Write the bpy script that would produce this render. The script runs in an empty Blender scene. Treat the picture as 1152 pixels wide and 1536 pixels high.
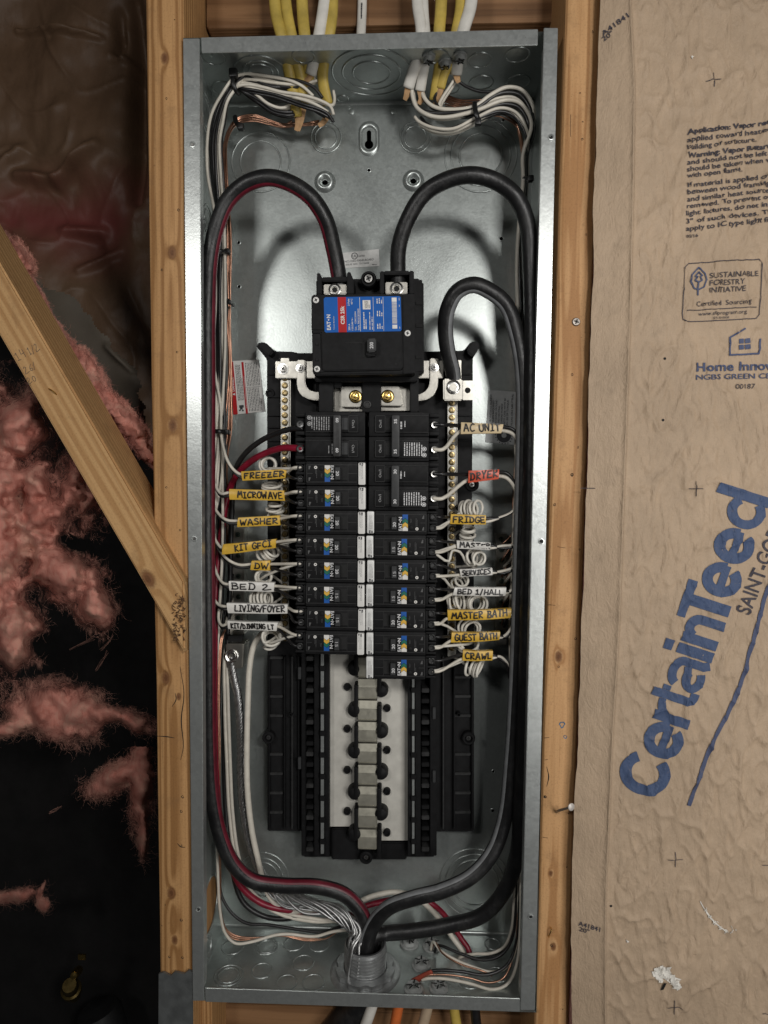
import bpy, bmesh, math, random
from mathutils import Vector, Matrix, noise as mn
PI = math.pi
rnd = random.Random(7)
scene = bpy.context.scene
COL = scene.collection

# ------------------------------------------------------------------ camera
CAM_POS = Vector((.0435, -.6708, .0675))
PITCH, YAW, ROLL = math.radians(-3.2551), math.radians(2.1121), math.radians(-.366)
FOCAL = 1000.0                      # in pixels of the 1152 x 1536 photograph
CAM_ROT = (Matrix.Rotation(YAW, 3, 'Z') @ Matrix.Rotation(PITCH, 3, 'X') @ Matrix.Rotation(ROLL, 3, 'Y'))
cam_data = bpy.data.cameras.new('camera')
cam = bpy.data.objects.new('camera', cam_data)
COL.objects.link(cam)
cam.matrix_world = Matrix.Translation(CAM_POS) @ (CAM_ROT @ Matrix.Rotation(PI / 2, 3, 'X')).to_4x4()
cam_data.sensor_fit = 'VERTICAL'
cam_data.angle = 2 * math.atan(768 / FOCAL)
cam_data.clip_start = .01
cam_data.clip_end = 50
scene.camera = cam

# ------------------------------------------------------------------ light
world = bpy.data.worlds.new('World')
scene.world = world
world.use_nodes = True
bg = world.node_tree.nodes['Background']
bg.inputs[0].default_value = (.95, .97, 1, 1)
bg.inputs[1].default_value = .012


def area_light(name, loc, target, sx, sy, power, color):
    d = bpy.data.lights.new(name, 'AREA')
    d.shape = 'RECTANGLE'
    d.size, d.size_y = sx, sy
    d.energy = power
    d.color = color
    o = bpy.data.objects.new(name, d)
    COL.objects.link(o)
    o.location = loc
    o.rotation_euler = (Vector(target) - Vector(loc)).to_track_quat('-Z', 'Y').to_euler()
    return o


area_light('room_lamp', (.42, -1.15, .42), (.05, 0, .0), .15, .13, 5.2, (1, .975, .945))
area_light('room_side_fill', (.72, -1.05, -.12), (.12, 0, -.1), .36, 1.0, 5.8, (1, .98, .95))  # tall area light added for the bright right side of the room
area_light('room_lamp', (-.48, -1.12, .46), (-.05, 0, .05), .15, .13, 3.1, (1, .98, .95))

scene.view_settings.view_transform = 'Standard'
scene.view_settings.look = 'None'
scene.view_settings.exposure = .1
scene.view_settings.gamma = 1
scene.view_settings.use_curve_mapping = False
scene.render.engine = 'CYCLES'
scene.cycles.use_denoising = True
scene.cycles.max_bounces = 8

# ------------------------------------------------------------------ helpers
mm = .001
PW, PH, PD = .363, .987, .119       # enclosure width, height, depth


def ray(px, py):
    return CAM_ROT @ Vector(((px - 576) / FOCAL, 1, (768 - py) / FOCAL))


def U(px, py, d):                   # point at wall depth d (metres behind the front of the enclosure)
    v = ray(px, py)
    return CAM_POS + v * ((d - CAM_POS.y) / v.y)


def UZ(px, py, z):
    v = ray(px, py)
    return CAM_POS + v * ((z - CAM_POS.z) / v.z)


def UX(px, py, x):
    v = ray(px, py)
    return CAM_POS + v * ((x - CAM_POS.x) / v.x)


def pxm(d):                          # metres per pixel at depth d
    return (d - CAM_POS.y) / FOCAL


def tag(o, label=None, cat=None, group=None, kind=None):
    if label: o['label'] = label
    if cat: o['category'] = cat
    if group: o['group'] = group
    if kind: o['kind'] = kind
    return o


def thing(name, loc, label, cat, group=None):
    o = bpy.data.objects.new(name, None)
    o.empty_display_size = .01
    COL.objects.link(o)
    o.location = loc
    return tag(o, label, cat, group)


class MB:
    def __init__(s):
        s.v, s.f, s.m = [], [], []

    def add(s, vs, fs, mi=0):
        n = len(s.v)
        s.v += [tuple(v) for v in vs]
        s.f += [tuple(i + n for i in f) for f in fs]
        s.m += [mi] * len(fs)
        return s

    def box(s, x0, x1, y0, y1, z0, z1, bev=0, mi=0):
        if bev <= 0:
            vs = [(x, y, z) for x in (x0, x1) for y in (y0, y1) for z in (z0, z1)]
            return s.add(vs, [(0, 1, 3, 2), (4, 6, 7, 5), (0, 4, 5, 1), (2, 3, 7, 6), (0, 2, 6, 4), (1, 5, 7, 3)], mi)
        b = min(bev, (x1 - x0) * .45, (z1 - z0) * .45, (y1 - y0) * .45)
        # octagon-chamfered block with chamfered front edge (front is -y)
        def ring(i, y):
            c = b
            return [(x0 + i + c, y, z0 + i), (x1 - i - c, y, z0 + i), (x1 - i, y, z0 + i + c), (x1 - i, y, z1 - i - c),
                    (x1 - i - c, y, z1 - i), (x0 + i + c, y, z1 - i), (x0 + i, y, z1 - i - c), (x0 + i, y, z0 + i + c)]
        vs = ring(b, y0) + ring(b * .3, y0 + b * .3) + ring(0, y0 + b) + ring(0, y1)
        fs = [(0, 1, 2, 3, 4, 5, 6, 7)]
        for k in range(3):
            for j in range(8):
                a, c = k * 8 + j, k * 8 + (j + 1) % 8
                fs.append((a, a + 8, c + 8, c))
        fs.append(tuple(24 + j for j in reversed(range(8))))
        return s.add(vs, fs, mi)

    def prism(s, poly, y0, y1, mi=0):          # poly of (x, z), extruded along y
        n = len(poly)
        vs = [(x, y0, z) for x, z in poly] + [(x, y1, z) for x, z in poly]
        fs = [tuple(range(n)), tuple(reversed(range(n, 2 * n)))]
        fs += [(i, n + i, n + (i + 1) % n, (i + 1) % n) for i in range(n)]
        return s.add(vs, fs, mi)

    def lathe(s, o, axis, prof, n=16, mi=0):
        axis = Vector(axis).normalized()
        e1 = axis.orthogonal().normalized()
        e2 = axis.cross(e1)
        o = Vector(o)
        vs, fs = [], []
        for r, h in prof:
            for k in range(n):
                a = 2 * PI * k / n
                vs.append(o + axis * h + (e1 * math.cos(a) + e2 * math.sin(a)) * max(r, 1e-6))
        for i in range(len(prof) - 1):
            for k in range(n):
                a, b = i * n + k, i * n + (k + 1) % n
                fs.append((a, b, b + n, a + n))
        return s.add(vs, fs, mi)

    def tube(s, pts, r, n=8, sub=6, cap=True, smooth=True, mi=0, flat=1.0):
        P = spline(pts, sub) if smooth else [Vector(p) for p in pts]
        rr = r if callable(r) else (lambda t: r)
        fr = frames(P)
        vs, fs = [], []
        N = len(P)
        for i, (p, (a, b)) in enumerate(zip(P, fr)):
            q = rr(i / max(1, N - 1))
            for k in range(n):
                t = 2 * PI * k / n
                vs.append(p + a * (math.cos(t) * q) + b * (math.sin(t) * q * flat))
        for i in range(N - 1):
            for k in range(n):
                c, d = i * n + k, i * n + (k + 1) % n
                fs.append((c, d, d + n, c + n))
        if cap:
            fs.append(tuple(reversed(range(n))))
            fs.append(tuple((N - 1) * n + k for k in range(n)))
        return s.add(vs, fs, mi)

    def stripe(s, pts, r, ang, width, sub=6, off=.0004, mi=0):
        P = spline(pts, sub)
        fr = frames(P)
        vs, fs = [], []
        m = 5
        for i, (p, (a, b)) in enumerate(zip(P, fr)):
            for k in range(m):
                t = ang + width * (k / (m - 1) - .5)
                e = off if 0 < k < m - 1 else -off
                vs.append(p + (a * math.cos(t) + b * math.sin(t)) * (r + e))
        for i in range(len(P) - 1):
            for k in range(m - 1):
                c = i * m + k
                fs.append((c, c + 1, c + 1 + m, c + m))
        return s.add(vs, fs, mi)


def spline(pts, sub=6):
    P = [Vector(p) for p in pts]
    if len(P) < 3:
        return P
    Q = [P[0] * 2 - P[1]] + P + [P[-1] * 2 - P[-2]]
    out = []
    for i in range(1, len(Q) - 2):
        p0, p1, p2, p3 = Q[i - 1:i + 3]
        t0 = 0
        t1 = t0 + max(1e-6, (p1 - p0).length ** .5)
        t2 = t1 + max(1e-6, (p2 - p1).length ** .5)
        t3 = t2 + max(1e-6, (p3 - p2).length ** .5)
        for k in range(sub):
            t = t1 + (t2 - t1) * k / sub
            a1 = p0 * ((t1 - t) / (t1 - t0)) + p1 * ((t - t0) / (t1 - t0))
            a2 = p1 * ((t2 - t) / (t2 - t1)) + p2 * ((t - t1) / (t2 - t1))
            a3 = p2 * ((t3 - t) / (t3 - t2)) + p3 * ((t - t2) / (t3 - t2))
            b1 = a1 * ((t2 - t) / (t2 - t0)) + a2 * ((t - t0) / (t2 - t0))
            b2 = a2 * ((t3 - t) / (t3 - t1)) + a3 * ((t - t1) / (t3 - t1))
            out.append(b1 * ((t2 - t) / (t2 - t1)) + b2 * ((t - t1) / (t2 - t1)))
    out.append(P[-1])
    return out


def frames(P):
    fr = []
    N = len(P)
    tg = []
    for i in range(N):
        t = P[min(i + 1, N - 1)] - P[max(i - 1, 0)]
        tg.append(t.normalized() if t.length > 1e-9 else Vector((0, 0, 1)))
    a = tg[0].cross(Vector((0, 1, 0)))
    if a.length < 1e-4:
        a = tg[0].cross(Vector((1, 0, 0)))
    a.normalize()
    for t in tg:
        a = (a - t * a.dot(t))
        a.normalize()
        fr.append((a.copy(), t.cross(a)))
    return fr


def mk(name, mb, mat, parent=None, smooth=False, local=False, label=None, cat=None, group=None, kind=None):
    me = bpy.data.meshes.new(name)
    me.from_pydata(mb.v, [], mb.f)
    mats = mat if isinstance(mat, (list, tuple)) else [mat]
    for m in mats:
        me.materials.append(m)
    if len(mats) > 1:
        me.polygons.foreach_set('material_index', mb.m)
    if smooth:
        me.shade_smooth()
        if smooth != 2:
            me.set_sharp_from_angle(angle=math.radians(40))
    me.update()
    o = bpy.data.objects.new(name, me)
    COL.objects.link(o)
    if parent is not None:
        o.parent = parent
        if not local and parent.type == 'EMPTY':
            o.location = -parent.location
    return tag(o, label, cat, group, kind)


def copy_tree(o, parent=None):
    c = o.copy()
    COL.objects.link(c)
    if parent is not None:
        c.parent = parent
    for ch in list(o.children):
        copy_tree(ch, c)
    return c


# --- printed text as flat mesh -------------------------------------------------
_tc = {}


def text2d(s, bold=0.0):
    k = (s, bold)
    if k not in _tc:
        cu = bpy.data.curves.new('t', 'FONT')
        cu.body = s
        cu.size = 1
        cu.offset = bold
        cu.resolution_u = 3
        ob = bpy.data.objects.new('t', cu)
        me = bpy.data.meshes.new_from_object(ob)
        vs = [(v.co.x, v.co.y) for v in me.vertices]
        fs = [tuple(p.vertices) for p in me.polygons]
        bpy.data.meshes.remove(me)
        bpy.data.objects.remove(ob)
        bpy.data.curves.remove(cu)
        _tc[k] = (vs, fs)
    return _tc[k]


def put_text(mb, s, o, u, v, cap, length=None, bold=0.0, align='l', mi=0, center_v=False):
    """o = start of the baseline, u/v = unit reading and up directions, cap = cap height, length = fitted length"""
    vs, fs = text2d(s, bold)
    if not vs:
        return
    x0 = min(p[0] for p in vs)
    x1 = max(p[0] for p in vs)
    k = cap / .73
    kx = k if length is None else length / (x1 - x0)
    if align == 'c': sh = -(x0 + x1) / 2
    elif align == 'r': sh = -x1
    else: sh = -x0
    o, u, v = Vector(o), Vector(u), Vector(v)
    if center_v:
        o = o - v * (cap / 2)
    pts = [o + u * ((p[0] + sh) * kx) + v * (p[1] * k) for p in vs]
    # make the faces look to -y
    n = u.cross(v)
    mb.add(pts, fs if n.y < 0 else [tuple(reversed(f)) for f in fs], mi)


def fine_print(mb, o, u, v, length, height, lines, mi=0, fill=.55, r=rnd, dens=1.0):
    """rows of illegible small print: short dashes of unequal length"""
    o, u, v = Vector(o), Vector(u), Vector(v)
    step = height / lines
    for i in range(lines):
        x = 0
        end = length * (1 if i < lines - 1 else r.uniform(.4, .9))
        while x < end:
            w = r.uniform(.6, 2.6) * step * dens
            w = min(w, end - x)
            a = o + u * x + v * (height - (i + 1) * step)
            hgt = step * fill * r.uniform(.75, 1)
            q = [a, a + u * w, a + u * w + v * hgt, a + v * hgt]
            n = u.cross(v)
            mb.add(q, [(0, 1, 2, 3)] if n.y < 0 else [(3, 2, 1, 0)], mi)
            x += w + step * .35 * dens


# --- marker handwriting: stroke letters ------------------------------------------
STROKES = {
    'A': [[(0, 0), (.32, 1), (.42, 1), (.72, 0)], [(.14, .38), (.62, .4)]],
    'B': [[(.08, 0), (.1, 1)], [(0, .98), (.5, .92), (.55, .68), (.12, .52), (.62, .42), (.6, .1), (.02, .02)]],
    'C': [[(.62, .86), (.4, 1), (.12, .8), (.02, .4), (.2, .04), (.62, .1)]],
    'D': [[(.1, 0), (.12, 1)], [(0, .98), (.45, .9), (.66, .5), (.5, .1), (0, .02)]],
    'E': [[(.6, .98), (.06, .96), (.05, .03), (.62, .05)], [(.06, .5), (.5, .53)]],
    'F': [[(.62, .98), (.06, .95), (.04, 0)], [(.05, .5), (.5, .53)]],
    'G': [[(.6, .85), (.36, 1), (.08, .75), (.03, .3), (.25, .02), (.6, .15), (.62, .45), (.36, .46)]],
    'H': [[(.05, 1), (.04, 0)], [(.62, 1), (.64, 0)], [(.04, .48), (.63, .55)]],
    'I': [[(.05, .97), (.5, .99)], [(.28, .97), (.26, .03)], [(0, .02), (.52, .03)]],
    'i': [[(.1, .98), (.12, .02)]],
    'K': [[(.05, 1), (.06, 0)], [(.58, .95), (.1, .45), (.6, .02)]],
    'L': [[(.05, 1), (.06, .04), (.55, .05)]],
    'M': [[(0, 0), (.1, 1), (.38, .4), (.66, 1), (.8, 0)]],
    'N': [[(.03, 0), (.06, 1), (.56, .02), (.62, 1)]],
    'O': [[(.32, 1), (.06, .75), (.04, .25), (.3, 0), (.6, .25), (.6, .78), (.3, 1)]],
    'R': [[(.08, 0), (.1, 1)], [(0, .95), (.5, .95), (.58, .66), (.12, .48), (.66, .02)]],
    'S': [[(.56, .88), (.28, 1), (.05, .76), (.5, .42), (.5, .1), (.02, .06)]],
    'T': [[(0, .97), (.66, .99)], [(.32, .97), (.34, 0)]],
    'U': [[(.04, 1), (.06, .2), (.3, 0), (.56, .2), (.6, 1)]],
    'V': [[(0, 1), (.28, 0), (.6, 1)]],
    'W': [[(0, 1), (.18, 0), (.4, .62), (.6, 0), (.82, 1)]],
    'Y': [[(0, 1), (.3, .5), (.62, 1)], [(.3, .5), (.28, 0)]],
    'Z': [[(.02, .96), (.58, .94), (.04, .05), (.62, .04)], [(.14, .5), (.5, .52)]],
    '/': [[(0, -.08), (.42, 1.05)]],
    '1': [[(.02, .75), (.25, 1), (.24, .02)], [(0, .02), (.5, .03)]],
    '2': [[(.05, .8), (.3, 1), (.5, .78), (.02, .03), (.85, .1)]],
    '4': [[(.1, 1), (.02, .45), (.5, .45)], [(.4, .9), (.4, 0)]],
    '6': [[(.45, 1), (.08, .5), (.1, .08), (.4, .02), (.48, .35), (.1, .42)]],
    '0': [[(.3, 1), (.06, .7), (.08, .2), (.3, 0), (.5, .3), (.5, .78), (.3, 1)]],
}


def handwriting(mb, s, o, u, v, length, height, w, r, surf=None):
    """o baseline start; ribbons of width w; surf(point)->point drops a point on to the surface"""
    adv = []
    x = 0
    for ch in s:
        if ch == ' ':
            x += .55
            continue
        wd = max(p[0] for st in STROKES[ch] for p in st)
        adv.append((ch, x))
        x += wd + .24
    total = x - .24
    kx = length / total
    o, u, v = Vector(o), Vector(u), Vector(v)
    lift = u.cross(v).normalized()
    if lift.y > 0: lift = -lift
    cnt = 0
    for ch, cx in adv:
        dy, sc, sl = r.uniform(-.06, .06), r.uniform(.92, 1.08), r.uniform(-.05, .1)
        for st in STROKES[ch]:
            P = [Vector(((cx + p[0] + sl * p[1] + r.uniform(-.025, .025)) * kx, (p[1] * sc + dy + r.uniform(-.03, .03)) * height, 0)) for p in st]
            if len(P) > 2 and ch in 'CGOSUDBR260':
                P = spline(P, 3)
            else:
                P = [a.lerp(b, k / 4) for a, b in zip(P[:-1], P[1:]) for k in range(4)] + [P[-1]]
            for a, b in zip(P[:-1], P[1:]):
                d = (b - a)
                if d.length < 1e-7: continue
                d.normalize()
                nn = Vector((-d.y, d.x, 0)) * (w / 2) * r.uniform(.85, 1.15)
                a2, b2 = a - d * w * .3, b + d * w * .3
                q = [o + u * p.x + v * p.y + lift * (cnt * 2e-6) for p in (a2 - nn, b2 - nn, b2 + nn, a2 + nn)]
                if surf: q = [surf(p) for p in q]
                nrm = (q[1] - q[0]).cross(q[2] - q[0])
                mb.add(q, [(0, 1, 2, 3)] if nrm.y < 0 else [(3, 2, 1, 0)])
                cnt += 1


# ------------------------------------------------------------------ materials
def _nt(name):
    m = bpy.data.materials.new(name)
    m.use_nodes = True
    nt = m.node_tree
    return m, nt, nt.nodes['Principled BSDF']


def N(nt, typ, **kw):
    n = nt.nodes.new(typ)
    for k, v in kw.items():
        setattr(n, k, v)
    return n


def val(nt, sock, v):
    if isinstance(v, (int, float)):
        sock.default_value = v
    elif isinstance(v, (tuple, list)):
        sock.default_value = v
    else:
        nt.links.new(v, sock)


def math_n(nt, op, a, b=None, c=None, clamp=False):
    n = N(nt, 'ShaderNodeMath', operation=op)
    n.use_clamp = clamp
    val(nt, n.inputs[0], a)
    if b is not None: val(nt, n.inputs[1], b)
    if c is not None: val(nt, n.inputs[2], c)
    return n.outputs[0]


def noise_n(nt, vec, scale, detail=4, rough=.5, dist=0):
    n = N(nt, 'ShaderNodeTexNoise')
    nt.links.new(vec, n.inputs['Vector'])
    n.inputs['Scale'].default_value = scale
    n.inputs['Detail'].default_value = detail
    n.inputs['Roughness'].default_value = rough
    n.inputs['Distortion'].default_value = dist
    return n.outputs['Fac']


def ramp_n(nt, fac, stops, interp='LINEAR'):
    n = N(nt, 'ShaderNodeValToRGB')
    n.color_ramp.interpolation = interp
    cr = n.color_ramp
    while len(cr.elements) < len(stops):
        cr.elements.new(.5)
    for e, (p, c) in zip(cr.elements, stops):
        e.position = p
        e.color = (*c, 1) if len(c) == 3 else c
    nt.links.new(fac, n.inputs[0])
    return n.outputs[0]


def mix_n(nt, fac, a, b, mode='MIX'):
    n = N(nt, 'ShaderNodeMix', data_type='RGBA', blend_type=mode)
    val(nt, n.inputs[0], fac)
    for i, c in ((6, a), (7, b)):
        if isinstance(c, tuple):
            n.inputs[i].default_value = (*c[:3], 1)
        else:
            nt.links.new(c, n.inputs[i])
    return n.outputs[2]


def coord(nt, scale=None):
    tc = N(nt, 'ShaderNodeTexCoord').outputs['Object']
    if scale:
        mp = N(nt, 'ShaderNodeMapping')
        mp.inputs['Scale'].default_value = scale
        nt.links.new(tc, mp.inputs[0])
        return mp.outputs[0]
    return tc


def bump_n(nt, bs, h, strength, dist=.001):
    b = N(nt, 'ShaderNodeBump')
    b.inputs['Strength'].default_value = strength
    b.inputs['Distance'].default_value = dist
    nt.links.new(h, b.inputs['Height'])
    nt.links.new(b.outputs[0], bs.inputs['Normal'])


def plain(name, col, rough=.5, metal=0., var=.15, vs=60, bump=.0, bscale=400, spec=.5, rvar=.12, stretch=None, coat=0):
    m, nt, bs = _nt(name)
    c = coord(nt, stretch)
    f = noise_n(nt, c, vs, 5, .6)
    lo = tuple(max(0, x * (1 - var)) for x in col)
    hi = tuple(min(1, x * (1 + var)) for x in col)
    nt.links.new(ramp_n(nt, f, [(.3, lo), (.7, hi)]), bs.inputs['Base Color'])
    f2 = noise_n(nt, c, vs * 2.3, 3)
    nt.links.new(math_n(nt, 'ADD', math_n(nt, 'MULTIPLY', math_n(nt, 'SUBTRACT', f2, .5), rvar * 2), rough, clamp=True), bs.inputs['Roughness'])
    bs.inputs['Metallic'].default_value = metal
    bs.inputs['Specular IOR Level'].default_value = spec
    bs.inputs['Coat Weight'].default_value = coat
    if bump:
        bump_n(nt, bs, noise_n(nt, c, bscale, 4, .6), bump, .0006)
    return m


def galvanised(name, base=(.43, .462, .448), rough=.36, metal=.78):
    m, nt, bs = _nt(name)
    c = coord(nt)
    v = N(nt, 'ShaderNodeTexVoronoi')
    v.inputs['Scale'].default_value = 260
    nt.links.new(c, v.inputs['Vector'])
    sp = N(nt, 'ShaderNodeSeparateColor')
    nt.links.new(v.outputs['Color'], sp.inputs[0])
    n1 = noise_n(nt, c, 22, 5, .65)
    n2 = noise_n(nt, c, 420, 3, .6)
    t = math_n(nt, 'ADD', math_n(nt, 'MULTIPLY', sp.outputs[0], .16), math_n(nt, 'ADD', math_n(nt, 'MULTIPLY', n1, .45), math_n(nt, 'MULTIPLY', n2, .35)))
    col = ramp_n(nt, t, [(.3, tuple(x * .90 for x in base)), (.75, tuple(min(1, x * 1.10) for x in base))])
    # small dark specks in the zinc
    n3 = noise_n(nt, c, 700, 2, .5)
    col = mix_n(nt, math_n(nt, 'MULTIPLY', math_n(nt, 'GREATER_THAN', n3, .70), .35), col, (.16, .17, .16))
    nt.links.new(col, bs.inputs['Base Color'])
    bs.inputs['Metallic'].default_value = metal
    nt.links.new(math_n(nt, 'ADD', math_n(nt, 'MULTIPLY', t, .16), rough - .09), bs.inputs['Roughness'])
    bump_n(nt, bs, math_n(nt, 'ADD', n2, math_n(nt, 'MULTIPLY', n1, 2)), .12, .0006)
    return m


def wood(name, light=(.50, .30, .145), dark=(.34, .175, .07), pith=(0, .1), freq=900, knots=(), zscale=.05, seed=0.):
    """lumber running along object z; growth rings round a pith axis, knots at given object points (x, y, z, radius)"""
    m, nt, bs = _nt(name)
    c = coord(nt)
    off = N(nt, 'ShaderNodeVectorMath', operation='ADD')
    nt.links.new(c, off.inputs[0])
    off.inputs[1].default_value = (seed, seed * .7, seed * 1.3)
    mp = N(nt, 'ShaderNodeMapping')
    mp.inputs['Scale'].default_value = (1, 1, zscale)
    nt.links.new(off.outputs[0], mp.inputs[0])
    warp = math_n(nt, 'MULTIPLY', math_n(nt, 'SUBTRACT', noise_n(nt, mp.outputs[0], 28, 3, .5), .5), .022)
    sep = N(nt, 'ShaderNodeSeparateXYZ')
    nt.links.new(c, sep.inputs[0])
    dx = math_n(nt, 'SUBTRACT', sep.outputs[0], pith[0])
    dy = math_n(nt, 'SUBTRACT', sep.outputs[1], pith[1])
    r = math_n(nt, 'SQRT', math_n(nt, 'ADD', math_n(nt, 'MULTIPLY', dx, dx), math_n(nt, 'MULTIPLY', dy, dy)))
    r = math_n(nt, 'ADD', r, warp)
    kn = None
    for (kx, ky, kz, kr) in knots:
        s = N(nt, 'ShaderNodeVectorMath', operation='SUBTRACT')
        nt.links.new(c, s.inputs[0])
        s.inputs[1].default_value = (kx, ky, kz)
        q = N(nt, 'ShaderNodeVectorMath', operation='MULTIPLY')
        nt.links.new(s.outputs[0], q.inputs[0])
        q.inputs[1].default_value = (1, .6, .62)
        l = N(nt, 'ShaderNodeVectorMath', operation='LENGTH')
        nt.links.new(q.outputs[0], l.inputs[0])
        d = math_n(nt, 'DIVIDE', l.outputs['Value'], kr)
        w = math_n(nt, 'DIVIDE', 1, math_n(nt, 'ADD', 1, math_n(nt, 'MULTIPLY', d, d)))
        r = math_n(nt, 'ADD', r, math_n(nt, 'MULTIPLY', w, kr * 1.9))
        n_ = math_n(nt, 'SUBTRACT', 1.35, d, clamp=True)
        kn = n_ if kn is None else math_n(nt, 'MAXIMUM', kn, n_)
    ring = math_n(nt, 'SINE', math_n(nt, 'MULTIPLY', r, freq))
    ring = math_n(nt, 'MULTIPLY', math_n(nt, 'ADD', ring, 1), .5)
    ring = math_n(nt, 'POWER', ring, 1.8)
    mp2 = N(nt, 'ShaderNodeMapping')
    mp2.inputs['Scale'].default_value = (1, 1, .025)
    nt.links.new(off.outputs[0], mp2.inputs[0])
    fib = noise_n(nt, mp2.outputs[0], 900, 4, .65)
    blot = noise_n(nt, mp.outputs[0], 14, 4, .6)
    t = math_n(nt, 'ADD', math_n(nt, 'MULTIPLY', ring, .78), math_n(nt, 'ADD', math_n(nt, 'MULTIPLY', fib, .45), math_n(nt, 'MULTIPLY', math_n(nt, 'SUBTRACT', blot, .5), .8)))
    col = ramp_n(nt, t, [(.12, light), (.85, dark)])
    if kn is not None:
        kc_ = math_n(nt, 'ADD', kn, math_n(nt, 'MULTIPLY', math_n(nt, 'SUBTRACT', noise_n(nt, c, 500, 3, .6), .5), .7))
        col = mix_n(nt, math_n(nt, 'MULTIPLY', kc_, 1.5, clamp=True), col, ramp_n(nt, kc_, [(.3, (.10, .04, .015)), (.75, (.20, .09, .036)), (1., (.13, .055, .022))]))
    # grime and scuffs
    g = noise_n(nt, c, 34, 6, .7)
    col = mix_n(nt, math_n(nt, 'MULTIPLY', math_n(nt, 'SUBTRACT', g, .55, clamp=True), 2.2, clamp=True), col, (.20, .11, .05))
    sp = noise_n(nt, c, 330, 3, .5)
    col = mix_n(nt, math_n(nt, 'MULTIPLY', math_n(nt, 'GREATER_THAN', sp, .72), .4), col, (.12, .06, .03))
    mp3 = N(nt, 'ShaderNodeMapping')
    mp3.inputs['Scale'].default_value = (1, 1, .012)
    nt.links.new(off.outputs[0], mp3.inputs[0])
    stk = noise_n(nt, mp3.outputs[0], 260, 5, .7)
    col = mix_n(nt, math_n(nt, 'MULTIPLY', math_n(nt, 'SUBTRACT', stk, .56, clamp=True), 3.2, clamp=True), col, tuple(x * .55 for x in dark))
    col = mix_n(nt, math_n(nt, 'MULTIPLY', math_n(nt, 'SUBTRACT', noise_n(nt, c, 90, 6, .75), .60, clamp=True), 2.5, clamp=True), col, tuple(x * .5 for x in dark))
    nt.links.new(col, bs.inputs['Base Color'])
    bs.inputs['Roughness'].default_value = .62
    bs.inputs['Specular IOR Level'].default_value = .3
    bump_n(nt, bs, math_n(nt, 'ADD', math_n(nt, 'MULTIPLY', fib, 1.0), math_n(nt, 'MULTIPLY', ring, -.5)), .35, .0007)
    return m


def kraft(name, base=(.40, .285, .18), ink=None, bs_=.5, bd=.0013):
    m, nt, bs = _nt(name)
    c = coord(nt)
    a = noise_n(nt, c, 9, 5, .6)
    b = noise_n(nt, coord(nt, (1, 1, .45)), 75, 6, .7)
    f = noise_n(nt, c, 900, 3, .6)
    t = math_n(nt, 'ADD', math_n(nt, 'MULTIPLY', a, .5), math_n(nt, 'ADD', math_n(nt, 'MULTIPLY', b, .35), math_n(nt, 'MULTIPLY', f, .25)))
    if ink is None:
        col = ramp_n(nt, t, [(.35, tuple(x * .80 for x in base)), (.72, tuple(x * 1.16 for x in base))])
        d = noise_n(nt, c, 48, 5, .65)
        col = mix_n(nt, math_n(nt, 'MULTIPLY', math_n(nt, 'SUBTRACT', d, .58, clamp=True), 2.2, clamp=True), col, tuple(x * .55 for x in base))
    else:
        col = ramp_n(nt, t, [(.35, tuple(x * .85 for x in ink)), (.7, tuple(x * 1.2 for x in ink))])
        d = noise_n(nt, c, 160, 5, .7)
        col = mix_n(nt, math_n(nt, 'MULTIPLY', math_n(nt, 'SUBTRACT', d, .58, clamp=True), 2.0, clamp=True), col, tuple(x * .6 for x in base))
    nt.links.new(col, bs.inputs['Base Color'])
    bs.inputs['Roughness'].default_value = .58
    bs.inputs['Specular IOR Level'].default_value = .25
    bump_n(nt, bs, math_n(nt, 'ADD', math_n(nt, 'MULTIPLY', b, 3), math_n(nt, 'ADD', math_n(nt, 'MULTIPLY', math_n(nt, 'ABSOLUTE', math_n(nt, 'SUBTRACT', noise_n(nt, coord(nt, (1, 1, .5)), 120, 3, .6, .6), .5)), -3.), math_n(nt, 'MULTIPLY', f, .12))), bs_, bd)
    return m


def jacket(name):
    m, nt, bs = _nt(name)
    c = coord(nt)
    d = noise_n(nt, c, 55, 7, .72)
    sc_ = noise_n(nt, coord(nt, (1, 1, .25)), 420, 4, .7)
    col = mix_n(nt, math_n(nt, 'MULTIPLY', math_n(nt, 'SUBTRACT', d, .5, clamp=True), 1.6, clamp=True), (.010, .010, .0105), (.052, .050, .047))
    col = mix_n(nt, math_n(nt, 'MULTIPLY', math_n(nt, 'SUBTRACT', sc_, .66, clamp=True), 3., clamp=True), col, (.09, .088, .085))
    nt.links.new(col, bs.inputs['Base Color'])
    nt.links.new(math_n(nt, 'ADD', math_n(nt, 'MULTIPLY', d, .45), .18), bs.inputs['Roughness'])
    bs.inputs['Specular IOR Level'].default_value = .45
    bump_n(nt, bs, math_n(nt, 'ADD', math_n(nt, 'MULTIPLY', noise_n(nt, c, 60, 3), 3), sc_), .25, .0012)
    return m


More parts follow.
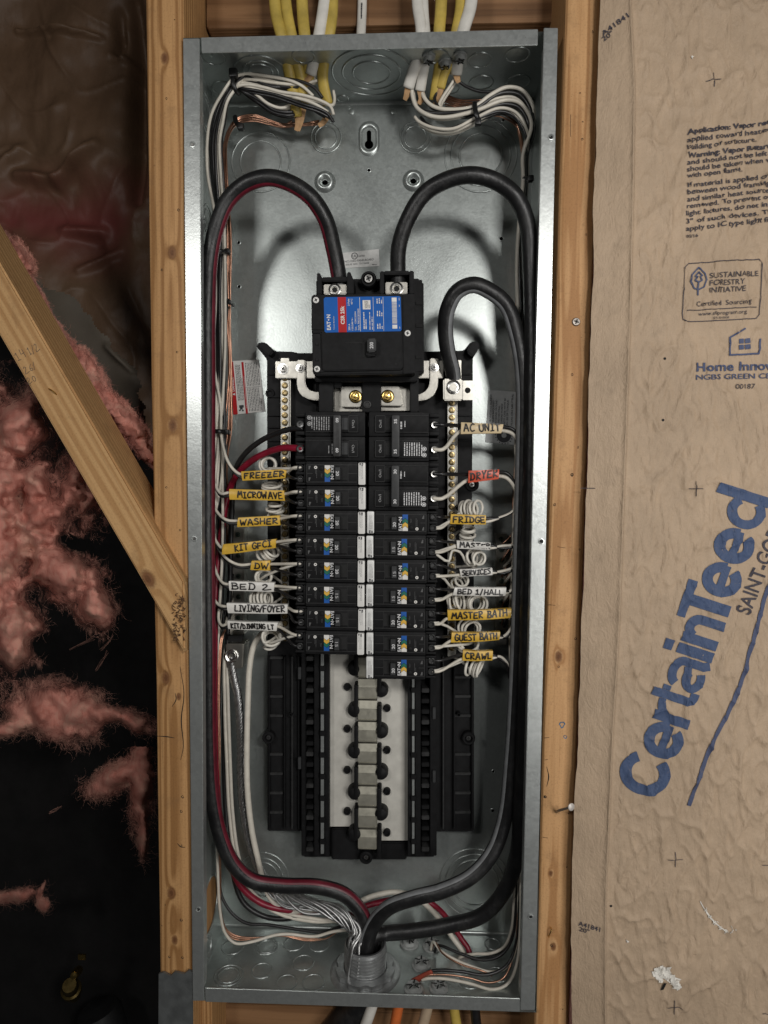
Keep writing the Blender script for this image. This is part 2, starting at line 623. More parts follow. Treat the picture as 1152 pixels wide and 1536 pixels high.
M = {}
M['galv'] = galvanised('galvanised_steel')
M['galv_side'] = M['galv']
M['lip'] = galvanised('galvanised_flange', (.58, .605, .59), .34, .8)
M['black'] = plain('black_plastic', (.010, .010, .0105), .55, var=.25, vs=90, bump=.08, bscale=900, spec=.16)
M['black2'] = plain('black_breaker_case', (.009, .009, .0095), .55, var=.25, vs=120, bump=.05, bscale=1100, spec=.14)
M['edge'] = plain('worn_black_plastic', (.030, .030, .030), .45, var=.3, vs=200, spec=.3)
M['grey_p'] = plain('dark_grey_plastic', (.034, .035, .036), .5, var=.2, vs=150, spec=.3)
M['cable'] = jacket('black_cable_jacket')
M['wire_k'] = plain('black_wire_insulation', (.012, .0115, .012), .36, var=.3, vs=90, bump=.06)
M['wire_w'] = plain('white_wire_insulation', (.62, .58, .50), .42, var=.10, vs=110, bump=.08, bscale=300)
M['pigtail'] = plain('white_pigtail_insulation', (.66, .63, .56), .42, var=.10, vs=110)
M['red'] = plain('red_wire_insulation', (.20, .006, .022), .36, var=.3, vs=70, bump=.08)
M['red_stripe'] = plain('red_cable_stripe', (.115, .008, .018), .42, var=.3, vs=80)
M['grey_stripe'] = plain('grey_cable_stripe', (.17, .175, .18), .5, var=.25, vs=80)
M['copper'] = plain('bare_copper', (.52, .29, .20), .36, 1., var=.25, vs=120)
M['bare'] = plain('bare_aluminium_strand', (.52, .52, .515), .44, 1., var=.25, vs=200)
M['nm_y'] = plain('yellow_cable_sheath', (.46, .335, .07), .5, var=.22, vs=70, bump=.12, bscale=250)
M['nm_w'] = plain('white_cable_sheath', (.62, .60, .55), .5, var=.12, vs=70, bump=.12, bscale=250)
M['nm_o'] = plain('orange_cable_sheath', (.55, .13, .03), .5, var=.15, vs=70)
M['paper'] = plain('brown_paper_filler', (.42, .25, .12), .75, var=.25, vs=160, bump=.3)
M['tie'] = plain('cable_tie_nylon', (.008, .008, .008), .4, var=.2, vs=200)
M['tape_y'] = plain('yellow_tape', (.62, .38, .045), .38, var=.12, vs=110, bump=.15, bscale=300)
M['tape_w'] = plain('white_tape', (.66, .64, .60), .38, var=.08, vs=110, bump=.15, bscale=300)
M['tape_c'] = plain('cream_tape', (.60, .47, .28), .42, var=.1, vs=110, bump=.15, bscale=300)
M['tape_r'] = plain('red_tape', (.60, .09, .045), .38, var=.12, vs=110, bump=.15, bscale=300)
M['ink'] = plain('marker_ink', (.012, .010, .010), .45, var=.2, vs=200)
M['pencil'] = plain('pencil_mark', (.12, .085, .06), .6, var=.3, vs=300)
M['white_print'] = plain('white_print', (.62, .62, .62), .5, var=.1, vs=300)
M['dim_print'] = plain('grey_print', (.33, .33, .33), .5, var=.3, vs=500)
M['ghost_print'] = plain('faint_print', (.085, .085, .085), .5, var=.3, vs=500)
M['blk_print'] = plain('black_print', (.035, .035, .04), .5, var=.3, vs=500)
M['sticker_w'] = plain('white_sticker', (.70, .69, .66), .42, var=.07, vs=100)
M['sticker_s'] = plain('silver_sticker', (.66, .66, .64), .42, .1, var=.12, vs=200)
M['sticker_g'] = plain('grey_sticker', (.40, .41, .41), .4, .05, var=.1, vs=200)
M['sticker_red'] = plain('red_sticker', (.42, .015, .018), .5, var=.08, vs=120, spec=.2)
M['sticker_blue'] = plain('blue_sticker', (.006, .10, .40), .5, var=.06, vs=120, spec=.2)
M['lab_blue'] = plain('label_blue', (.008, .085, .34), .42, var=.1, vs=200)
M['lab_green'] = plain('label_green', (.012, .13, .09), .42, var=.1, vs=200)
M['lab_gold'] = plain('label_gold', (.66, .40, .06), .42, var=.1, vs=200)
M['lab_white'] = plain('label_white', (.70, .68, .64), .42, var=.1, vs=200)
M['tin'] = plain('tin_plated_bar', (.42, .405, .365), .36, .9, var=.14, vs=60, bump=.08, bscale=500)
M['tin_plate'] = plain('tin_plated_bus', (.66, .64, .58), .46, .35, var=.12, vs=50, bump=.05, bscale=500)
M['stab'] = plain('tin_plated_stab', (.40, .385, .32), .42, .75, var=.12, vs=80)
M['screw'] = plain('zinc_screw', (.62, .61, .58), .28, 1., var=.15, vs=300)
M['screw_y'] = plain('yellow_zinc_screw', (.30, .23, .12), .32, 1., var=.2, vs=300)
M['brass'] = plain('brass_nut', (.70, .48, .16), .26, 1., var=.15, vs=300)
M['hole'] = plain('dark_hole', (.006, .006, .006), .8, var=.1)
M['pink'] = None
M['dark'] = plain('unlit_cavity_black', (.010, .009, .009), .9, var=.4, vs=20, bump=.3, bscale=60)  # even black that stands for the darkness inside the wall cavities
M['steel_plate'] = plain('grey_steel_plate', (.19, .20, .20), .5, .7, var=.25, vs=60, bump=.1)
M['conduit'] = plain('conduit_nipple', (.44, .45, .45), .40, .8, var=.2, vs=120, bump=.08)
# ================================================================== FRAMING
def interp(tab, y):
    for (a, xa), (b, xb) in zip(tab[:-1], tab[1:]):
        if y <= b:
            return xa + (xb - xa) * (y - a) / (b - a)
    (a, xa), (b, xb) = tab[-2:]
    return xb + (xb - xa) * (y - b) / (b - a)


def dents(parent, pts, d, r=(.8, 1.6), name='nail_hole', mat=None):
    for (px, py, *k) in pts:
        mb = MB()
        c = U(px, py, d)
        rr = (k[0] if k else rnd.uniform(*r)) * mm
        seg = 9
        ph = rnd.uniform(0, 6)
        vs = [c + Vector((math.cos(2 * PI * j / seg + ph) * rr * rnd.uniform(.7, 1.2), -.0004, math.sin(2 * PI * j / seg + ph) * rr * rnd.uniform(.8, 1.4))) for j in range(seg)]
        vs2 = [c + (v - c) * .5 + Vector((0, .0003, 0)) for v in vs]
        mb.add(vs + vs2, [(j, seg + j, seg + (j + 1) % seg, (j + 1) % seg) for j in range(seg)] + [tuple(range(seg, 2 * seg))])
        mk(name, mb, mat or M['hole'], parent)


def stud_mesh(corners, y0, y1, bev=.0022, rows=40, amp=.0006):
    """corners: (xl,z) top, (xr,z) top, (xr,z) bottom, (xl,z) bottom; eased edges, slightly wavy"""
    (ax, az), (bx, bz), (cx, cz), (dx, dz) = corners
    mb = MB()
    prof = [(0, y1), (0, y0 + bev), (bev * .35, y0 + bev * .35), (bev, y0), (-bev, y0), (-bev * .35, y0 + bev * .35), (0, y0 + bev), (0, y1)]
    vs = []
    for i in range(rows + 1):
        t = i / rows
        xl, xr = ax + (dx - ax) * t, bx + (cx - bx) * t
        z = az + (dz - az) * t
        w1 = mn.noise((z * 9, xl * 50, 1.)) * amp
        w2 = mn.noise((z * 9, xr * 50, 9.)) * amp
        for k, (o, y) in enumerate(prof):
            vs.append(((xl + o + w1) if k < 4 else (xr + o + w2), y, z))
    n = len(prof)
    fs = []
    for i in range(rows):
        for k in range(n):
            a, b = i * n + k, i * n + (k + 1) % n
            fs.append((a, a + n, b + n, b))
    fs += [tuple(range(n)), tuple(reversed([rows * n + k for k in range(n)]))]
    mb.add(vs, [tuple(reversed(f)) for f in fs])
    return mb


SY = .006
def kp(px, py, r, d=SY):
    p = U(px, py, d)
    return (p.x, p.y, p.z, r)


# left stud
ztop, zbot = .80, -.80
xl_t, xl_b = U(217.5, 5, SY).x, U(243, 1430, SY).x
kl = [kp(247, 87, .0034), kp(258, 379, .0036), kp(259, 638, .0042), kp(249, 1017, .0044), kp(257, 1340, .004), kp(262, 1410, .003), kp(268, 1045, .0022)]
M['wood_l'] = wood('pine_left', (.51, .288, .122), (.29, .143, .05), pith=(-.200, -.012), freq=1500, knots=kl, seed=1.3)
s = thing('wall_stud', (-.2, SY, zbot), 'knotty pine wall stud left of the metal enclosure, brace nailed to it', 'stud')
st = mk('stud_board', stud_mesh([(xl_t, ztop), (-.1826, ztop), (-.1826, zbot), (xl_b - .002, zbot)], SY, SY + .089), M['wood_l'], s, smooth=True)
dents(s, [(262, 30, .6), (250, 148), (268, 315), (243, 405, 1.1), (266, 528, 1.1), (250, 731, 1.1), (270, 795, 1.1), (274, 1195), (272, 1217, 1.3), (273, 1268, .9), (248, 1357, .6), (243, 1388, .6), (272, 1380), (254, 1435, 1.2), (274, 1436, 1.2)], SY)
# split and saw marks in the lower half
for pts in ([(270, 1000), (276, 1040), (272, 1080), (275, 1120), (271, 1140)], [(234, 1104), (250, 1105), (262, 1107)], [(258, 1060), (264, 1050), (263, 1040)], [(266, 1265), (271, 1270), (278, 1271)]):
    mb = MB()
    mb.tube([U(x, y, SY - .0001) for x, y in pts], lambda t: .00035 * (1 - abs(2 * t - 1)) + .0002, 5, 4)
    mk('dark_mark', mb, M['hole'], s)

# right stud
RL = [(-60, 850), (20, 848), (400, 833), (700, 825), (760, 823.5), (1100, 814.5), (1330, 806.5), (1500, 803), (1600, 801)]
a, b = U(interp(RL, 0), 0, SY), U(interp(RL, 1500), 1500, SY)
sl = (a.x - b.x) / (a.z - b.z)
xt, xb = a.x + sl * (ztop - a.z), b.x + sl * (zbot - b.z)
M['wood_r'] = wood('pine_right', (.60, .35, .163), (.40, .205, .082), pith=(.19, .22), freq=2100, knots=[kp(830, 1420, .0025), kp(838, 985, .0035), kp(826, 1310, .002)], seed=4.1)
s = thing('wall_stud', (.2, SY, zbot), 'straight-grained pine wall stud between the metal enclosure and brown paper', 'stud')
mk('stud_board', stud_mesh([(xt, ztop), (xt + .0355, ztop), (xb + .0365, zbot), (xb, zbot)], SY, SY + .089, bev=.0045), M['wood_r'], s, smooth=True)
dents(s, [(889, 48, 1.0), (870, 140, .8), (874, 183, .8), (873, 209, 1.1), (879, 352, 1.0), (858, 562, 1.2), (867, 671, 1.0), (858, 712, 1.0), (869, 824, .9), (863, 958, 1.2), (838, 1000, 1.0), (832, 757, 1.3), (858, 712), (850, 1300, .8), (827, 1418, 1.4), (844, 1513, .7), (818, 1195, 1.6), (852, 1220, .7)], SY)
dents(s, [(843, 1087, 3.0), (848, 1105, 1.8)], SY, name='paint_spot', mat=plain('blue_paint', (.08, .15, .24), .6))
for pts in ([(820, 1180), (823, 1165), (820, 1150)], [(836, 820), (848, 822)], [(816, 1107), (824, 1106)], [(817, 1140), (822, 1139)], [(822, 907), (833, 908)], [(814, 1256), (822, 1257)], [(835, 175), (856, 178)][:0] or [(856, 172), (856, 205)]):  # dark nicks along the edge, and a curved dark mark near the nail
    mb = MB()
    mb.tube([U(x, y, SY - .0001) for x, y in pts], lambda t: .00045 * (1 - abs(2 * t - 1)) + .0002, 5, 4)
    mk('dark_mark', mb, M['hole'], s)
# hammered-in staple and crooked nail, screw
mb = MB()
mb.tube([U(835, 1218, SY + .01), U(835, 1218, SY - .002), U(838, 1216, SY - .012), U(857, 1210.5, SY - .034)], .0013, 8, 5)
o = thing('bent_nail', U(835, 1218, SY), 'bent nail sticking out of the right stud near the brown paper', 'nail')
mk('shank', mb, plain('grey_nail', (.30, .28, .26), .45, .8), o, smooth=True)
mb = MB()
hd = U(857, 1210.5, SY - .034)
mb.lathe(hd, (.45, -1, .1), [(0, .0009), (.0030, .0008), (.0037, .0002), (.0036, -.0008), (.0013, -.0012)], 16)
mk('head', mb, plain('pale_nail_head', (.60, .56, .52), .5, .4), o, smooth=True)


def phillips(name, c, r, parent, mat, dirn=(0, -1, 0), slot=True, h=.4, local=False):
    mb = MB()
    mb.lathe(c, dirn, [(r, -.4 * r), (r, .12 * r), (r * .82, h * r), (r * .2, h * r * 1.1), (0, h * r * 1.1)], 18)
    o = mk(name, mb, mat, parent, smooth=True, local=local)
    if slot:
        ax = Vector(dirn).normalized()
        e1 = ax.orthogonal().normalized()
        a = rnd.uniform(0, PI)
        e2 = ax.cross(e1)
        f1, f2 = e1 * math.cos(a) + e2 * math.sin(a), -e1 * math.sin(a) + e2 * math.cos(a)
        m2 = MB()
        cc = Vector(c) + ax * (h * r * 1.12 + .00005)
        L, w = r * .55, r * .16
        poly = [(w, L), (w, w), (L, w), (L, -w), (w, -w), (w, -L), (-w, -L), (-w, -w), (-L, -w), (-L, w), (-w, w), (-w, L)]
        m2.add([cc + f1 * p + f2 * q for p, q in poly], [tuple(range(12))])
        s2 = mk('slot', m2, M['hole'], o, local=True)
    return o


sc = thing('wood_screw', U(864, 483, SY), 'grey cross-head screw driven into the right stud beside the paper', 'screw')
phillips('screw_head', U(864, 483, SY), .0042, sc, plain('dull_screw', (.22, .2, .18), .45, .8))
sc = thing('bent_staple', U(826, 1400, SY), 'small curled brass staple low in the right stud', 'staple')
mb = MB()
mb.tube([U(823, 1407, SY + .002), U(824, 1402, SY - .003), U(827, 1395, SY - .004), U(826, 1391, SY - .001)], .0006, 6, 5)
mk('staple_wire', mb, M['brass'], sc, smooth=True)

# blocking above and below the enclosure
M['wood_b'] = wood('pine_blocking', (.27, .145, .068), (.17, .085, .037), pith=(.0, .2), freq=1300, seed=7.7)
def blocking(name, y0, y1, d, label, xa=-.181, xb=.205):
    za, zb = U(560, y0, d).z, U(560, y1, d).z
    bl = MB()
    L = xb - xa
    bl.box(-abs(za - zb) / 2, abs(za - zb) / 2, 0, .089, -L / 2, L / 2, .0022)
    o = mk(name, bl, M['wood_b'], None, smooth=True, label=label, cat='blocking')
    o.rotation_euler = (0, PI / 2, 0)
    o.location = ((xa + xb) / 2, d, (za + zb) / 2)
    return o
blocking('wood_blocking', -50, 38, .075, 'dark horizontal wood block between the studs above the enclosure')
blocking('wood_blocking', 1516, 1590, .085, 'horizontal wood block between the studs under the enclosure')
# short sister piece at the lower left under the enclosure
mb = MB()
p, q = U(291, 1500, .03), U(318, 1500, .03)
mb.box(p.x, q.x, .03, .095, -.70, -.4985, .002)
mk('wood_offcut', mb, M['wood_l'], None, smooth=True, label='short upright wood piece below the lower left corner of the enclosure', cat='wood piece')

# grey metal plate on the foot of the left stud
mb = MB()
ps = [U(x, y, SY - .004) for x, y in [(238, 1461), (245, 1459), (256, 1464), (262, 1458), (276, 1461), (283, 1456), (289, 1459), (289, 1700), (237, 1700)]]
mb.prism([(p.x, p.z) for p in reversed(ps)], SY - .004, SY - .0015)
mk('metal_plate', mb, M['steel_plate'], None, label='grey steel plate wrapped on the foot of the left stud', cat='plate')

# diagonal brace
by = -.008
e0, e1 = U(49, 480, by), U(277, 874, by)
t = (e1 - e0)
t.y = 0
t.normalize()
nrm = Vector((-t.z, 0, t.x))
if nrm.x > 0: nrm = -nrm                      # lower-left
A = e0 - t * .30
k = (-.1835 - e0.x) / t.x
B = e0 + t * k
D = A + nrm * .0372
k2 = (-.1835 - D.x) / t.x
C = D + t * k2
ang = math.atan2(t.x, t.z)
rot = Matrix.Rotation(ang, 4, 'Y')
base = e0 + nrm * .019
inv = (Matrix.Translation(base) @ rot).inverted()
poly = []
for p in (A, B, C, D):
    q = inv @ p
    poly.append((q.x, q.z))
M['wood_d'] = wood('pine_brace', (.55, .338, .152), (.40, .22, .088), pith=(.03, -.05), freq=1150, knots=[(.012, 0, -.02 + (B - e0).length, .006)], seed=2.2)
_nb = M['wood_d'].node_tree
_bsb = _nb.nodes['Principled BSDF']
_srcb = _bsb.inputs['Base Color'].links[0].from_socket
_ge = N(_nb, 'ShaderNodeTexCoord')
_sx = N(_nb, 'ShaderNodeSeparateXYZ')
_nb.links.new(_ge.outputs['Normal'], _sx.inputs[0])
_up = math_n(_nb, 'MULTIPLY', math_n(_nb, 'SUBTRACT', _sx.outputs[0], .4, clamp=True), math_n(_nb, 'ADD', .75, noise_n(_nb, coord(_nb), 40, 4, .6)), clamp=True)
_nb.links.new(mix_n(_nb, _up, _srcb, (.62, .50, .41)), _bsb.inputs['Base Color'])      # plaster dust lying on the upper side
br = thing('diagonal_brace', base, 'diagonal lumber brace with pencil figures, running down to the left stud', 'brace')
br.rotation_euler = (0, ang, 0)
bm = bmesh.new()
mb = MB()
area = sum(poly[i][0] * poly[(i + 1) % 4][1] - poly[(i + 1) % 4][0] * poly[i][1] for i in range(4))
mb.prism(poly if area < 0 else list(reversed(poly)), 0, .060)
me_o = mk('brace_board', mb, M['wood_d'], br, local=True)
bm.from_mesh(me_o.data)
bmesh.ops.recalc_face_normals(bm, faces=bm.faces[:])
bmesh.ops.bevel(bm, geom=bm.edges[:], offset=.002, segments=2, affect='EDGES')
bm.to_mesh(me_o.data)
bm.free()
mb = MB()
hu, hv = Vector((.88, 0, .47)), Vector((-.47, 0, .88))
handwriting(mb, '14', U(27, 542, by - .0003), hu, hv, .010, .009, .0005, rnd)
handwriting(mb, '1/2', U(45, 533, by - .0003), hu, hv, .012, .008, .0005, rnd)
handwriting(mb, '26/', U(38, 561, by - .0003), hu, hv, .013, .007, .0005, rnd)
handwriting(mb, '20', U(43, 577, by - .0003), hu, hv, .009, .006, .0005, rnd)
lo = mk('pencil_figures', mb, M['pencil'], br, local=True)
lo.matrix_local = inv
for (x0, y0, x1, y1) in [(73, 583, 85, 592)]:
    mb = MB()
    mb.tube([U(x0, y0, by), U((x0 + x1) / 2, (y0 + y1) / 2 - 1, by - .003), U(x1, y1, by)], .0007, 6, 4)
    lo = mk('staple', mb, M['brass'], br, smooth=True, local=True)
    lo.matrix_local = inv
# splintered end where the brace meets the stud
mb = MB()
for i in range(60):
    px, py = rnd.uniform(262, 277), rnd.uniform(893, 962)
    a_ = U(px, py, by + .001)
    mb.tube([a_, a_ + Vector((rnd.uniform(-.003, .003), -rnd.uniform(.001, .0035), rnd.uniform(-.003, .003))), a_ + Vector((rnd.uniform(-.006, .006), -.0005, rnd.uniform(-.006, .006)))], lambda t: .0007 * (1 - t) + .0001, 4, 3)
lo = mk('splinters', mb, plain('dark_splinters', (.10, .05, .022), .8, var=.5, vs=300), br, local=True)
lo.matrix_local = inv

# ================================================================== BACKGROUND BEHIND THE LEFT BAY
def sheet(name, x0, x1, y0, y1, d, fn, mat, nx, ny, keep=None, **kw):
    mb = MB()
    vs, fs = [], []
    for j in range(ny + 1):
        for i in range(nx + 1):
            px, py = x0 + (x1 - x0) * i / nx, y0 + (y1 - y0) * j / ny
            vs.append(U(px, py, d) + Vector((0, fn(px, py), 0)))
    for j in range(ny):
        for i in range(nx):
            if keep is None or keep(x0 + (x1 - x0) * (i + .5) / nx, y0 + (y1 - y0) * (j + .5) / ny):
                a = j * (nx + 1) + i
                fs.append((a, a + nx + 1, a + nx + 2, a + 1))
    mb.add(vs, fs)
    return mk(name, mb, mat, None, smooth=2, **kw)


def fold(px, py, ax, ay, bx, by_, w):
    """ridge along a segment, in px"""
    vx, vy = bx - ax, by_ - ay
    L = vx * vx + vy * vy
    t = max(0, min(1, ((px - ax) * vx + (py - ay) * vy) / L))
    d = math.hypot(px - ax - vx * t, py - ay - vy * t)
    return math.exp(-(d / w) ** 2) * (1 - abs(2 * t - 1) * .5)


def kraft_back(px, py):
    h = .030 * mn.noise((px * .010, py * .008, 3.)) + .004 * mn.noise((px * .04, py * .03, 8.)) + .0012 * abs(mn.noise((px * .09, py * .06, 1.)))
    h -= .022 * fold(px, py, 0, 252, 32, 222, 9) + .030 * fold(px, py, 28, 262, 88, 272, 10) + .032 * fold(px, py, 88, 270, 150, 225, 10)
    h -= .022 * fold(px, py, 95, 345, 150, 345, 9) + .022 * fold(px, py, 120, 405, 175, 375, 8)
    h -= .014 * fold(px, py, 165, 78, 195, 88, 6) + .02 * fold(px, py, 20, 40, 150, 56, 4)
    h -= .005 * (1 - abs(mn.noise((px * .010 + 3, py * .009, 21.)))) ** 16
    h += .05 * fold(px, py, 202, 0, 205, 300, 10) + .03 * fold(px, py, 178, 20, 172, 80, 8)
    return h


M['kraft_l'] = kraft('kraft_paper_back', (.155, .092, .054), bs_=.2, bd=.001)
_nt_l = M['kraft_l'].node_tree
_bs = _nt_l.nodes['Principled BSDF']
_src = _bs.inputs['Base Color'].links[0].from_socket
_c = coord(_nt_l)
_s = N(_nt_l, 'ShaderNodeSeparateXYZ')
_nt_l.links.new(_c, _s.inputs[0])
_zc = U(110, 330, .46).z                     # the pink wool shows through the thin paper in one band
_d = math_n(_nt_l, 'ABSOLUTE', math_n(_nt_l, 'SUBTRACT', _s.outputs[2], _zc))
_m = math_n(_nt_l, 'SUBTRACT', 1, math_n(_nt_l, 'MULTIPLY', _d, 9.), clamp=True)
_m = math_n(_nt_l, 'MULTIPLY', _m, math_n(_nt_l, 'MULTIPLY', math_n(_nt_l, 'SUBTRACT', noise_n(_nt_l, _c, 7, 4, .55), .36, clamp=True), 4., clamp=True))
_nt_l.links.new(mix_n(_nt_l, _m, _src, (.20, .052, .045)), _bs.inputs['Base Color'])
_bs.inputs['Roughness'].default_value = .5
_bs.inputs['Specular IOR Level'].default_value = .35
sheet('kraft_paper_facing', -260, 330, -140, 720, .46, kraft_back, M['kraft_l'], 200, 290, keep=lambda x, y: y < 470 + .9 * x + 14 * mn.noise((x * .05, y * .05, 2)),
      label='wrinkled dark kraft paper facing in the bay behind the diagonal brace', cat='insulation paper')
def in_poly(x, y, P):
    c = False
    for (ax, ay), (bx, by2) in zip(P, P[1:] + P[:1]):
        if (ay > y) != (by2 > y) and x < (bx - ax) * (y - ay) / (by2 - ay) + ax:
            c = not c
    return c


# paler torn flap of paper
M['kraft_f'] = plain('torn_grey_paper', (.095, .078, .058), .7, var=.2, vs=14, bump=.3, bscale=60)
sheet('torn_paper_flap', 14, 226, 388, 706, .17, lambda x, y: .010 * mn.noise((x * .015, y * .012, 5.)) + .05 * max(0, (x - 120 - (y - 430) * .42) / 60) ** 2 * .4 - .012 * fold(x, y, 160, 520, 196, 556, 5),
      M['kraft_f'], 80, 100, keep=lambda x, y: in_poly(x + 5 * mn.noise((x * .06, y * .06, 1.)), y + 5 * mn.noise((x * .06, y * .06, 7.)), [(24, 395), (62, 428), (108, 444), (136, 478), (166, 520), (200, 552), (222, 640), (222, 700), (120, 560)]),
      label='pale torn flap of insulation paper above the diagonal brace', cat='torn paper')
sheet('cavity_back', -700, 420, -500, 2100, .74, lambda x, y: .012 * mn.noise((x * .03, y * .03, 5.)), M['dark'], 30, 60, kind='structure')  # black sheet put in for the unlit depth of the bay

# pink fibreglass
def pink_mat():
    m, nt, bs = _nt('pink_fibreglass')
    c = coord(nt)
    f = noise_n(nt, c, 30, 6, .7)
    f2 = noise_n(nt, c, 190, 5, .75)
    col = ramp_n(nt, math_n(nt, 'ADD', math_n(nt, 'MULTIPLY', f, .6), math_n(nt, 'MULTIPLY', f2, .4)), [(.32, (.62, .27, .21)), (.68, (.90, .52, .42))])
    nt.links.new(col, bs.inputs['Base Color'])
    bs.inputs['Roughness'].default_value = .95
    bs.inputs['Specular IOR Level'].default_value = .1
    bump_n(nt, bs, math_n(nt, 'ADD', f2, math_n(nt, 'MULTIPLY', noise_n(nt, c, 700, 4, .8), .3)), .7, .004)
    return m


M['pink'] = pink_mat()
def wool_mat():
    # gauze: single fibres let the dark through at the rim, the body is closed
    m, nt, bs = _nt('pink_wool')
    c = coord(nt)
    mp = N(nt, 'ShaderNodeMapping')
    mp.inputs['Rotation'].default_value = (0, math.radians(35), 0)
    mp.inputs['Scale'].default_value = (1, 1, .35)
    nt.links.new(c, mp.inputs[0])
    n1 = noise_n(nt, c, 26, 4, .5, .6)
    n2 = noise_n(nt, mp.outputs[0], 190, 6, .7, .8)          # drawn-out strands
    col = ramp_n(nt, math_n(nt, 'ADD', math_n(nt, 'MULTIPLY', n1, .55), math_n(nt, 'MULTIPLY', n2, .45)), [(.36, (.40, .145, .11)), (.5, (.48, .21, .165)), (.66, (.50, .29, .22))])
    nt.links.new(col, bs.inputs['Base Color'])
    bs.inputs['Roughness'].default_value = 1.
    bs.inputs['Specular IOR Level'].default_value = .0
    bs.inputs['Subsurface Weight'].default_value = .0
    bs.inputs['Subsurface Radius'].default_value = (1., .6, .5)
    bs.inputs['Subsurface Scale'].default_value = .02
    at = N(nt, 'ShaderNodeAttribute', attribute_name='wool_body')
    t = math_n(nt, 'ADD', math_n(nt, 'MULTIPLY', at.outputs['Fac'], 2.5), math_n(nt, 'ADD', math_n(nt, 'MULTIPLY', math_n(nt, 'SUBTRACT', n1, .5), 1.0), math_n(nt, 'MULTIPLY', math_n(nt, 'SUBTRACT', n2, .5), 2.4)))
    al = N(nt, 'ShaderNodeMapRange', interpolation_type='SMOOTHSTEP')
    nt.links.new(t, al.inputs[0])
    al.inputs[1].default_value = -.4
    al.inputs[2].default_value = 1.1
    nt.links.new(al.outputs[0], bs.inputs['Alpha'])
    return m


M['wool'] = wool_mat()
M['fibre'] = plain('pink_fibres', (.50, .26, .20), .8, var=.3, vs=60)
M['fibre_s'] = plain('pink_fibres_near_brace', (.66, .28, .22), .8, var=.3, vs=60)


def ell(px, py, cx, cy, rx, ry, rot=0):
    c, s_ = math.cos(rot), math.sin(rot)
    dx, dy = px - cx, py - cy
    a, b = (dx * c + dy * s_) / rx, (-dx * s_ + dy * c) / ry
    return 1 - math.sqrt(a * a + b * b)


def clump(name, d, x0, x1, y0, y1, blobs, holes, label, nfib, thr=.06, fat=.06, fm='fibre', flen=(8, 24), cat='insulation', fr=.00011, step=4.0, dens=.06):
    def den(px, py):
        v = max((b[5] if len(b) > 5 else 1.) * ell(px, py, *b[:5]) for b in blobs)
        for h in holes:
            v = min(v, -ell(px, py, *h) * 1.2)
        v += .26 * mn.noise((px * .030, py * .030, d * 9)) + .16 * mn.noise((px * .075, py * .075, 4.))
        return v
    o = thing(name, U((x0 + x1) / 2, y1, d), label, cat)
    nx, ny = int((x1 - x0) / step), int((y1 - y0) / step)
    mb = MB()
    vs, idx = [], {}
    dd = [[den(x0 + i * step, y0 + j * step) for i in range(nx + 1)] for j in range(ny + 1)]
    def vert(i, j):
        if (i, j) not in idx:
            px, py = x0 + i * step, y0 + j * step
            v = max(0, dd[j][i])
            h = -fat * min(1, v * 1.6) ** .8 - .014 * mn.noise((px * .04, py * .04, 3.)) * min(1, v * 4) - .003 * mn.noise((px * .11, py * .11, 13.)) * min(1, v * 4)
            idx[(i, j)] = len(vs)
            vs.append(U(px + 3 * mn.noise((px * .2, py * .2, 7.)), py + 3 * mn.noise((px * .2, py * .2, 17.)), d + h))
        return idx[(i, j)]
    fs = []
    for j in range(ny):
        for i in range(nx):
            if (dd[j][i] + dd[j + 1][i + 1]) / 2 > thr - .34:
                fs.append((vert(i, j), vert(i, j + 1), vert(i + 1, j + 1), vert(i + 1, j)))
    mb.add(vs, fs)
    if fs:
        wm = mk('wool_mass', mb, M['wool'], o, smooth=2)
        at = wm.data.attributes.new('wool_body', 'FLOAT', 'POINT')
        dv = [0.] * len(vs)
        for (i_, j_), q_ in idx.items(): dv[q_] = dd[j_][i_] - thr + dens
        at.data.foreach_set('value', dv)
    fb = MB()
    made = 0
    tries = 0
    while made < nfib and tries < nfib * 30:
        tries += 1
        px, py = rnd.uniform(x0, x1), rnd.uniform(y0, y1)
        v = den(px, py)
        if v < thr - .26 or v > thr + .10: continue
        made += 1
        L = rnd.uniform(*flen)
        a = rnd.gauss(.6, 1.0)
        depth = d - fat * math.sqrt(max(0, min(1, v * 1.6))) - rnd.uniform(-.006, .016)
        pts = []
        cur = rnd.uniform(-1.0, 1.0)
        m = 7
        for q in range(m):
            pts.append(U(px, py, depth + rnd.uniform(-.004, .004)))
            a += cur * .5 + rnd.uniform(-.35, .35)
            px += math.cos(a) * L / m
            py += math.sin(a) * L / m
        fb.tube(pts, lambda t: fr * (1.1 - t), 3, 2, cap=False, smooth=False)
    mk('loose_fibres', fb, M[fm], o, smooth=2, kind='stuff')
    return o


clump('fibreglass_clump', .115, -60, 225, 540, 1040, [(-20, 790, 84, 225), (28, 645, 46, 62, .3), (95, 862, 78, 42, .5), (140, 905, 30, 50, -.4), (18, 945, 52, 62), (105, 735, 62, 60, .5, .42), (60, 760, 60, 90, 0, .7)],
      [(82, 972, 34, 30), (112, 815, 26, 13, .3)], 'large pink fibreglass insulation clump under the diagonal brace', 700, fat=.07)
clump('fibreglass_clump', .22, -30, 240, 1010, 1180, [(85, 1068, 88, 46, .15), (15, 1090, 60, 14, -.3), (165, 1075, 70, 22, .25)],
      [(172, 1105, 26, 20), (60, 1130, 40, 20)], 'wispy pink fibreglass tuft hanging near the left stud, at mid height of the lower bay', 500, fat=.035)
clump('fibreglass_clump', .22, 110, 245, 1120, 1310, [(180, 1165, 60, 24, -.45), (212, 1170, 22, 90, .0), (215, 1240, 10, 60)],
      [], 'lowest pink fibreglass tuft, tapering down beside the left stud', 300, fat=.03)
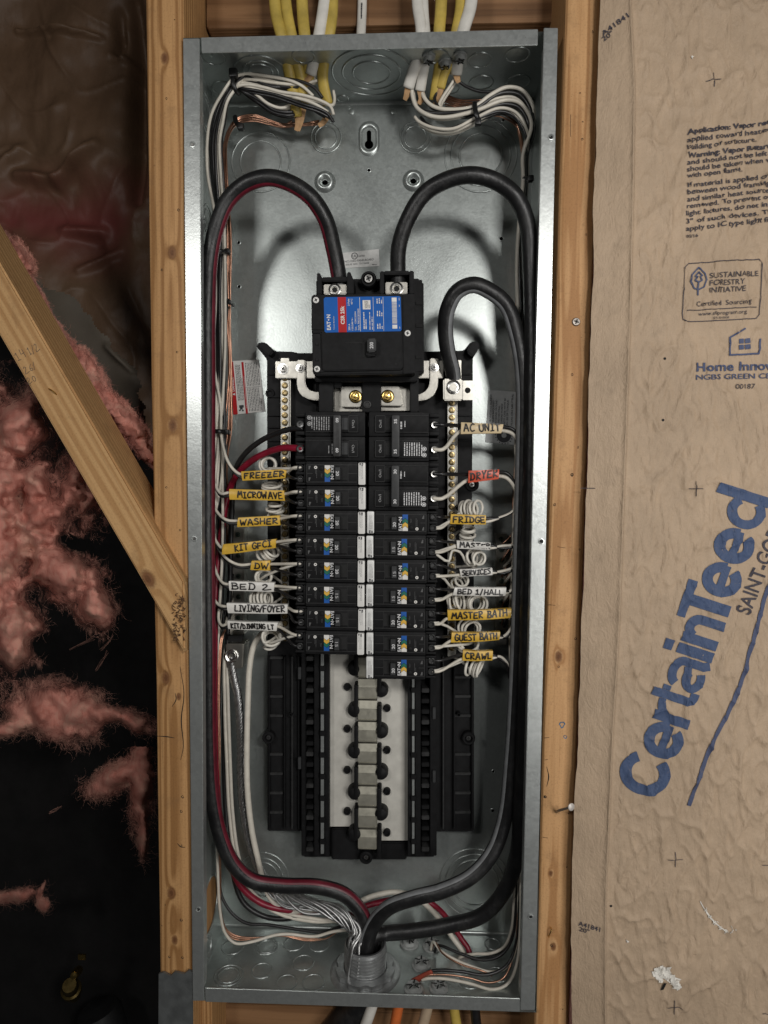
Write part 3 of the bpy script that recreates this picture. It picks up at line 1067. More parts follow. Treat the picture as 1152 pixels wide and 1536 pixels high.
clump('fibreglass_scrap', .48, -20, 95, 1320, 1375, [(15, 1345, 40, 12, -.2), (65, 1358, 10, 12), (62, 1335, 4, 22, .4)], [], 'small pink fibreglass scrap low at the left edge', 160, fat=.015, thr=.1)
clump('fibreglass_strip', .075, 0, 240, 330, 730, [(28, 385, 34, 15, .95), (52, 440, 46, 11, 1.05), (95, 515, 60, 13, .95), (125, 560, 46, 24, .8), (175, 620, 66, 20, .85), (222, 680, 36, 11, .8)], [],
      'torn edge of pink fibreglass batt along the top of the brace', 900, thr=.04, fat=.02, fm='fibre_s', flen=(6, 20), step=2.0, dens=.30)
# loose glassy strands over the dark bay
for i, seg in enumerate([[(105, 975), (125, 965), (142, 957)], [(152, 975), (165, 962), (172, 950)], [(145, 1005), (155, 990), (160, 978)], [(75, 1220), (82, 1215), (90, 1211)]]):
    mb = MB()
    for j in range(5):
        mb.tube([U(x + rnd.uniform(-3, 3), y + rnd.uniform(-3, 3), .5 + rnd.uniform(0, .02)) for x, y in seg], .0003, 3, 4, cap=False)
    mk('glass_strand', mb, M['fibre'], None, label='faint loose strands of glass wool in the dark lower left bay', cat='strands', group='loose strands in the dark bay')

# brass fitting with lagging deep in the lower left corner, dark duct beside it
o = thing('pipe_fitting', U(108, 1500, .5), 'small brass pipe fitting glinting deep in the lower left corner', 'pipe fitting')
mb = MB()
mb.lathe(U(106, 1482, .5), (.2, -.6, .75), [(0, .02), (.012, .02), (.014, .016), (.014, -.004), (.018, -.006), (.018, -.02), (.011, -.022), (.011, -.06)], 14)
mk('valve_body', mb, plain('dull_brass', (.16, .115, .04), .35, .9, var=.3, vs=60), o, smooth=True)
mb = MB()
mb.lathe(U(112, 1462, .49), (.1, -1, .3), [(0, .006), (.006, .005), (.008, 0), (.008, -.02)], 8)
mb.box(*[q for ab in zip((U(117, 1440, .5).x, U(117, 1440, .5).y, U(117, 1440, .5).z), (U(128, 1440, .5).x, U(117, 1440, .5).y + .003, U(117, 1432, .5).z)) for q in ab])
mk('valve_stem', mb, M['brass'], o, smooth=True)
mb = MB()
mb.lathe(U(155, 1545, .6), (-.25, 0, 1), [(.045, -.2), (.045, .03), (.038, .045), (0, .05)], 20)
mk('duct', mb, plain('dark_duct', (.012, .012, .012), .6, var=.3), None, smooth=True, label='dim dark duct behind the brass fitting at the lower left', cat='duct')

# ================================================================== KRAFT FACING AT THE RIGHT
EDGE = [(-80, 906), (0, 904), (200, 897), (400, 893), (560, 888), (760, 882.5), (950, 876), (1100, 870.5), (1190, 866), (1300, 861.5), (1400, 860), (1620, 861)]
FOLDL = [(-80, 942), (0, 945), (130, 951), (300, 949), (480, 944.5), (620, 939.5), (750, 934.8), (900, 930), (1010, 924), (1110, 918), (1230, 913), (1330, 908.6), (1450, 907), (1620, 909)]
KY = -.016


def col_table(tab):
    out = []
    for y in range(-220, 1761, 20):
        p = U(interp(tab, y), y, KY)
        out.append((-p.z, p.x))
    return out


ET, FT = col_table(EDGE), col_table(FOLDL)


def kraft_y(x, z):
    xe, xf = interp(ET, -z), interp(FT, -z)
    s_ = x - xf
    if s_ < 0:
        u_ = min(1, -s_ / max(.005, xf - xe))
        y = KY + .0085 * u_
        y += .0009 * mn.noise((x * 60, z * 14, 2.)) + .0010 * mn.noise((x * 20, z * 6, 5.))
        y += .0016 * u_ * mn.noise((z * 22, 3., 1.))
        y -= .0018 * math.exp(-(s_ / .0012) ** 2)
    else:
        g = min(1, s_ / .012)
        y = KY + .0022 * min(1, s_ / .003)
        y += g * (.0006 * mn.noise((x * 30, z * 10, 2.)) + .0008 * mn.noise((x * 130, z * 60, 5.)) + .0007 * mn.noise((x * 190, z * 95, 15.)))
        rg = abs(mn.noise((x * 75 + z * 8, z * 26, 11.)))
        y -= g * .0019 * (1 - rg) ** 16
        rg = abs(mn.noise((x * 34 - z * 9, z * 16, 31.)))
        y -= g * .0024 * (1 - rg) ** 20
        y -= .006 * math.sin(min(1, s_ / .2) * PI / 2)
        y -= .0018 * math.exp(-(s_ / .0009) ** 2)
    return y


M['kraft_r'] = kraft('kraft_paper', (.425, .316, .218))
mb = MB()
vs, fs = [], []
nz = 800
z0_, z1_ = .74, -.70
cols = None
for j in range(nz + 1):
    z = z0_ + (z1_ - z0_) * j / nz
    xe, xf = interp(ET, -z), interp(FT, -z)
    jag = .0009 * mn.noise((z * 60, 1., 1.)) + .0014 * mn.noise((z * 17, 5., 1.))
    xs = [xe + jag + (xf - xe - .002 - jag) * i / 12 for i in range(13)] + [xf - .0008, xf, xf + .0008] + [xf + .002 + .0016 * i for i in range(0, 150)]
    n = len(xs)
    vs += [(x, kraft_y(x, z), z) for x in xs]
for j in range(nz):
    for i in range(n - 1):
        a = j * n + i
        fs.append((a, a + n, a + n + 1, a + 1))
mb.add(vs, fs)
kr = thing('insulation_facing', (.3, 0, -.58), 'brown kraft paper insulation facing printed in blue beside the right stud', 'insulation paper')
mk('paper_sheet', mb, M['kraft_r'], kr, smooth=2)
mb = MB()
for j in range(0, 60):
    pass
xq0, xq1 = .21, .45
mb.box(xq0, xq1, .012, .095, z1_, z0_)
mk('glass_wool_batt', mb, M['pink'], kr)


def mk_print(name, mb, mat, label=None, maxlen=.0028):
    bm = bmesh.new()
    vv = [bm.verts.new(v) for v in mb.v]
    for f in mb.f:
        try:
            bm.faces.new([vv[i] for i in f])
        except ValueError:
            pass
    bmesh.ops.triangulate(bm, faces=bm.faces[:])
    for _ in range(5):
        es = [e for e in bm.edges if e.calc_length() > maxlen]
        if not es: break
        bmesh.ops.subdivide_edges(bm, edges=es, cuts=1, use_grid_fill=False)
        bmesh.ops.triangulate(bm, faces=[f for f in bm.faces if len(f.verts) > 3])
    for v in bm.verts:
        v.co.y = kraft_y(v.co.x, v.co.z) - .0011
    me = bpy.data.meshes.new(name)
    bm.to_mesh(me)
    bm.free()
    me.materials.append(mat)
    me.shade_smooth()
    o = bpy.data.objects.new(name, me)
    COL.objects.link(o)
    o.parent = kr
    o.location = -kr.location
    if label: o['label'] = label
    return o


KW = (.425, .316, .218)
M['ink_blue'] = kraft('blue_ink_on_kraft', KW, ink=(.058, .085, .160))
M['ink_blue2'] = kraft('blue_line_on_kraft', KW, ink=(.07, .085, .15))
M['ink_grey'] = kraft('grey_ink_on_kraft', KW, ink=(.055, .050, .062))


def kdir(a):
    return Vector((math.cos(a), 0, math.sin(a))), Vector((-math.sin(a), 0, math.cos(a)))


def K(px, py):
    return U(px, py, KY)


# big word: heavy sans letters drawn as broad strokes
def strip(mb, pts, w, o, u, v, k, lift=[0]):
    P = [Vector((x, y)) for x, y in pts]
    nn = len(P)
    L_, R_ = [], []
    for i, p in enumerate(P):
        a = (P[i] - P[i - 1]).normalized() if i else (P[1] - P[0]).normalized()
        b = (P[i + 1] - P[i]).normalized() if i < nn - 1 else a
        n1 = Vector((-a.y, a.x)); n2 = Vector((-b.y, b.x))
        m_ = (n1 + n2)
        m_ = m_ / max(.3, m_.length_squared) * 2
        L_.append(p + m_ * (w / 2)); R_.append(p - m_ * (w / 2))
    to = lambda q: o + u * (q.x * k) + v * (q.y * k)
    mb.add([to(q) for q in L_] + [to(q) for q in R_], [(i, i + 1, nn + i + 1, nn + i) for i in range(nn - 1)])


def arc(cx, cy, rx, ry, a0, a1, n_=18):
    return [(cx + rx * math.cos(math.radians(a0 + (a1 - a0) * i / n_)), cy + ry * math.sin(math.radians(a0 + (a1 - a0) * i / n_))) for i in range(n_ + 1)]


WS = 15.
LET = {
    'C': lambda w: [(arc(w / 2, 36, w / 2 - 7, 36 - 6.5, 36, 324, 28), 16.5)],
    'e': lambda w: [(arc(w / 2, 27, w / 2 - 6.5, 27 - 6, -4, 322, 26), 15.5), ([(13, 25.5), (w - 3, 25.5)], 11)],
    'r': lambda w: [([(WS / 2, 0), (WS / 2, 54)], WS), (arc(w - 1, 30, w - 10, 18, 160, 92, 8), 12)],
    't': lambda w: [([(w * .5, 68), (w * .5, 16)] + arc(w * .5 + 8, 14, 8, 8, 180, 275, 8) + [(w, 6)], WS - 2), ([(0, 48.5), (w * .5 - 7, 48.5)], 11), ([(w * .5 + 7, 48.5), (w, 48.5)], 11)],
    'a': lambda w: [(arc(w / 2, 37, w / 2 - 7, 11.5, 165, 0, 12) + [(w - 7, 20), (w - 7, 8), (w - 3, 0)], 13), (arc(w * .42, 16, w * .42 - 6, 10.5, 60, 310, 18), 12), ([(w * .50, 26.5), (w - 13.5, 29.5)], 10)],
    'i': lambda w: [([(w / 2, 0), (w / 2, 54)], w), ([(w / 2, 61), (w / 2, 74)], w)],
    'n': lambda w: [([(WS / 2, 0), (WS / 2, 54)], WS), (arc(w / 2 + 2, 33, w / 2 - 9.5, 15, 160, 0, 12) + [(w - 7.5, 20), (w - 7.5, 0)], 14)],
    'T': lambda w: [([(w / 2, 0), (w / 2, 58.6)], 17), ([(0, 65.5), (w, 65.5)], 13.5)],
    'd': lambda w: [([(w - WS / 2, 0), (w - WS / 2, 78)], WS), (arc(w * .46, 27, w * .46 - 6, 21, 40, 320, 24), 13)],
}
mb = MB()
b0 = K(990.5, 1200.5)
p1 = K(1153.5, 747.5)
vec = p1 - b0
angw = math.atan2(vec.z, vec.x)
u_, v_ = kdir(angw)
kk = vec.length / 481.
for ch, a_, e_ in [('C', 0, 66), ('e', 63, 117), ('r', 117, 147), ('t', 143, 172), ('a', 171, 221), ('i', 223, 239), ('n', 242, 288), ('T', 276, 333), ('e', 322, 371), ('e', 374, 424), ('d', 427, 481)]:
    for st_, w_ in LET[ch](e_ - a_):
        strip(mb, [(a_ + x, y) for x, y in st_], w_, b0, u_, v_, kk)
mk_print('printed_word', mb, M['ink_blue'], 'large blue printed word running steeply up the paper')
mb = MB()
put_text(mb, 'SAINT-GOBAIN', K(1121, 922), *kdir(math.radians(71)), .0145, .113, bold=.012)
mk_print('printed_word', mb, M['ink_grey'], 'small printed line beside the large blue word')
mb = MB()
pts = spline([K(x, y) for x, y in [(1032, 1207), (1048, 1160), (1068, 1108), (1088, 1070), (1105, 1030), (1122, 975), (1136, 925), (1150, 875), (1166, 830), (1185, 790)]], 6)
for a, b in zip(pts[:-1], pts[1:]):
    d = (b - a).normalized()
    q = Vector((-d.z, 0, d.x)) * .0019
    mb.add([a - q, b - q, b + q, a + q], [(0, 1, 2, 3)])
mk_print('printed_curve', mb, M['ink_blue2'])

mb = MB()
lines = [('Application: Vapor retarder', 203, .092), ('applied toward heated area', 214.5, .0915), ('building or structure.', 225.5, .0625), ('Warning: Vapor Retarder fa', 238, .0905), ('and should not be left expo', 248, .091),
         ('should be taken when work', 258, .0885), ('with open flame.', 267.5, .050), ('If material is applied over ex', 282.5, .0925), ('between wood framing and', 292.5, .0885), ('and similar heat sources, the', 303, .092),
         ('removed. To prevent overhe', 313, .0905), ('light fixtures, do not insulate', 324, .0925), ('3" of such devices. This v', 336, .090), ('apply to IC type light fixtures', 347, .0955), ('05/16', 358, .0105)]
for i, (s_, y, L) in enumerate(lines):
    u1, v1 = kdir(math.radians(5.2))
    put_text(mb, s_, K(1030 - (1.5 if i > 10 else 0), y), u1, v1, .0046 if i < 14 else .003, L, bold=.03 if i in (0, 3) else .012)
mk_print('printed_paragraphs', mb, M['ink_grey'])

mb = MB()
u1, v1 = kdir(math.radians(2.2))
for s_, x, y, c, L, bo in [('SUSTAINABLE', 1063, 418.5, .0051, .0445, 0), ('FORESTRY', 1063, 429.5, .0051, .0315, 0), ('INITIATIVE', 1063, 440, .0051, .0325, 0), ('Certified  Sourcing', 1044, 460, .0048, .049, 0), ('www.sfiprogram.org', 1047, 474, .0036, .0435, 0), ('SFI-01008', 1068, 479.5, .0022, .0145, 0)]:
    put_text(mb, s_, K(x, y), u1, v1, c, L, bold=bo)
def poly_line(mb, pts, w, closed=False):
    P = [K(x, y) for x, y in pts]
    if closed: P.append(P[0])
    for a, b in zip(P[:-1], P[1:]):
        d = (b - a).normalized()
        q = Vector((-d.z, 0, d.x)) * (w / 2)
        a, b = a - d * w * .3, b + d * w * .3
        mb.add([a - q, b - q, b + q, a + q], [(0, 1, 2, 3)])
poly_line(mb, [(1032, 396), (1085, 393), (1134, 391), (1139, 395), (1140, 403), (1138, 440), (1136, 473), (1131, 479), (1080, 481.5), (1030, 483), (1024, 479), (1023, 470), (1025, 430), (1026, 402)], .0007, True)
poly_line(mb, [(1029, 466.5), (1080, 464), (1132, 462)], .0006)
mk_print('printed_badge', mb, M['ink_grey'])
mb = MB()
poly_line(mb, [(1047, 402), (1037, 413), (1035, 423), (1040, 433), (1047, 435), (1055, 431), (1059, 420), (1056, 411)], .0013, True)
poly_line(mb, [(1047, 409), (1042, 415), (1045, 416), (1041, 422), (1047, 424), (1052, 421), (1049, 416), (1052, 414)], .0013, True)
poly_line(mb, [(1047, 424), (1046, 432), (1046, 443)], .0014)
mk_print('printed_leaf_mark', mb, M['ink_blue2'])
mb = MB()
poly_line(mb, [(1115, 494), (1093, 507), (1092, 533.5), (1135, 531.5), (1137, 510)], .0016)
for (x, y) in [(1106, 509), (1115, 508.5), (1106, 518), (1115, 517.5)]:
    poly_line(mb, [(x + 2.2, y + 3.8), (x + 5.2, y + 3.5)], .0044)
put_text(mb, 'Home Innovation', K(1043, 557.5), *kdir(math.radians(1)), .0085, .098, bold=.022)
put_text(mb, 'NGBS GREEN CERTIFIED', K(1043, 570), *kdir(math.radians(1)), .0050, .100, bold=.01)
mk_print('printed_house_mark', mb, M['ink_blue2'])
mb = MB()
put_text(mb, '00187', K(1101, 584), *kdir(math.radians(1)), .0048, .0175)
mk_print('printed_number', mb, M['ink_grey'])
for (x, y) in [(1069, 122), (1042, 733), (884, 732.5), (1012, 1288), (1010, 1508), (1151, 1515), (1151, 1294)]:
    mb = MB()
    poly_line(mb, [(x - 11, y + (1.5 if y < 200 else 0)), (x + 11, y - (1.5 if y < 200 else 0))], .0006)
    if x != 884:
        poly_line(mb, [(x, y - 11), (x, y - .6)], .0006)
        poly_line(mb, [(x, y + .6), (x, y + 11)], .0006)
    mk_print('printed_cross', mb, M['ink_grey'])
for x, y, an, L1 in ((908, 47, 30, .0250), (869.5, 1394, -6, .0205)):
    mb = MB()
    put_text(mb, 'A41841', K(x, y), *kdir(math.radians(an)), .0050, L1, bold=.01)
    put_text(mb, '20"', K(x + 1, y + 8), *kdir(math.radians(an)), .0047, .0095, bold=.01)
    mk_print('printed_code', mb, M['ink_grey'])


# torn white scuffs in the paper
def scuff(pts_w, n, name, big=1.):
    mb = MB()
    for i in range(n):
        x, y, w = pts_w[rnd.randrange(len(pts_w))]
        x += rnd.gauss(0, w)
        y += rnd.gauss(0, w)
        c = K(x, y)
        a = rnd.uniform(0, PI)
        l, q = big * rnd.uniform(.0004, .0018), big * rnd.uniform(.0002, .0008)
        e, g = Vector((math.cos(a), 0, math.sin(a))), Vector((-math.sin(a), 0, math.cos(a)))
        mb.add([c - e * l - g * q * .3, c + e * l * .2 - g * q, c + e * l + g * q * .2, c - e * l * .3 + g * q], [(0, 1, 2, 3)])
    o = mk(name, mb, M['paper_white'], kr)
    for v in o.data.vertices:
        v.co.y = kraft_y(v.co.x, v.co.z) - .0006 - rnd.uniform(0, .0013)
    return o


M['paper_white'] = plain('torn_white_fibres', (.72, .69, .63), .7, var=.12, vs=200)
scuff([(985, 1456, 3), (992, 1455, 3), (1000, 1458, 3), (1008, 1466, 3), (1013, 1474, 3), (990, 1462, 3)], 190, 'torn_patch', 2.2)
scuff([(1055, 1360, 1.2), (1062, 1370, 1.4), (1070, 1380, 1.6), (1078, 1388, 1.6), (1086, 1392, 1.5), (1096, 1390, 3)], 60, 'torn_fleck')
mb = MB()
poly_line(mb, [(1049, 1350), (1053, 1358), (1057, 1364)], .0009)
poly_line(mb, [(1057, 1364), (1064, 1374), (1072, 1382)], .0016)
poly_line(mb, [(1072, 1382), (1079, 1388), (1086, 1392)], .0012)
mk_print('torn_streak', mb, M['paper_white'])
scuff([(941, 1412, .5), (1037, 87, .5), (993, 1468, 6)], 14, 'torn_fleck')
mb = MB()
c = K(993, 1477)
mb.add([c + Vector(p) for p in [(-.002, -.0012, -.005), (.001, -.0014, -.004), (.003, -.0014, .005), (.0005, -.0012, .004)]], [(0, 1, 2, 3)])
o = mk('slit', mb, M['hole'], kr)
for v in o.data.vertices: v.co.y = kraft_y(v.co.x, v.co.z) - .0008
mb = MB()
for x, y in [(997, 538), (995, 630), (917, 1360)]:
    c = K(x, y)
    mb.lathe(Vector((c.x, kraft_y(c.x, c.z) - .0006, c.z)), (0, -1, 0), [(0, .0002), (.0012, .0001), (.0013, 0)], 8)
mk('speck', mb, M['hole'], kr)
# ================================================================== ENCLOSURE
def slab(name, poly, d0, d1, mat, parent, bev=.0006, world=False, local=False, **kw):
    """block with the outline poly (pixels seen at depth d0), from depth d0 back to d1, edges bevelled"""
    P = poly if world else [(lambda p: (p.x, p.z))(U(x, y, d0)) for x, y in poly]
    ar = sum(P[i][0] * P[(i + 1) % len(P)][1] - P[(i + 1) % len(P)][0] * P[i][1] for i in range(len(P)))
    if ar < 0: P = list(reversed(P))
    mb = MB()
    mb.prism(P, d0, d1)
    o = mk(name, mb, mat, parent, local=local, **kw)
    bm = bmesh.new()
    bm.from_mesh(o.data)
    bmesh.ops.recalc_face_normals(bm, faces=bm.faces[:])
    if bev:
        es = [e for e in bm.edges if min(v.co.y for v in e.verts) < d0 + 1e-6]
        bmesh.ops.bevel(bm, geom=es, offset=bev, segments=2, affect='EDGES', clamp_overlap=True)
    bm.to_mesh(o.data)
    bm.free()
    o.data.shade_smooth()
    o.data.set_sharp_from_angle(angle=math.radians(35))
    return o


def R4(x0, y0, x1, y1):
    return [(x0, y0), (x1, y0), (x1, y1), (x0, y1)]


def holed(outer, holes, to3):
    bm = bmesh.new()
    es = []
    for loop in [outer] + holes:
        vv = [bm.verts.new(to3(*p)) for p in loop]
        es += [bm.edges.new((vv[i], vv[(i + 1) % len(vv)])) for i in range(len(vv))]
    bmesh.ops.triangle_fill(bm, edges=es, use_beauty=True, use_dissolve=False)
    bm.verts.index_update()
    mb = MB()
    mb.add([v.co.copy() for v in bm.verts], [tuple(v.index for v in f.verts) for f in bm.faces])
    bm.free()
    return mb


def circ(cx, cz, r, n=16):
    return [(cx + r * math.cos(2 * PI * i / n), cz + r * math.sin(2 * PI * i / n)) for i in range(n)]


HX, HZ = PW / 2, PH / 2
enc = thing('panel_enclosure', (0, 0, -HZ), 'tall open galvanised steel breaker panel enclosure between the two studs', 'electrical panel')
# back sheet with its punched holes
holes = []
hole_list = [(358, 364, 1.7), (358.6, 430, 1.7), (752, 358, 2.0), (553.5, 255.5, 1.7), (755, 180, 1.6), (740, 1157, 1.5), (739, 1216, 1.8), (487.5, 274.5, 3.4), (620, 272, 3.4), (752, 805, 1.5)]
for px, py, r in hole_list:
    p = U(px, py, PD)
    holes.append(circ(p.x, p.z, r * mm, 14))
kc, kt = U(553.5, 217, PD), U(553.5, 199, PD)
r1, r2 = .0050, .0026
kh = [(kc.x + r1 * math.cos(a), kc.z + r1 * math.sin(a)) for a in [math.radians(d) for d in range(120, 421, 20)]]
kh += [(kt.x + r2 * math.cos(a), kt.z + r2 * math.sin(a)) for a in [math.radians(d) for d in range(0, 181, 20)]]
holes.append(kh)
bw = mk('back_wall', holed([(-HX, -HZ), (HX, -HZ), (HX, HZ), (-HX, HZ)], holes, lambda x, z: Vector((x, PD, z))), M['galv'], enc)
lh = UX(314.5, 1357, -HX)
rh = 41 * pxm(lh.y)
rh = min(rh, .045)
mb = MB()
n_ = 40
zz0, zz1 = lh.z - .056, lh.z + .056
ring_i, ring_o = [], []
for i in range(n_):
    a_ = 2 * PI * (i + .5) / n_
    cy_, cz_ = math.cos(a_), math.sin(a_)
    ring_i.append((-HX, lh.y + rh * cy_, lh.z + rh * cz_))
    ty = ((PD if cy_ > 0 else .001) - lh.y) / cy_ if abs(cy_) > 1e-6 else 9
    tz = ((zz1 if cz_ > 0 else zz0) - lh.z) / cz_ if abs(cz_) > 1e-6 else 9
    t_ = min(ty, tz)
    ring_o.append((-HX, lh.y + t_ * cy_, lh.z + t_ * cz_))
mb.add(ring_i + ring_o, [(i, (i + 1) % n_, n_ + (i + 1) % n_, n_ + i) for i in range(n_)])
for (y_, z_) in ((.001, zz0), (.001, zz1), (PD, zz0), (PD, zz1)):   # fill the four corners
    near = sorted(range(n_), key=lambda i: (ring_o[i][1] - y_) ** 2 + (ring_o[i][2] - z_) ** 2)[:2]
    mb.add([(-HX, y_, z_), ring_o[near[0]], ring_o[near[1]]], [(0, 1, 2)])
mb.add([(-HX, .001, -HZ), (-HX, PD, -HZ), (-HX, PD, zz0), (-HX, .001, zz0)], [(0, 1, 2, 3)])
mb.add([(-HX, .001, zz1), (-HX, PD, zz1), (-HX, PD, HZ), (-HX, .001, HZ)], [(0, 1, 2, 3)])
lw = mk('side_wall', mb, M['galv'], enc)
mb = MB(); mb.add([(HX, .001, -HZ), (HX, PD, -HZ), (HX, PD, HZ), (HX, .001, HZ)], [(0, 1, 2, 3)])
rw = mk('side_wall', mb, M['galv'], enc)
mb = MB(); mb.add([(-HX, .001, HZ), (HX, .001, HZ), (HX, PD, HZ), (-HX, PD, HZ)], [(0, 1, 2, 3)])
tw = mk('top_wall', mb, M['galv'], enc)
mb = MB(); mb.add([(-HX, .001, -HZ), (HX, .001, -HZ), (HX, PD, -HZ), (-HX, PD, -HZ)], [(0, 1, 2, 3)])
bt = mk('bottom_wall', mb, M['galv'], enc)
# rounded seam where back meets top and bottom
for z in (HZ, -HZ):
    mb = MB()
    s_ = 1 if z > 0 else -1
    r = .003
    vs = []
    for i in range(5):
        a = PI / 2 * i / 4
        y, zz = PD - .0002 - r + r * math.sin(a), z - s_ * (.0002 + r) + s_ * r * math.cos(a)
        vs += [(-HX + .001, y, zz), (HX - .001, y, zz)]
    mb.add(vs, [(2 * i, 2 * i + 1, 2 * i + 3, 2 * i + 2) for i in range(4)])
    mk('seam', mb, M['galv'], tw if z > 0 else bt, smooth=2)

# front flanges
fl = slab('flange', [(274.5, 57.5), (299, 57.5), (306, 1501.5), (289, 1501.5)], 0, .0016, M['lip'], enc, .0005)
fr_ = slab('flange', [(816, 41.5), (837, 41.5), (802.5, 1515.5), (780.5, 1515.5)], 0, .0016, M['lip'], enc, .0005)
ft = slab('flange', [(301.5, 56), (807, 43.5), (806.5, 67.5), (302.5, 79)], .0004, .0018, M['lip'], enc, .0004)
fb = slab('flange', [(307.5, 1482), (779.8, 1498), (779.8, 1518), (308, 1503)], .0004, .0018, M['lip'], enc, .0004)
# outer return of the side flanges, so the sheet has an edge
for pl, o in (([(296.5, 80), (299.3, 80), (306.3, 1480), (304.5, 1480)], fl), ([(815.6, 70), (818, 70), (782.5, 1497), (780.2, 1497)], fr_)):
    slab('hem', pl, .0017, .012, M['lip'], o, 0)
for (x, y, o, dark) in [(289, 217, fl, 0), (291, 808, fl, 0), (297.5, 1364.5, fl, 0), (826.5, 206, fr_, 1), (812, 812, fr_, 1), (796, 1375.5, fr_, 1)]:
    c = U(x, y, -.0002)
    mb = MB()
    mb.lathe(c, (0, -1, 0), [(.0032, 0), (.0030, .0006), (.0022, .0007), (.0017, .0001), (.0016, -.001)], 14)
    mb.lathe(c, (0, -1, 0), [(.0016, -.0001), (0, -.0001)], 14, 1)
    mk('screw_hole', mb, [M['lip'], M['hole'] if dark else M['screw']], o, smooth=True)


def ring_part(parent, c, nrm, radii, tr=.00055, nubs=2, mat=None, name='knockout'):
    mb = MB()
    nrm = Vector(nrm)
    e1 = nrm.orthogonal().normalized()
    e2 = nrm.cross(e1).normalized()
    c = Vector(c) + nrm * .0001
    for R in radii:
        n = 40
        P = [c + (e1 * math.cos(2 * PI * i / n) + e2 * math.sin(2 * PI * i / n)) * R for i in range(n + 1)]
        mb.tube(P, tr, 6, 1, cap=False, smooth=False)
        for k in range(nubs):
            a = rnd.uniform(0, 2 * PI)
            q = c + (e1 * math.cos(a) + e2 * math.sin(a)) * R
            mb.lathe(q, nrm, [(.0016, 0), (.0013, .0006), (0, .0009)], 8)
    # slightly dished centre disc
    R = radii[-1]
    mb.lathe(c, nrm, [(R * .96, .0001), (R * .8, .0003), (0, .0004)], 28)
    return mk(name, mb, mat or M['galv'], parent, smooth=2)


for px, py, radii in [(391, 243, (43, 30)), (721, 233, (52, 43, 31)), (489, 206, (22, 16)), (623, 206, (22, 16)), (527, 167, (4.5,)), (590, 167, (4,)), (394, 1316, (40, 31, 24)), (712, 1324, (54, 45, 36))]:
    ring_part(bw, U(px, py, PD), (0, -1, 0), [r * pxm(PD) for r in radii], .0010 if radii[0] > 10 else .0004, 2 if radii[0] > 10 else 0)
for px, py, radii in [(557, 109, (57, 42, 27)), (391, 107, (37, 25, 17)), (320, 86, (17,)), (337, 133, (18,)), (720, 90, (17,)), (722, 124, (17,)), (776, 82, (17,)), (778, 122, (16,)), (514, 148, (8,)), (676, 133, (12,)), (455, 84, (16,)), (655, 84, (16,))]:
    p = UZ(px, py, HZ)
    ring_part(tw, p, (0, 0, -1), [r * pxm(p.y) for r in radii], .0010)
for px, py, radii in [(349, 1420, (17,)), (400, 1420, (17, 14)), (441, 1415, (16,)), (479, 1417, (15,)), (343, 1463, (22, 16)), (393, 1456, (16,)), (455, 1444, (16,)), (430, 1474, (16,)), (470, 1474, (17,)), (739, 1416, (12,)), (704, 1472, (15,)), (745, 1462, (15,))]:
    p = UZ(px, py, -HZ)
    ring_part(bt, p, (0, 0, 1), [r * pxm(p.y) for r in radii], .0010)
for py, px, R in [(170, 309, .02), (330, 311, .016), (1452, 311, .016), (1420, 312, .014)]:
    p = UX(px, py, -HX)
    ring_part(lw, p, (1, 0, 0), [R, R * .7], .0007)
ring_part(lw, lh, (1, 0, 0), [rh], .0011, 0, name='hole_rim')
bpy.data.objects['hole_rim'].data.materials[0] = M['galv']
# remove the dish of the open hole: keep the rim only
_me = bpy.data.objects['hole_rim'].data
_bm = bmesh.new(); _bm.from_mesh(_me)
bmesh.ops.delete(_bm, geom=[v for v in _bm.verts if (v.co - lh).length < rh * .98 - .0012], context='VERTS')
_bm.to_mesh(_me); _bm.free()

# embossed mounts on the back
for (px, py) in [(487.5, 273), (620, 271)]:
    c = U(px, py, PD)
    mb = MB()
    mb.lathe(c, (0, -1, 0), [(.0125, .0001), (.0115, .0012), (.0095, .0040), (.0078, .0046), (.0062, .0042), (.0050, .0020), (.0040, .0016), (.0036, .0006)], 28)
    mk('embossed_mount', mb, M['galv'], bw, smooth=2)
mb = MB()
oval = []
for i in range(32):
    a = 2 * PI * i / 32
    oval.append((math.cos(a) * .0098, math.sin(a) * .0098 + (.0060 if math.sin(a) > 0 else -.0060)))
ck = U(553.5, 208, PD)
vs = []
for sc_, h in ((1.25, .0001), (1.12, .0016), (.98, .0024), (.86, .0018), (.80, .0004)):
    vs += [(ck.x + x * sc_, PD - h, ck.z + z * sc_) for x, z in oval]
mb.add(vs, [(k * 32 + i, (k + 1) * 32 + i, (k + 1) * 32 + (i + 1) % 32, k * 32 + (i + 1) % 32) for k in range(4) for i in range(32)])
mk('keyhole_boss', mb, M['galv'], bw, smooth=2)
for px, py, r in hole_list[:7]:
    mb = MB()
    mb.lathe(U(px, py, PD), (0, -1, 0), [(r * mm * 1.7, .0001), (r * mm * 1.35, .0007), (r * mm, .0004)], 14)
    mk('hole_burr', mb, M['galv'], bw, smooth=2)
# something to close the wall behind the enclosure
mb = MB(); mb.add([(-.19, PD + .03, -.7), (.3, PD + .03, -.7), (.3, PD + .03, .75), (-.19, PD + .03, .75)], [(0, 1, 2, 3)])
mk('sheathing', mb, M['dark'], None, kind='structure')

# ================================================================== STICKERS ON THE BACK WALL
def quad_axes(q, d):
    """q: px corners tl, tr, br, bl at depth d -> (bl, u, v, width, height)"""
    tl, tr, br_, bl = [U(x, y, d) for x, y in q]
    u = ((tr - tl) + (br_ - bl)) / 2
    v = ((tl - bl) + (tr - br_)) / 2
    w, h = u.length, v.length
    return bl, u.normalized(), v.normalized(), w, h


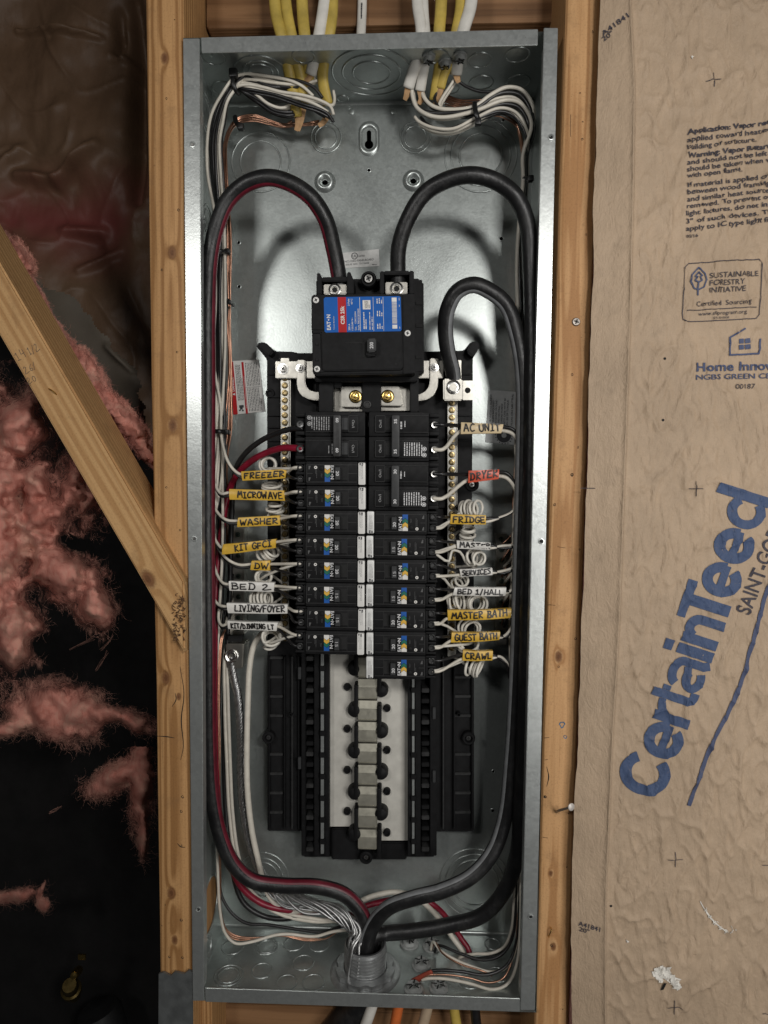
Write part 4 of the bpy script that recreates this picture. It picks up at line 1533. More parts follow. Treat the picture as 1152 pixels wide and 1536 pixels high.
def sticker(name, q, d, mat, label, cat='sticker', th=.0003, parent=None, thing_=True):
    c = U(*[(sum(p[i] for p in q) / 4) for i in (0, 1)], d)
    t_ = thing(name, c, label, cat) if thing_ else parent
    slab('backing', q, d - th, d, mat, t_, 0)
    return (t_,) + quad_axes(q, d - th - .00015)


t_, bl, u, v, w, h = sticker('certification_sticker', [(512, 379.5), (568.5, 373.5), (569.5, 399), (513, 402.5)], PD - .0004, M['sticker_s'], 'small silver certification sticker on the back wall above the main breaker', 'sticker')
mb = MB()
put_text(mb, 'UL', bl + u * w * .345 + v * h * .62, u, v, h * .16, align='c', bold=.02)
c = bl + u * w * .345 + v * h * .70
n = 20
for i in range(n):
    a0, a1 = 2 * PI * i / n, 2 * PI * (i + 1) / n
    R1, R2 = h * .21, h * .165
    mb.add([c + (u * math.cos(a) + v * math.sin(a)) * r for a, r in ((a0, R1), (a1, R1), (a1, R2), (a0, R2))], [(0, 1, 2, 3)])
put_text(mb, 'LISTED', bl + u * w * .45 + v * h * .62, u, v, h * .10, bold=.02)
put_text(mb, 'ENCLOSED PANELBOARD', bl + u * w * .05 + v * h * .34, u, v, h * .13, w * .80, bold=.01)
put_text(mb, 'ISSUE NO.  S132605', bl + u * w * .10 + v * h * .15, u, v, h * .11, w * .62, bold=.01)
fine_print(mb, bl + u * w * .80 + v * h * .05, u, v, w * .16, h * .08, 1)
mk('print', mb, M['blk_print'], t_)

t_, bl, u, v, w, h = sticker('danger_sticker', [(346, 541.5), (388, 539.5), (398, 617), (350, 622)], PD - .0006, M['sticker_w'], 'white and red danger sticker on the back wall beside the left bundle', 'sticker')
bl, u, v, w, h = quad_axes([(346, 541.5), (388, 539.5), (398, 617), (350, 622)], PD - .0012)
# printed sideways: reading direction runs up the sticker
def rect(mb, a, b, c_, d_, mi=0):           # fractions across (a..b) and up (c..d)
    mb.add([bl + u * w * a + v * h * c_, bl + u * w * b + v * h * c_, bl + u * w * b + v * h * d_, bl + u * w * a + v * h * d_], [(0, 1, 2, 3)], mi)
mb = MB(); rect(mb, .0, .15, 0, 1); rect(mb, .42, .49, 0, .98)
mk('red_band', mb, M['sticker_red'], t_)
off = Vector((0, -.0002, 0))
mb = MB(); put_text(mb, 'DANGER', bl + off + u * w * .115 + v * h * .44, v, -u, w * .085, h * .27, bold=.02)
fine_print(mb, bl + off + u * w * .475 + v * h * .1, v, -u, h * .75, w * .03, 1)
tri = bl + off + u * w * .12 + v * h * .36
mb.add([tri, tri + v * h * .05, tri + v * h * .025 - u * w * .09], [(0, 1, 2)])
mk('white_lettering', mb, M['white_print'], t_)
mb = MB()
fine_print(mb, bl + u * w * .40 + v * h * .26, v, -u, h * .68, w * .22, 5, fill=.5)
fine_print(mb, bl + u * w * .97 + v * h * .04, v, -u, h * .44, w * .46, 9, fill=.4)
fine_print(mb, bl + u * w * .97 + v * h * .52, v, -u, h * .44, w * .46, 9, fill=.4)
rect(mb, .5, .99, .492, .497)
for a_, b_, c_, d_ in [(.22, .37, .12, .17), (.24, .33, .085, .125), (.30, .36, .05, .08), (.2, .26, .06, .085)]: rect(mb, a_, b_, c_, d_)
mk('black_print', mb, M['blk_print'], t_)

q = [(733, 585), (775, 588), (775, 668), (728, 663)]
t_, bl, u, v, w, h = sticker('bonding_sticker', q, PD - .0006, M['sticker_g'], 'grey instruction sticker on the back wall behind the cream flag', 'sticker')
bl, u, v, w, h = quad_axes(q, PD - .0012)
mb = MB()
for i, (s_, L) in enumerate([('BONDING SCREW', .52), ('WHEN REQUIRED', .44), ('TO BOND GROUND', .46), ('AND NEUTRAL,', .36), ('THREAD SCREW', .40), ('INTO CASE WITH 40', .50), ('IN-LBS OF TORQUE.', .48), ('PLUG-ON NEUTRAL', .60)]):
    put_text(mb, s_, bl + u * w * (.17 + .095 * i + (.06 if i == 7 else 0)) + v * h * (.36 if i else .40), v, -u, w * .06, h * L, bold=.012)
mk('print', mb, M['blk_print'], t_)
c = bl + u * w * .62 + v * h * .16
mb = MB()
mb.lathe(c, (0, -1, 0), [(.0085, 0), (.0085, .0001), (.003, .0001), (.003, 0)], 24)
for i in range(18):
    a = 2 * PI * i / 18
    p = c + (u * math.cos(a) + v * math.sin(a)) * .0098
    mb.lathe(p, (0, -1, 0), [(.0008, 0), (0, .0001)], 5)
mk('dial_mark', mb, M['blk_print'], t_)

# ================================================================== BUS ASSEMBLY
bus = thing('bus_assembly', (0, PD, -.4), 'black plastic bus assembly with silver stabs, rails and neutral bars behind the breakers', 'bus assembly')
DB = .096
slab('base_frame', [(383, 518), (390, 513), (398.6, 513.6), (410.8, 526.6), (441.6, 527.3), (444.5, 529.4), (476, 529.4), (476, 700), (400.5, 700), (400, 538.7)], .090, PD - .001, M['black'], bus, .0012)
slab('base_frame', [(626, 527.5), (695.8, 525.7), (706, 512.6), (716.7, 511.4), (720.6, 519.2), (709.4, 536), (708, 762), (626, 762)], .090, PD - .001, M['black'], bus, .0012)
for pl in ([(383, 518), (390, 513), (398.6, 513.6), (410.8, 526.6), (404, 534)], [(706, 512.6), (716.7, 511.4), (720.6, 519.2), (709.4, 536), (700, 528)]):
    slab('guide_ear', pl, .074, .0899, M['black2'], bus, .0015)
slab('base_frame', R4(401, 690, 458, 1247), DB, PD - .001, M['black'], bus, .0012)
slab('base_frame', R4(652, 762, 711, 1248), DB, PD - .001, M['black'], bus, .0012)
slab('centre_base', R4(455, 600, 652, 1286), .104, PD - .0012, M['black'], bus, .0012)
# raised edges and ribs of the base
for x0, x1 in ((404, 424), (682, 706)):
    for k in range(9):
        y = 985 + k * 29
        if 1090 < y < 1118: continue
        slab('rib', R4(x0, y, x1, y + 4), DB - .004, DB, M['edge'], bus, .0006)
for x in (402.5, 425.5, 437, 447, 664, 680.5, 707.5):
    slab('rib', R4(x, 985, x + 2, 1244), DB - .006, DB, M['edge'] if x in (437, 664) else M['black2'], bus, .0004)
for y in (560, 594, 622, 640, 660):
    slab('rib', R4(402, y, 420, y + 2.2), .087, .090, M['black2'], bus, .0004)
    slab('rib', R4(688, y, 706, y + 2.2), .087, .090, M['black2'], bus, .0004)
# rails
for x0, x1 in ((452, 458), (471, 479), (487, 493.5), (611.5, 617), (622.5, 631), (645, 655)):
    slab('rail', R4(x0, 975, x1, 1284), .084, .104, M['black2'], bus, .0007)
for x0, x1, ya in ((481, 485.6, 980), (618, 621.6, 1018)):
    slab('hold_down_strip', R4(x0, ya, x1, 1281), .081, .086, M['lip'], bus, .0003)
    for k in range(9):
        y = 1003 + k * 32.5
        if y < ya + 6: continue
        slab('strip_clip', R4(x0 - 1.5, y - 4, x1 + 2, y + 4), .0795, .082, M['black2'], bus, .0006)
tp = None
for sx, xs in ((0, (459, 470)), (1, (632.5, 644))):
    for k in range(19):
        y = 985 + k * 15.9
        if sx and y < 1020: continue
        slab('tooth', R4(xs[0], y, xs[1], y + 6.5), .086, .1039, M['edge'] if k % 3 == 0 else M['black2'], bus, .0006)
for x, y in ((449, 1145), (449, 1010), (651, 1165), (651, 1070)):
    slab('tab', R4(x - 2, y - 9, x + 2.5, y + 9), .081, .0835, M['grey_p'], bus, .0004)
for (x, y, R) in ((402.5, 1107, 9.5), (703, 1108, 10), (708, 727, 10.5), (405, 590, 7), (549, 1287, 10), (436, 1072, 3), (688, 1072, 3)):
    c = U(x, y, .088)
    r = R * pxm(.088)
    mb = MB()
    mb.lathe(c, (0, -1, 0), [(r, -.02), (r, 0), (r * .85, .0012), (r * .62, .0012), (r * .5, -.001), (r * .5, -.003), (0, -.003)], 22)
    o = mk('mounting_boss', mb, M['black2'], bus, smooth=True)
    if R > 8: phillips('boss_screw', c + Vector((0, .0025, 0)), r * .42, o, M['screw'] if x in (549, 708) else M['edge'])

# tin plated bus plates
pl_l = slab('bus_plate', R4(491.5, 972, 539, 1240), .097, .1005, M['tin_plate'], bus, .0004)
pl_r = slab('bus_plate', R4(563, 1005, 612.5, 1261), .097, .1005, M['tin_plate'], bus, .0004)
for x, ys in ((520.5, (1031, 1094, 1156, 1218)), (580.5, (1063, 1126, 1188, 1250))):
    for y in ys:
        c = U(x, y, .0925)
        mb = MB()
        mb.lathe(c, (0, -1, 0), [(.0042, -.0045), (.0042, .0), (.0036, .0012), (.0022, .0010), (.0018, -.001), (0, -.001)], 14)
        mk('plastic_stub', mb, M['black2'], pl_l if x < 550 else pl_r, smooth=True)
# stabs: bent tabs marching down the middle, insulators on alternate sides
zt0 = U(551, 985, .086).z
pitch = .0254
for k in range(10):
    y0 = 953 + k * 32.2
    q0, q1, q2 = U(537, y0, .088), U(566, y0 + 14, .084), U(566, y0 + 30, .084)
    xl, xr = U(537.3, y0, .086).x, U(565.5, y0, .086).x
    za, zb, zc = q0.z, q1.z, q2.z - .001
    mb = MB()
    th = .0018
    prof = [(.094, za + .0004), (.0872, za - .0006), (.0848, zb), (.0838, zc + .0015), (.0852, zc), (.094, zc + .0005)]
    vs = []
    for x in (xl, xr):
        vs += [(x, y, z) for y, z in prof]
    n = len(prof)
    mb.add(vs, [(i, n + i, n + i + 1, i + 1) for i in range(n - 1)] + [tuple(range(n)), tuple(reversed(range(n, 2 * n)))])
    mb.tube([(xl + .0006, .0842, zc + .0004), (xr - .0006, .0842, zc + .0004)], .0007, 6, 1, smooth=False)
    mb.tube([(xr - .0002, .0842, zc + .001), (xr - .0002, .0846, zb)], .0006, 6, 1, smooth=False)
    o = mk('stab', mb, M['stab'], bus)
    bm = bmesh.new(); bm.from_mesh(o.data)
    bmesh.ops.recalc_face_normals(bm, faces=bm.faces[:])
    bm.to_mesh(o.data); bm.free()
for side, x_, ys in ((-1, 534.2, (964.7, 1027, 1089, 1151, 1213)), (1, 568.8, (997, 1059, 1121, 1182.5, 1244))):
    # black insulator tongues with a round shoulder at the lower end
    for y in ys:
        p_, q_ = U(x_, y, .082), U(x_, y + 44, .082)
        mb = MB()
        mb.box(p_.x - .0024, p_.x + .0024, .0815, .0969, q_.z, p_.z, .0012)
        if y < 1240:
            c_ = U(x_ + side * 2.5, y + 40, .085)
            mb.lathe(c_, (0, -1, 0), [(.0085, -.0118), (.0085, -.004), (.0070, .0), (.0035, .0016), (0, .002)], 20)
        mk('insulator', mb, M['black2'], bus, smooth=True)
slab('end_block', [(497, 1243), (538, 1243), (538, 1277), (566, 1277), (566, 1264), (610, 1264), (610, 1290), (497, 1290)], .098, PD - .0015, M['black'], bus, .0012)

# neutral bars with their screws
def neutral(x0, x1, ya, yb, d, skip=()):
    bar = slab('neutral_bar', R4(x0, ya, x1, yb), d, d + .010, M['tin'], bus, .0006)
    first = None
    y = ya + 19
    i = 0
    while y < yb - 4:
        c = U((x0 + x1) / 2, y, d)
        if first is None:
            mb = MB()
            r = .0035
            mb.lathe((0, 0, 0), (0, -1, 0), [(r * 1.05, .0001), (r, .0006), (r * .9, .0014), (r * .5, .0016), (r * .42, .0004), (0, .0004)], 14)
            o = mk('bar_screw', mb, M['screw_y'], bar, smooth=True, local=True)
            first = o
        else:
            o = first.copy(); COL.objects.link(o)
        o.location = (c.x, c.y - .0002, c.z)
        o.rotation_euler = (0, rnd.uniform(0, PI), 0)
        y += 11.15
        i += 1
    return bar


nb1 = neutral(421, 433.5, 537, 962, .080)
nb2 = neutral(671.5, 684, 585, 985, .080)
for x in (434.5,):
    slab('bar_fin', R4(x, 560, x + 1.3, 700), .079, .088, M['tin'], nb1, 0)
slab('bar_fin', R4(684.8, 603, 686, 760), .079, .088, M['tin'], nb2, 0)
# straps to the main lug
stp = slab('neutral_strap', R4(413, 542, 474, 567), .073, .0755, M['tin'], bus, .0006)
slab('neutral_strap', R4(622, 541, 665, 567), .073, .0755, M['tin'], bus, .0006)
slab('curved_link', [(445.2, 539.9), (457.8, 539.9), (457.8, 574), (460, 581), (465, 586), (474.6, 588.2), (480, 588.5), (480, 600), (470, 600), (460.2, 597.5), (451, 592), (446.5, 584), (445.2, 575)], .069, .0728, M['tin'], bus, .0009)
slab('curved_link', [(645, 537.4), (657.5, 537.4), (657.2, 572), (656, 582), (651, 592), (642, 598.5), (629.4, 601.2), (620, 601), (620, 592), (628, 592), (637, 588), (643, 581), (645, 572.5)], .069, .0728, M['tin'], bus, .0009)
for x, y, r in ((425, 553.5, 8), (450.5, 552.5, 6.3), (651.5, 551.5, 6.3)):
    c = U(x, y, .069 if r < 8 else .073)
    mb = MB()
    mb.lathe(c, (0, -1, 0), [(r * 1.05 * pxm(.07), -.001), (r * 1.05 * pxm(.07), .0007), (r * .7 * pxm(.07), .0008)], 20)
    o = mk('strap_screw', mb, M['screw'], bus, smooth=True)
    phillips('screw_head', c + Vector((0, -.0012, 0)), r * .7 * pxm(.07), o, M['screw'], h=.5)
# neutral lug
lug = slab('neutral_lug', R4(665, 568, 694, 600.5), .058, .080, M['tin'], bus, .0014)
c = U(680, 580.5, .0575)
mb = MB(); mb.lathe(c, (0, -1, 0), [(.0078, -.001), (.0078, .0004), (.0068, .0008), (.0060, .0002), (.0050, .0006), (.0040, .0006), (.0036, -.003), (0, -.003)], 24)
mk('lug_screw', mb, M['screw'], lug, smooth=True)
tabp = [U(x, y, .066) for x, y in R4(694.5, 571, 710, 600)]
hc = U(701.5, 585.5, .066)
mk('lug_tab', holed([(p.x, p.z) for p in tabp], [circ(hc.x, hc.z, .0032, 16)], lambda x, z: Vector((x, .066, z))), M['tin'], lug)
slab('lug_riser', R4(681, 540, 692, 568), .070, .080, M['tin'], lug, .0006)

# link plates and brass nuts under the main breaker
slab('link_plate', R4(501, 581, 546, 617), .074, .077, M['tin'], bus, .0004)
slab('link_plate', R4(571, 580, 614.5, 616), .074, .077, M['tin'], bus, .0004)
for pl, (x, y) in (([(511.6, 580), (542.5, 580), (542.5, 603), (540, 610.5), (512, 610)], (533.3, 594.8)), ([(571.5, 579.5), (598, 579.5), (600, 585), (603.6, 607), (602, 608.5), (571.5, 608)], (581.4, 594.5))):
    o = slab('upper_link', pl, .066, .0739, M['tin'], bus, .0006)
    c = U(x, y, .0655)
    mb = MB()
    mb.lathe(c, (0, -1, 0), [(.0068, 0), (.0072, .0006), (.0066, .0012), (.0048, .0014)], 24)
    mk('washer', mb, M['brass'], o, smooth=True)
    mb = MB()
    mb.lathe(c + Vector((0, -.0012, 0)), (0, -1, 0), [(.0050, 0), (.0050, .0028), (.0044, .0034), (.0027, .0034), (.0026, .0048), (0, .0052)], 6)
    mk('hex_nut', mb, M['brass'], o)
slab('centre_post', R4(543, 556, 571.5, 618), .062, .09, M['black2'], bus, .001)
c = U(551, 607, .0615)
mb = MB(); mb.lathe(c, (0, -1, 0), [(.0042, 0), (.0042, .001), (.003, .0012), (.0026, .0), (0, .0)], 14)
mk('post_ring', mb, M['edge'], bus, smooth=True)
for pl in (R4(478, 560, 500, 618), R4(615, 556, 628, 618), R4(500.5, 561, 512, 581)):
    slab('side_block', pl, .058, .09, M['black'], bus, .001)

# ================================================================== MAIN BREAKER
mbk = thing('main_breaker', U(545, 560, .03), 'large black 200 amp main breaker with blue and red label', 'main breaker')
slab('base_plate', [(474, 418), (630, 417), (635.5, 422), (636, 560), (474, 560)], .058, .088, M['black'], mbk, .002)
for y in (452, 486, 533):
    slab('side_notch', R4(624, y, 634, y + 5), .0565, .0579, M['hole'], mbk, 0)
Z8 = lambda x, y: (450 + x / 5.76, 370 + y / 5.76)
def zp(*pts): return [Z8(*p) for p in pts]
slab('case', zp((97, 430), (112, 413), (985, 405), (997, 420), (997, 1080), (985, 1098), (128, 1112), (108, 1090)), .026, .0579, M['black2'], mbk, .0016)
slab('case_skirt', zp((885, 412), (993, 408), (996, 1090), (890, 1098)), .0245, .0259, M['black2'], mbk, .0006)
slab('cover', zp((100, 424), (112, 414), (884, 410), (886, 722), (98, 722)), .0225, .0259, M['black2'], mbk, .0014)
slab('cover', zp((100, 724), (884, 724), (890, 1050), (878, 1062), (215, 1075), (190, 1060), (180, 745), (102, 745)), .0225, .0259, M['black2'], mbk, .0014)
slab('cover_edge', zp((104, 750), (178, 750), (188, 1062), (214, 1080), (130, 1096), (112, 1082)), .0245, .0258, M['black'], mbk, .0006)
# lug housings
for pts in ([(145, 228), (165, 220), (188, 262), (188, 412), (145, 412)], [(405, 222), (432, 214), (465, 290), (465, 412), (405, 412)], [(188, 262), (405, 258), (405, 298), (188, 300)],
            [(690, 212), (726, 208), (726, 408), (690, 408)], [(945, 205), (985, 208), (985, 408), (945, 408)], [(726, 208), (945, 206), (945, 240), (726, 242)]):
    slab('lug_housing', zp(*pts), .030, .0575, M['black2'], mbk, .0008)
for (x0, x1, y0, y1, cx, cy, R) in ((205, 402, 325, 412, 300, 372, 52), (738, 928, 305, 408, 835, 362, 56)):
    lg = slab('line_lug', zp((x0, y0), (x1, y0), (x1, y1), (x0, y1)), .034, .0574, M['tin'], mbk, .0008)
    c = U(*Z8(cx, cy), .0335)
    r = R / 5.76 * pxm(.034)
    mb = MB()
    mb.lathe(c, (0, -1, 0), [(r, 0), (r, .0012), (r * .86, .0016), (r * .72, .0008), (r * .58, .0008), (r * .5, -.002), (0, -.002)], 22)
    mk('lug_screw', mb, M['screw'], lg, smooth=True)
    mb = MB(); mb.lathe(c + Vector((0, -.0002, 0)), (0, -1, 0), [(r * .46, 0), (0, 0)], 6)
    mk('hex_socket', mb, M['hole'], lg)
c = U(553, 419, .046)
mb = MB(); mb.lathe(c, (0, -1, 0), [(.0082, -.012), (.0082, .001), (.0074, .002), (.006, .002), (.0054, 0), (0, 0)], 26)
o = mk('mounting_boss', mb, M['black2'], mbk, smooth=True)
phillips('boss_screw', c + Vector((0, -.0012, 0)), .0050, o, M['screw'])
for (x, y) in ((138, 462), (147, 1057), (930, 748)):
    phillips('case_screw', U(*Z8(x, y), .0222 if x < 900 else .0242), .0031, mbk, M['sticker_w'], h=.2)
for (x, y) in ((145, 840), (145, 975), (828, 1013)):
    mb = MB(); mb.lathe(U(*Z8(x, y), .0223), (0, -1, 0), [(.0011, .0001), (0, .0001)], 10)
    mk('pin_hole', mb, M['hole'], mbk)
# label
q = zp((205, 437), (868, 427), (878, 730), (212, 742))
lab = slab('label_plate', zp((205, 450), (218, 437), (858, 427), (870, 438), (878, 718), (868, 730), (224, 742), (212, 732)), .0220, .0224, M['sticker_blue'], mbk, 0)
bl, u, v, w, h = quad_axes(q, .0218)
fx = lambda X: (X - 208) / 664.
mb = MB(); rect(mb, fx(330), fx(402), 0.0, 1)
mk('red_band', mb, M['sticker_red'], lab)
bl = bl + Vector((0, -.00015, 0))
mb = MB()
def vtext(s, X, f0, f1, hh, bold=0.):       # reads upwards; X = baseline position across the label (zoomed px), f0..f1 along its height
    put_text(mb, s, bl + u * (w * fx(X)) + v * (h * f0), v, -u, hh * mm, h * (f1 - f0), bold=bold)
vtext('EAT', 262, .07, .32, 3.9, .03)
vtext('N', 262, .41, .51, 3.9, .03)
put_text(mb, '\u2022', bl + u * (w * fx(262)) + v * (h * .335), v, -u, 3.9 * mm, h * .05, bold=.02)
vtext('Circuit Breaker', 296, .08, .47, 1.3)
vtext('CSR 25k', 384, .23, .75, 3.9, .03)
vtext('200 A', 431, .05, .24, 1.8, .02)
vtext('2 Pole', 431, .75, .95, 1.8, .02)
vtext('120/240 V~', 458, .05, .42, 1.7, .01)
vtext('40\u00b0C', 458, .78, .95, 1.7, .01)
vtext('Cat.', 486, .05, .16, 1.7, .01)
vtext('CSR2200N', 486, .24, .58, 1.7, .01)
vtext('Style 70D2C87G03', 512, .05, .66, 1.7, .01)
rect(mb, fx(518), fx(522), .02, .98)
rect(mb, fx(634), fx(637), .02, .98)
rect(mb, fx(720), fx(723), .02, .98)
fine_print(mb, bl + u * (w * fx(574)) + v * h * .08, v, -u, h * .48, w * .052, 2, fill=.6, dens=.6)
fine_print(mb, bl + u * (w * fx(626)) + v * h * .06, v, -u, h * .50, w * .06, 2, fill=.35, dens=.9)
for f0 in (.08, .44, .80):
    fine_print(mb, bl + u * (w * fx(712)) + v * h * f0, v, -u, h * .15, w * .085, 3, fill=.5, dens=.6)
rect(mb, fx(545), fx(612), .64, .90)
rect(mb, fx(796), fx(838), .08, .19)
rect(mb, fx(796), fx(838), .84, .96)
f = .215
while f < .82:
    wd = rnd.uniform(.004, .016)
    rect(mb, fx(796), fx(838), f, f + wd)
    f += wd + rnd.uniform(.004, .012)
for f0 in (.08, .70, .88):
    fine_print(mb, bl + u * (w * fx(862)) + v * h * f0, v, -u, h * .08, w * .015, 1, dens=.6)
mk('white_lettering', mb, M['lab_white'], lab)
mb = MB()
bl2 = bl
bl = bl + Vector((0, -.00012, 0))
fine_print(mb, bl + u * (w * fx(604)) + v * h * .67, v, -u, h * .21, w * .07, 4, fill=.5, dens=.7)
mk('black_print', mb, M['blk_print'], lab)
# toggle
slab('toggle_slot', zp((395, 825), (552, 822), (552, 790), (660, 788), (664, 955), (540, 958), (540, 836), (395, 838)), .0221, .0224, M['hole'], mbk, 0)
tg = slab('toggle', zp((572, 800), (660, 796), (660, 940), (572, 948)), .0165, .0222, M['black2'], mbk, .0012)
tg2 = slab('toggle_cap', zp((582, 795), (657, 790), (657, 908), (582, 912)), .0118, .0164, M['grey_p'], tg, .0012)
mb = MB(); put_text(mb, '200', U(*Z8(632, 880), .0115), (0, 0, 1), (-1, 0, 0), .0036, .0064, bold=.02)
mk('number', mb, M['white_print'], tg2)
ov = [(498.6 + 13 * math.cos(2 * PI * i / 24), 570 + 3.4 * math.sin(2 * PI * i / 24)) for i in range(24)]
slab('oval_sticker', ov, .0572, .0578, M['sticker_w'], mbk, 0)
slab('lower_skirt', R4(472, 560, 626, 572), .048, .0575, M['black'], mbk, .001)

# ================================================================== BRANCH BREAKERS
FY = .018                      # depth of the breaker faces
ZR = .1315                     # top of the first row
SP = .0254
CX = U(549.6, 800, FY).x


def L2(name, mb, mat, parent, **kw): return mk(name, mb, mat, parent, local=True, **kw)


def txt(parent, s, x, z, cap, length=None, bold=0., mat='white_print', y=-.0003, name='number'):
    mb = MB()
    put_text(mb, s, Vector((x, y, z)), (0, 0, 1), (-1, 0, 0), cap, length, bold, align='c')
    return L2(name, mb, M[mat], parent)


def single_breaker(rating, name_label, loc, flip, chev):
    t_ = thing('circuit_breaker', loc, name_label, 'circuit breaker', 'single pole breakers')
    t_.rotation_euler = (rnd.uniform(-.008, .008), (PI if flip else 0) + rnd.uniform(-.006, .006), rnd.uniform(-.006, .006))
    hz = SP / 2 - .0003
    mb = MB()
    mb.box(.0085, .0625, 0, .052, -hz, hz, .0008)
    c_ = L2('case', mb, M['black2'], t_, smooth=True)
    mb = MB()
    mb.box(.0, .0087, .0012, .052, -hz, hz, .0006)
    L2('inner_end', mb, M['black2'], t_, smooth=True)
    # rating strip
    mb = MB(); mb.box(.0005, .0079, -.0026, .0011, -hz + .0012, hz - .0006, .0009)
    st_ = L2('rating_strip', mb, M['sticker_w'] if flip else M['sticker_s'], t_, smooth=True)
    mb = MB()
    fine_print(mb, (.0062, -.0029, -hz + (.004 if flip else .006)), (0, 0, 1), (-1, 0, 0), .014, .0038, 3, fill=.35, dens=.55)
    L2('small_print', mb, M['dim_print'], st_)
    mb = MB(); fine_print(mb, (.0066, -.0029, (-1 if not flip else -1) * (hz - .0018)), (0, 0, 1), (-1, 0, 0), .0030, .0046, 2, fill=.75, dens=.4)
    L2('code_print', mb, M['blk_print'], st_)
    # thin raised outline, seam lines
    mb = MB()
    for (x0, x1, z0, z1) in [(.0095, .0615, hz - .0038, hz - .0032), (.0095, .0615, -hz + .0032, -hz + .0038), (.0612, .0618, -hz + .0032, hz - .0032), (.0095, .0187, -.0003, .0003), (.0555, .0612, -.0003, .0003), (.0184, .0188, -hz + .0035, hz - .0035)]:
        mb.box(x0, x1, -.00035, .0002, z0, z1)
    L2('case_ridges', mb, M['edge'], t_)
    # toggle in its recess
    mb = MB(); mb.box(.0190, .0258, -.0003, .0002, -.0066, .0066)
    L2('toggle_recess', mb, M['hole'], t_)
    mb = MB()
    mb.prism([(.0262, -.0062), (.0312, -.0062), (.0312, .0062), (.0262, .0062)], -.0060, -.0003)
    tg_ = L2('toggle', mb, M['grey_p'], t_)
    mb = MB(); put_text(mb, rating, Vector((.0305, -.0063, 0 if flip else -.0015)), (0, 0, 1), (-1, 0, 0), .0032, .0050, .02, align='c')
    L2('rating_number', mb, M['white_print'] if rating != '15' else M['dim_print'], tg_)
    # maker's lettering
    mb = MB()
    put_text(mb, 'EAT', Vector((.0366, -.0004, -.0082)), (0, 0, 1), (-1, 0, 0), .0034, .0080, .03)
    put_text(mb, '\u2022', Vector((.0366, -.0004, .0003)), (0, 0, 1), (-1, 0, 0), .0034, .0015, .03)
    put_text(mb, 'N', Vector((.0366, -.0004, .0024)), (0, 0, 1), (-1, 0, 0), .0034, .0036, .03)
    L2('lettering', mb, M['white_print'], t_)
    # four colour chevron band
    x0, x1 = .0372, .0428
    xm = (x0 + x1) / 2
    zs = [-.0084, -.0045, -.0004, .0036, .0086] if chev == 0 else [-.0084, -.0038, .0002, .0040, .0086]
    mb = MB()
    tipd = .0022
    for i in range(4):
        lo_, hi_ = zs[i], zs[i + 1]
        bot = [(x0, lo_), (x1, lo_)] if i == 0 else [(x0, lo_ - tipd * .45), (xm, lo_ + tipd * .55), (x1, lo_ - tipd * .45)]
        top = [(x1, hi_), (x0, hi_)] if i == 3 else [(x1, hi_ - tipd * .45), (xm, hi_ + tipd * .55), (x0, hi_ - tipd * .45)]
        g = .00018
        bot = [(a, b + (g if i else 0)) for a, b in bot]
        top = [(a, b - (g if i < 3 else 0)) for a, b in top]
        P = bot + top
        mb.add([(a, -.0004, b) for a, b in P], [tuple(range(len(P)))], i)
    L2('colour_band', mb, [M['lab_white'], M['lab_gold'], M['lab_green'], M['lab_blue']], t_)
    # test button, indicator and small print
    mb = MB(); mb.lathe((.0462, -.0002, -.0052), (0, -1, 0), [(.0023, 0), (.0021, .0009), (.0016, .0011), (0, .0011)], 16)
    L2('test_button', mb, M['black2'], t_, smooth=True)
    mb = MB(); put_text(mb, 'TEST', Vector((.0468, -.0004, .0022)), (0, 0, 1), (-1, 0, 0), .0015, .0045, .0, align='c')
    fine_print(mb, (.0525, -.0004, -.0035), (0, 0, 1), (-1, 0, 0), .0085, .0022, 2, fill=.4, dens=.7)
    for s_ in (-1, 1):
        mb.add([(.0572, -.0004, s_ * .006 - .0018), (.0596, -.0004, s_ * .006 - .0018), (.0596, -.0004, s_ * .006 + .0018), (.0586, -.0004, s_ * .006 + .0018)], [(0, 1, 2, 3)])
    L2('faint_print', mb, M['ghost_print'], t_)
    mb = MB(); mb.lathe((.0522, -.0003, -.0062), (0, -1, 0), [(.0017, 0), (.0016, .0004), (.0006, .0004)], 16)
    L2('indicator', mb, M['lab_white'], t_, smooth=True)
    # terminal end: lower shelf with two screw wells
    mb = MB()
    mb.box(.0626, .0735, .009, .05, -hz + .0006, hz - .0006, .0008)
    mb.box(.0626, .0735, .0035, .0092, hz - .0028, hz - .0006, .0004)
    mb.box(.0626, .0735, .0035, .0092, -hz + .0006, -hz + .0028, .0004)
    mb.box(.0626, .0735, .0035, .0092, -.0012, .0012, .0004)
    mb.box(.0625, .0650, .0025, .0092, -hz + .003, hz - .003, .0004)
    te = L2('terminal_block', mb, M['black2'], t_, smooth=True)
    for s_ in (-1, 1):
        mb = MB()
        mb.lathe((.0690, .0075, s_ * .0058), (0, -1, 0), [(.0036, 0), (.0036, .0014), (.0029, .0018), (.0020, .0012), (.0018, .0), (0, .0)], 14)
        L2('terminal_screw', mb, M['edge'] if flip or s_ < 0 else plain_dark_screw, te, smooth=True)
    return t_


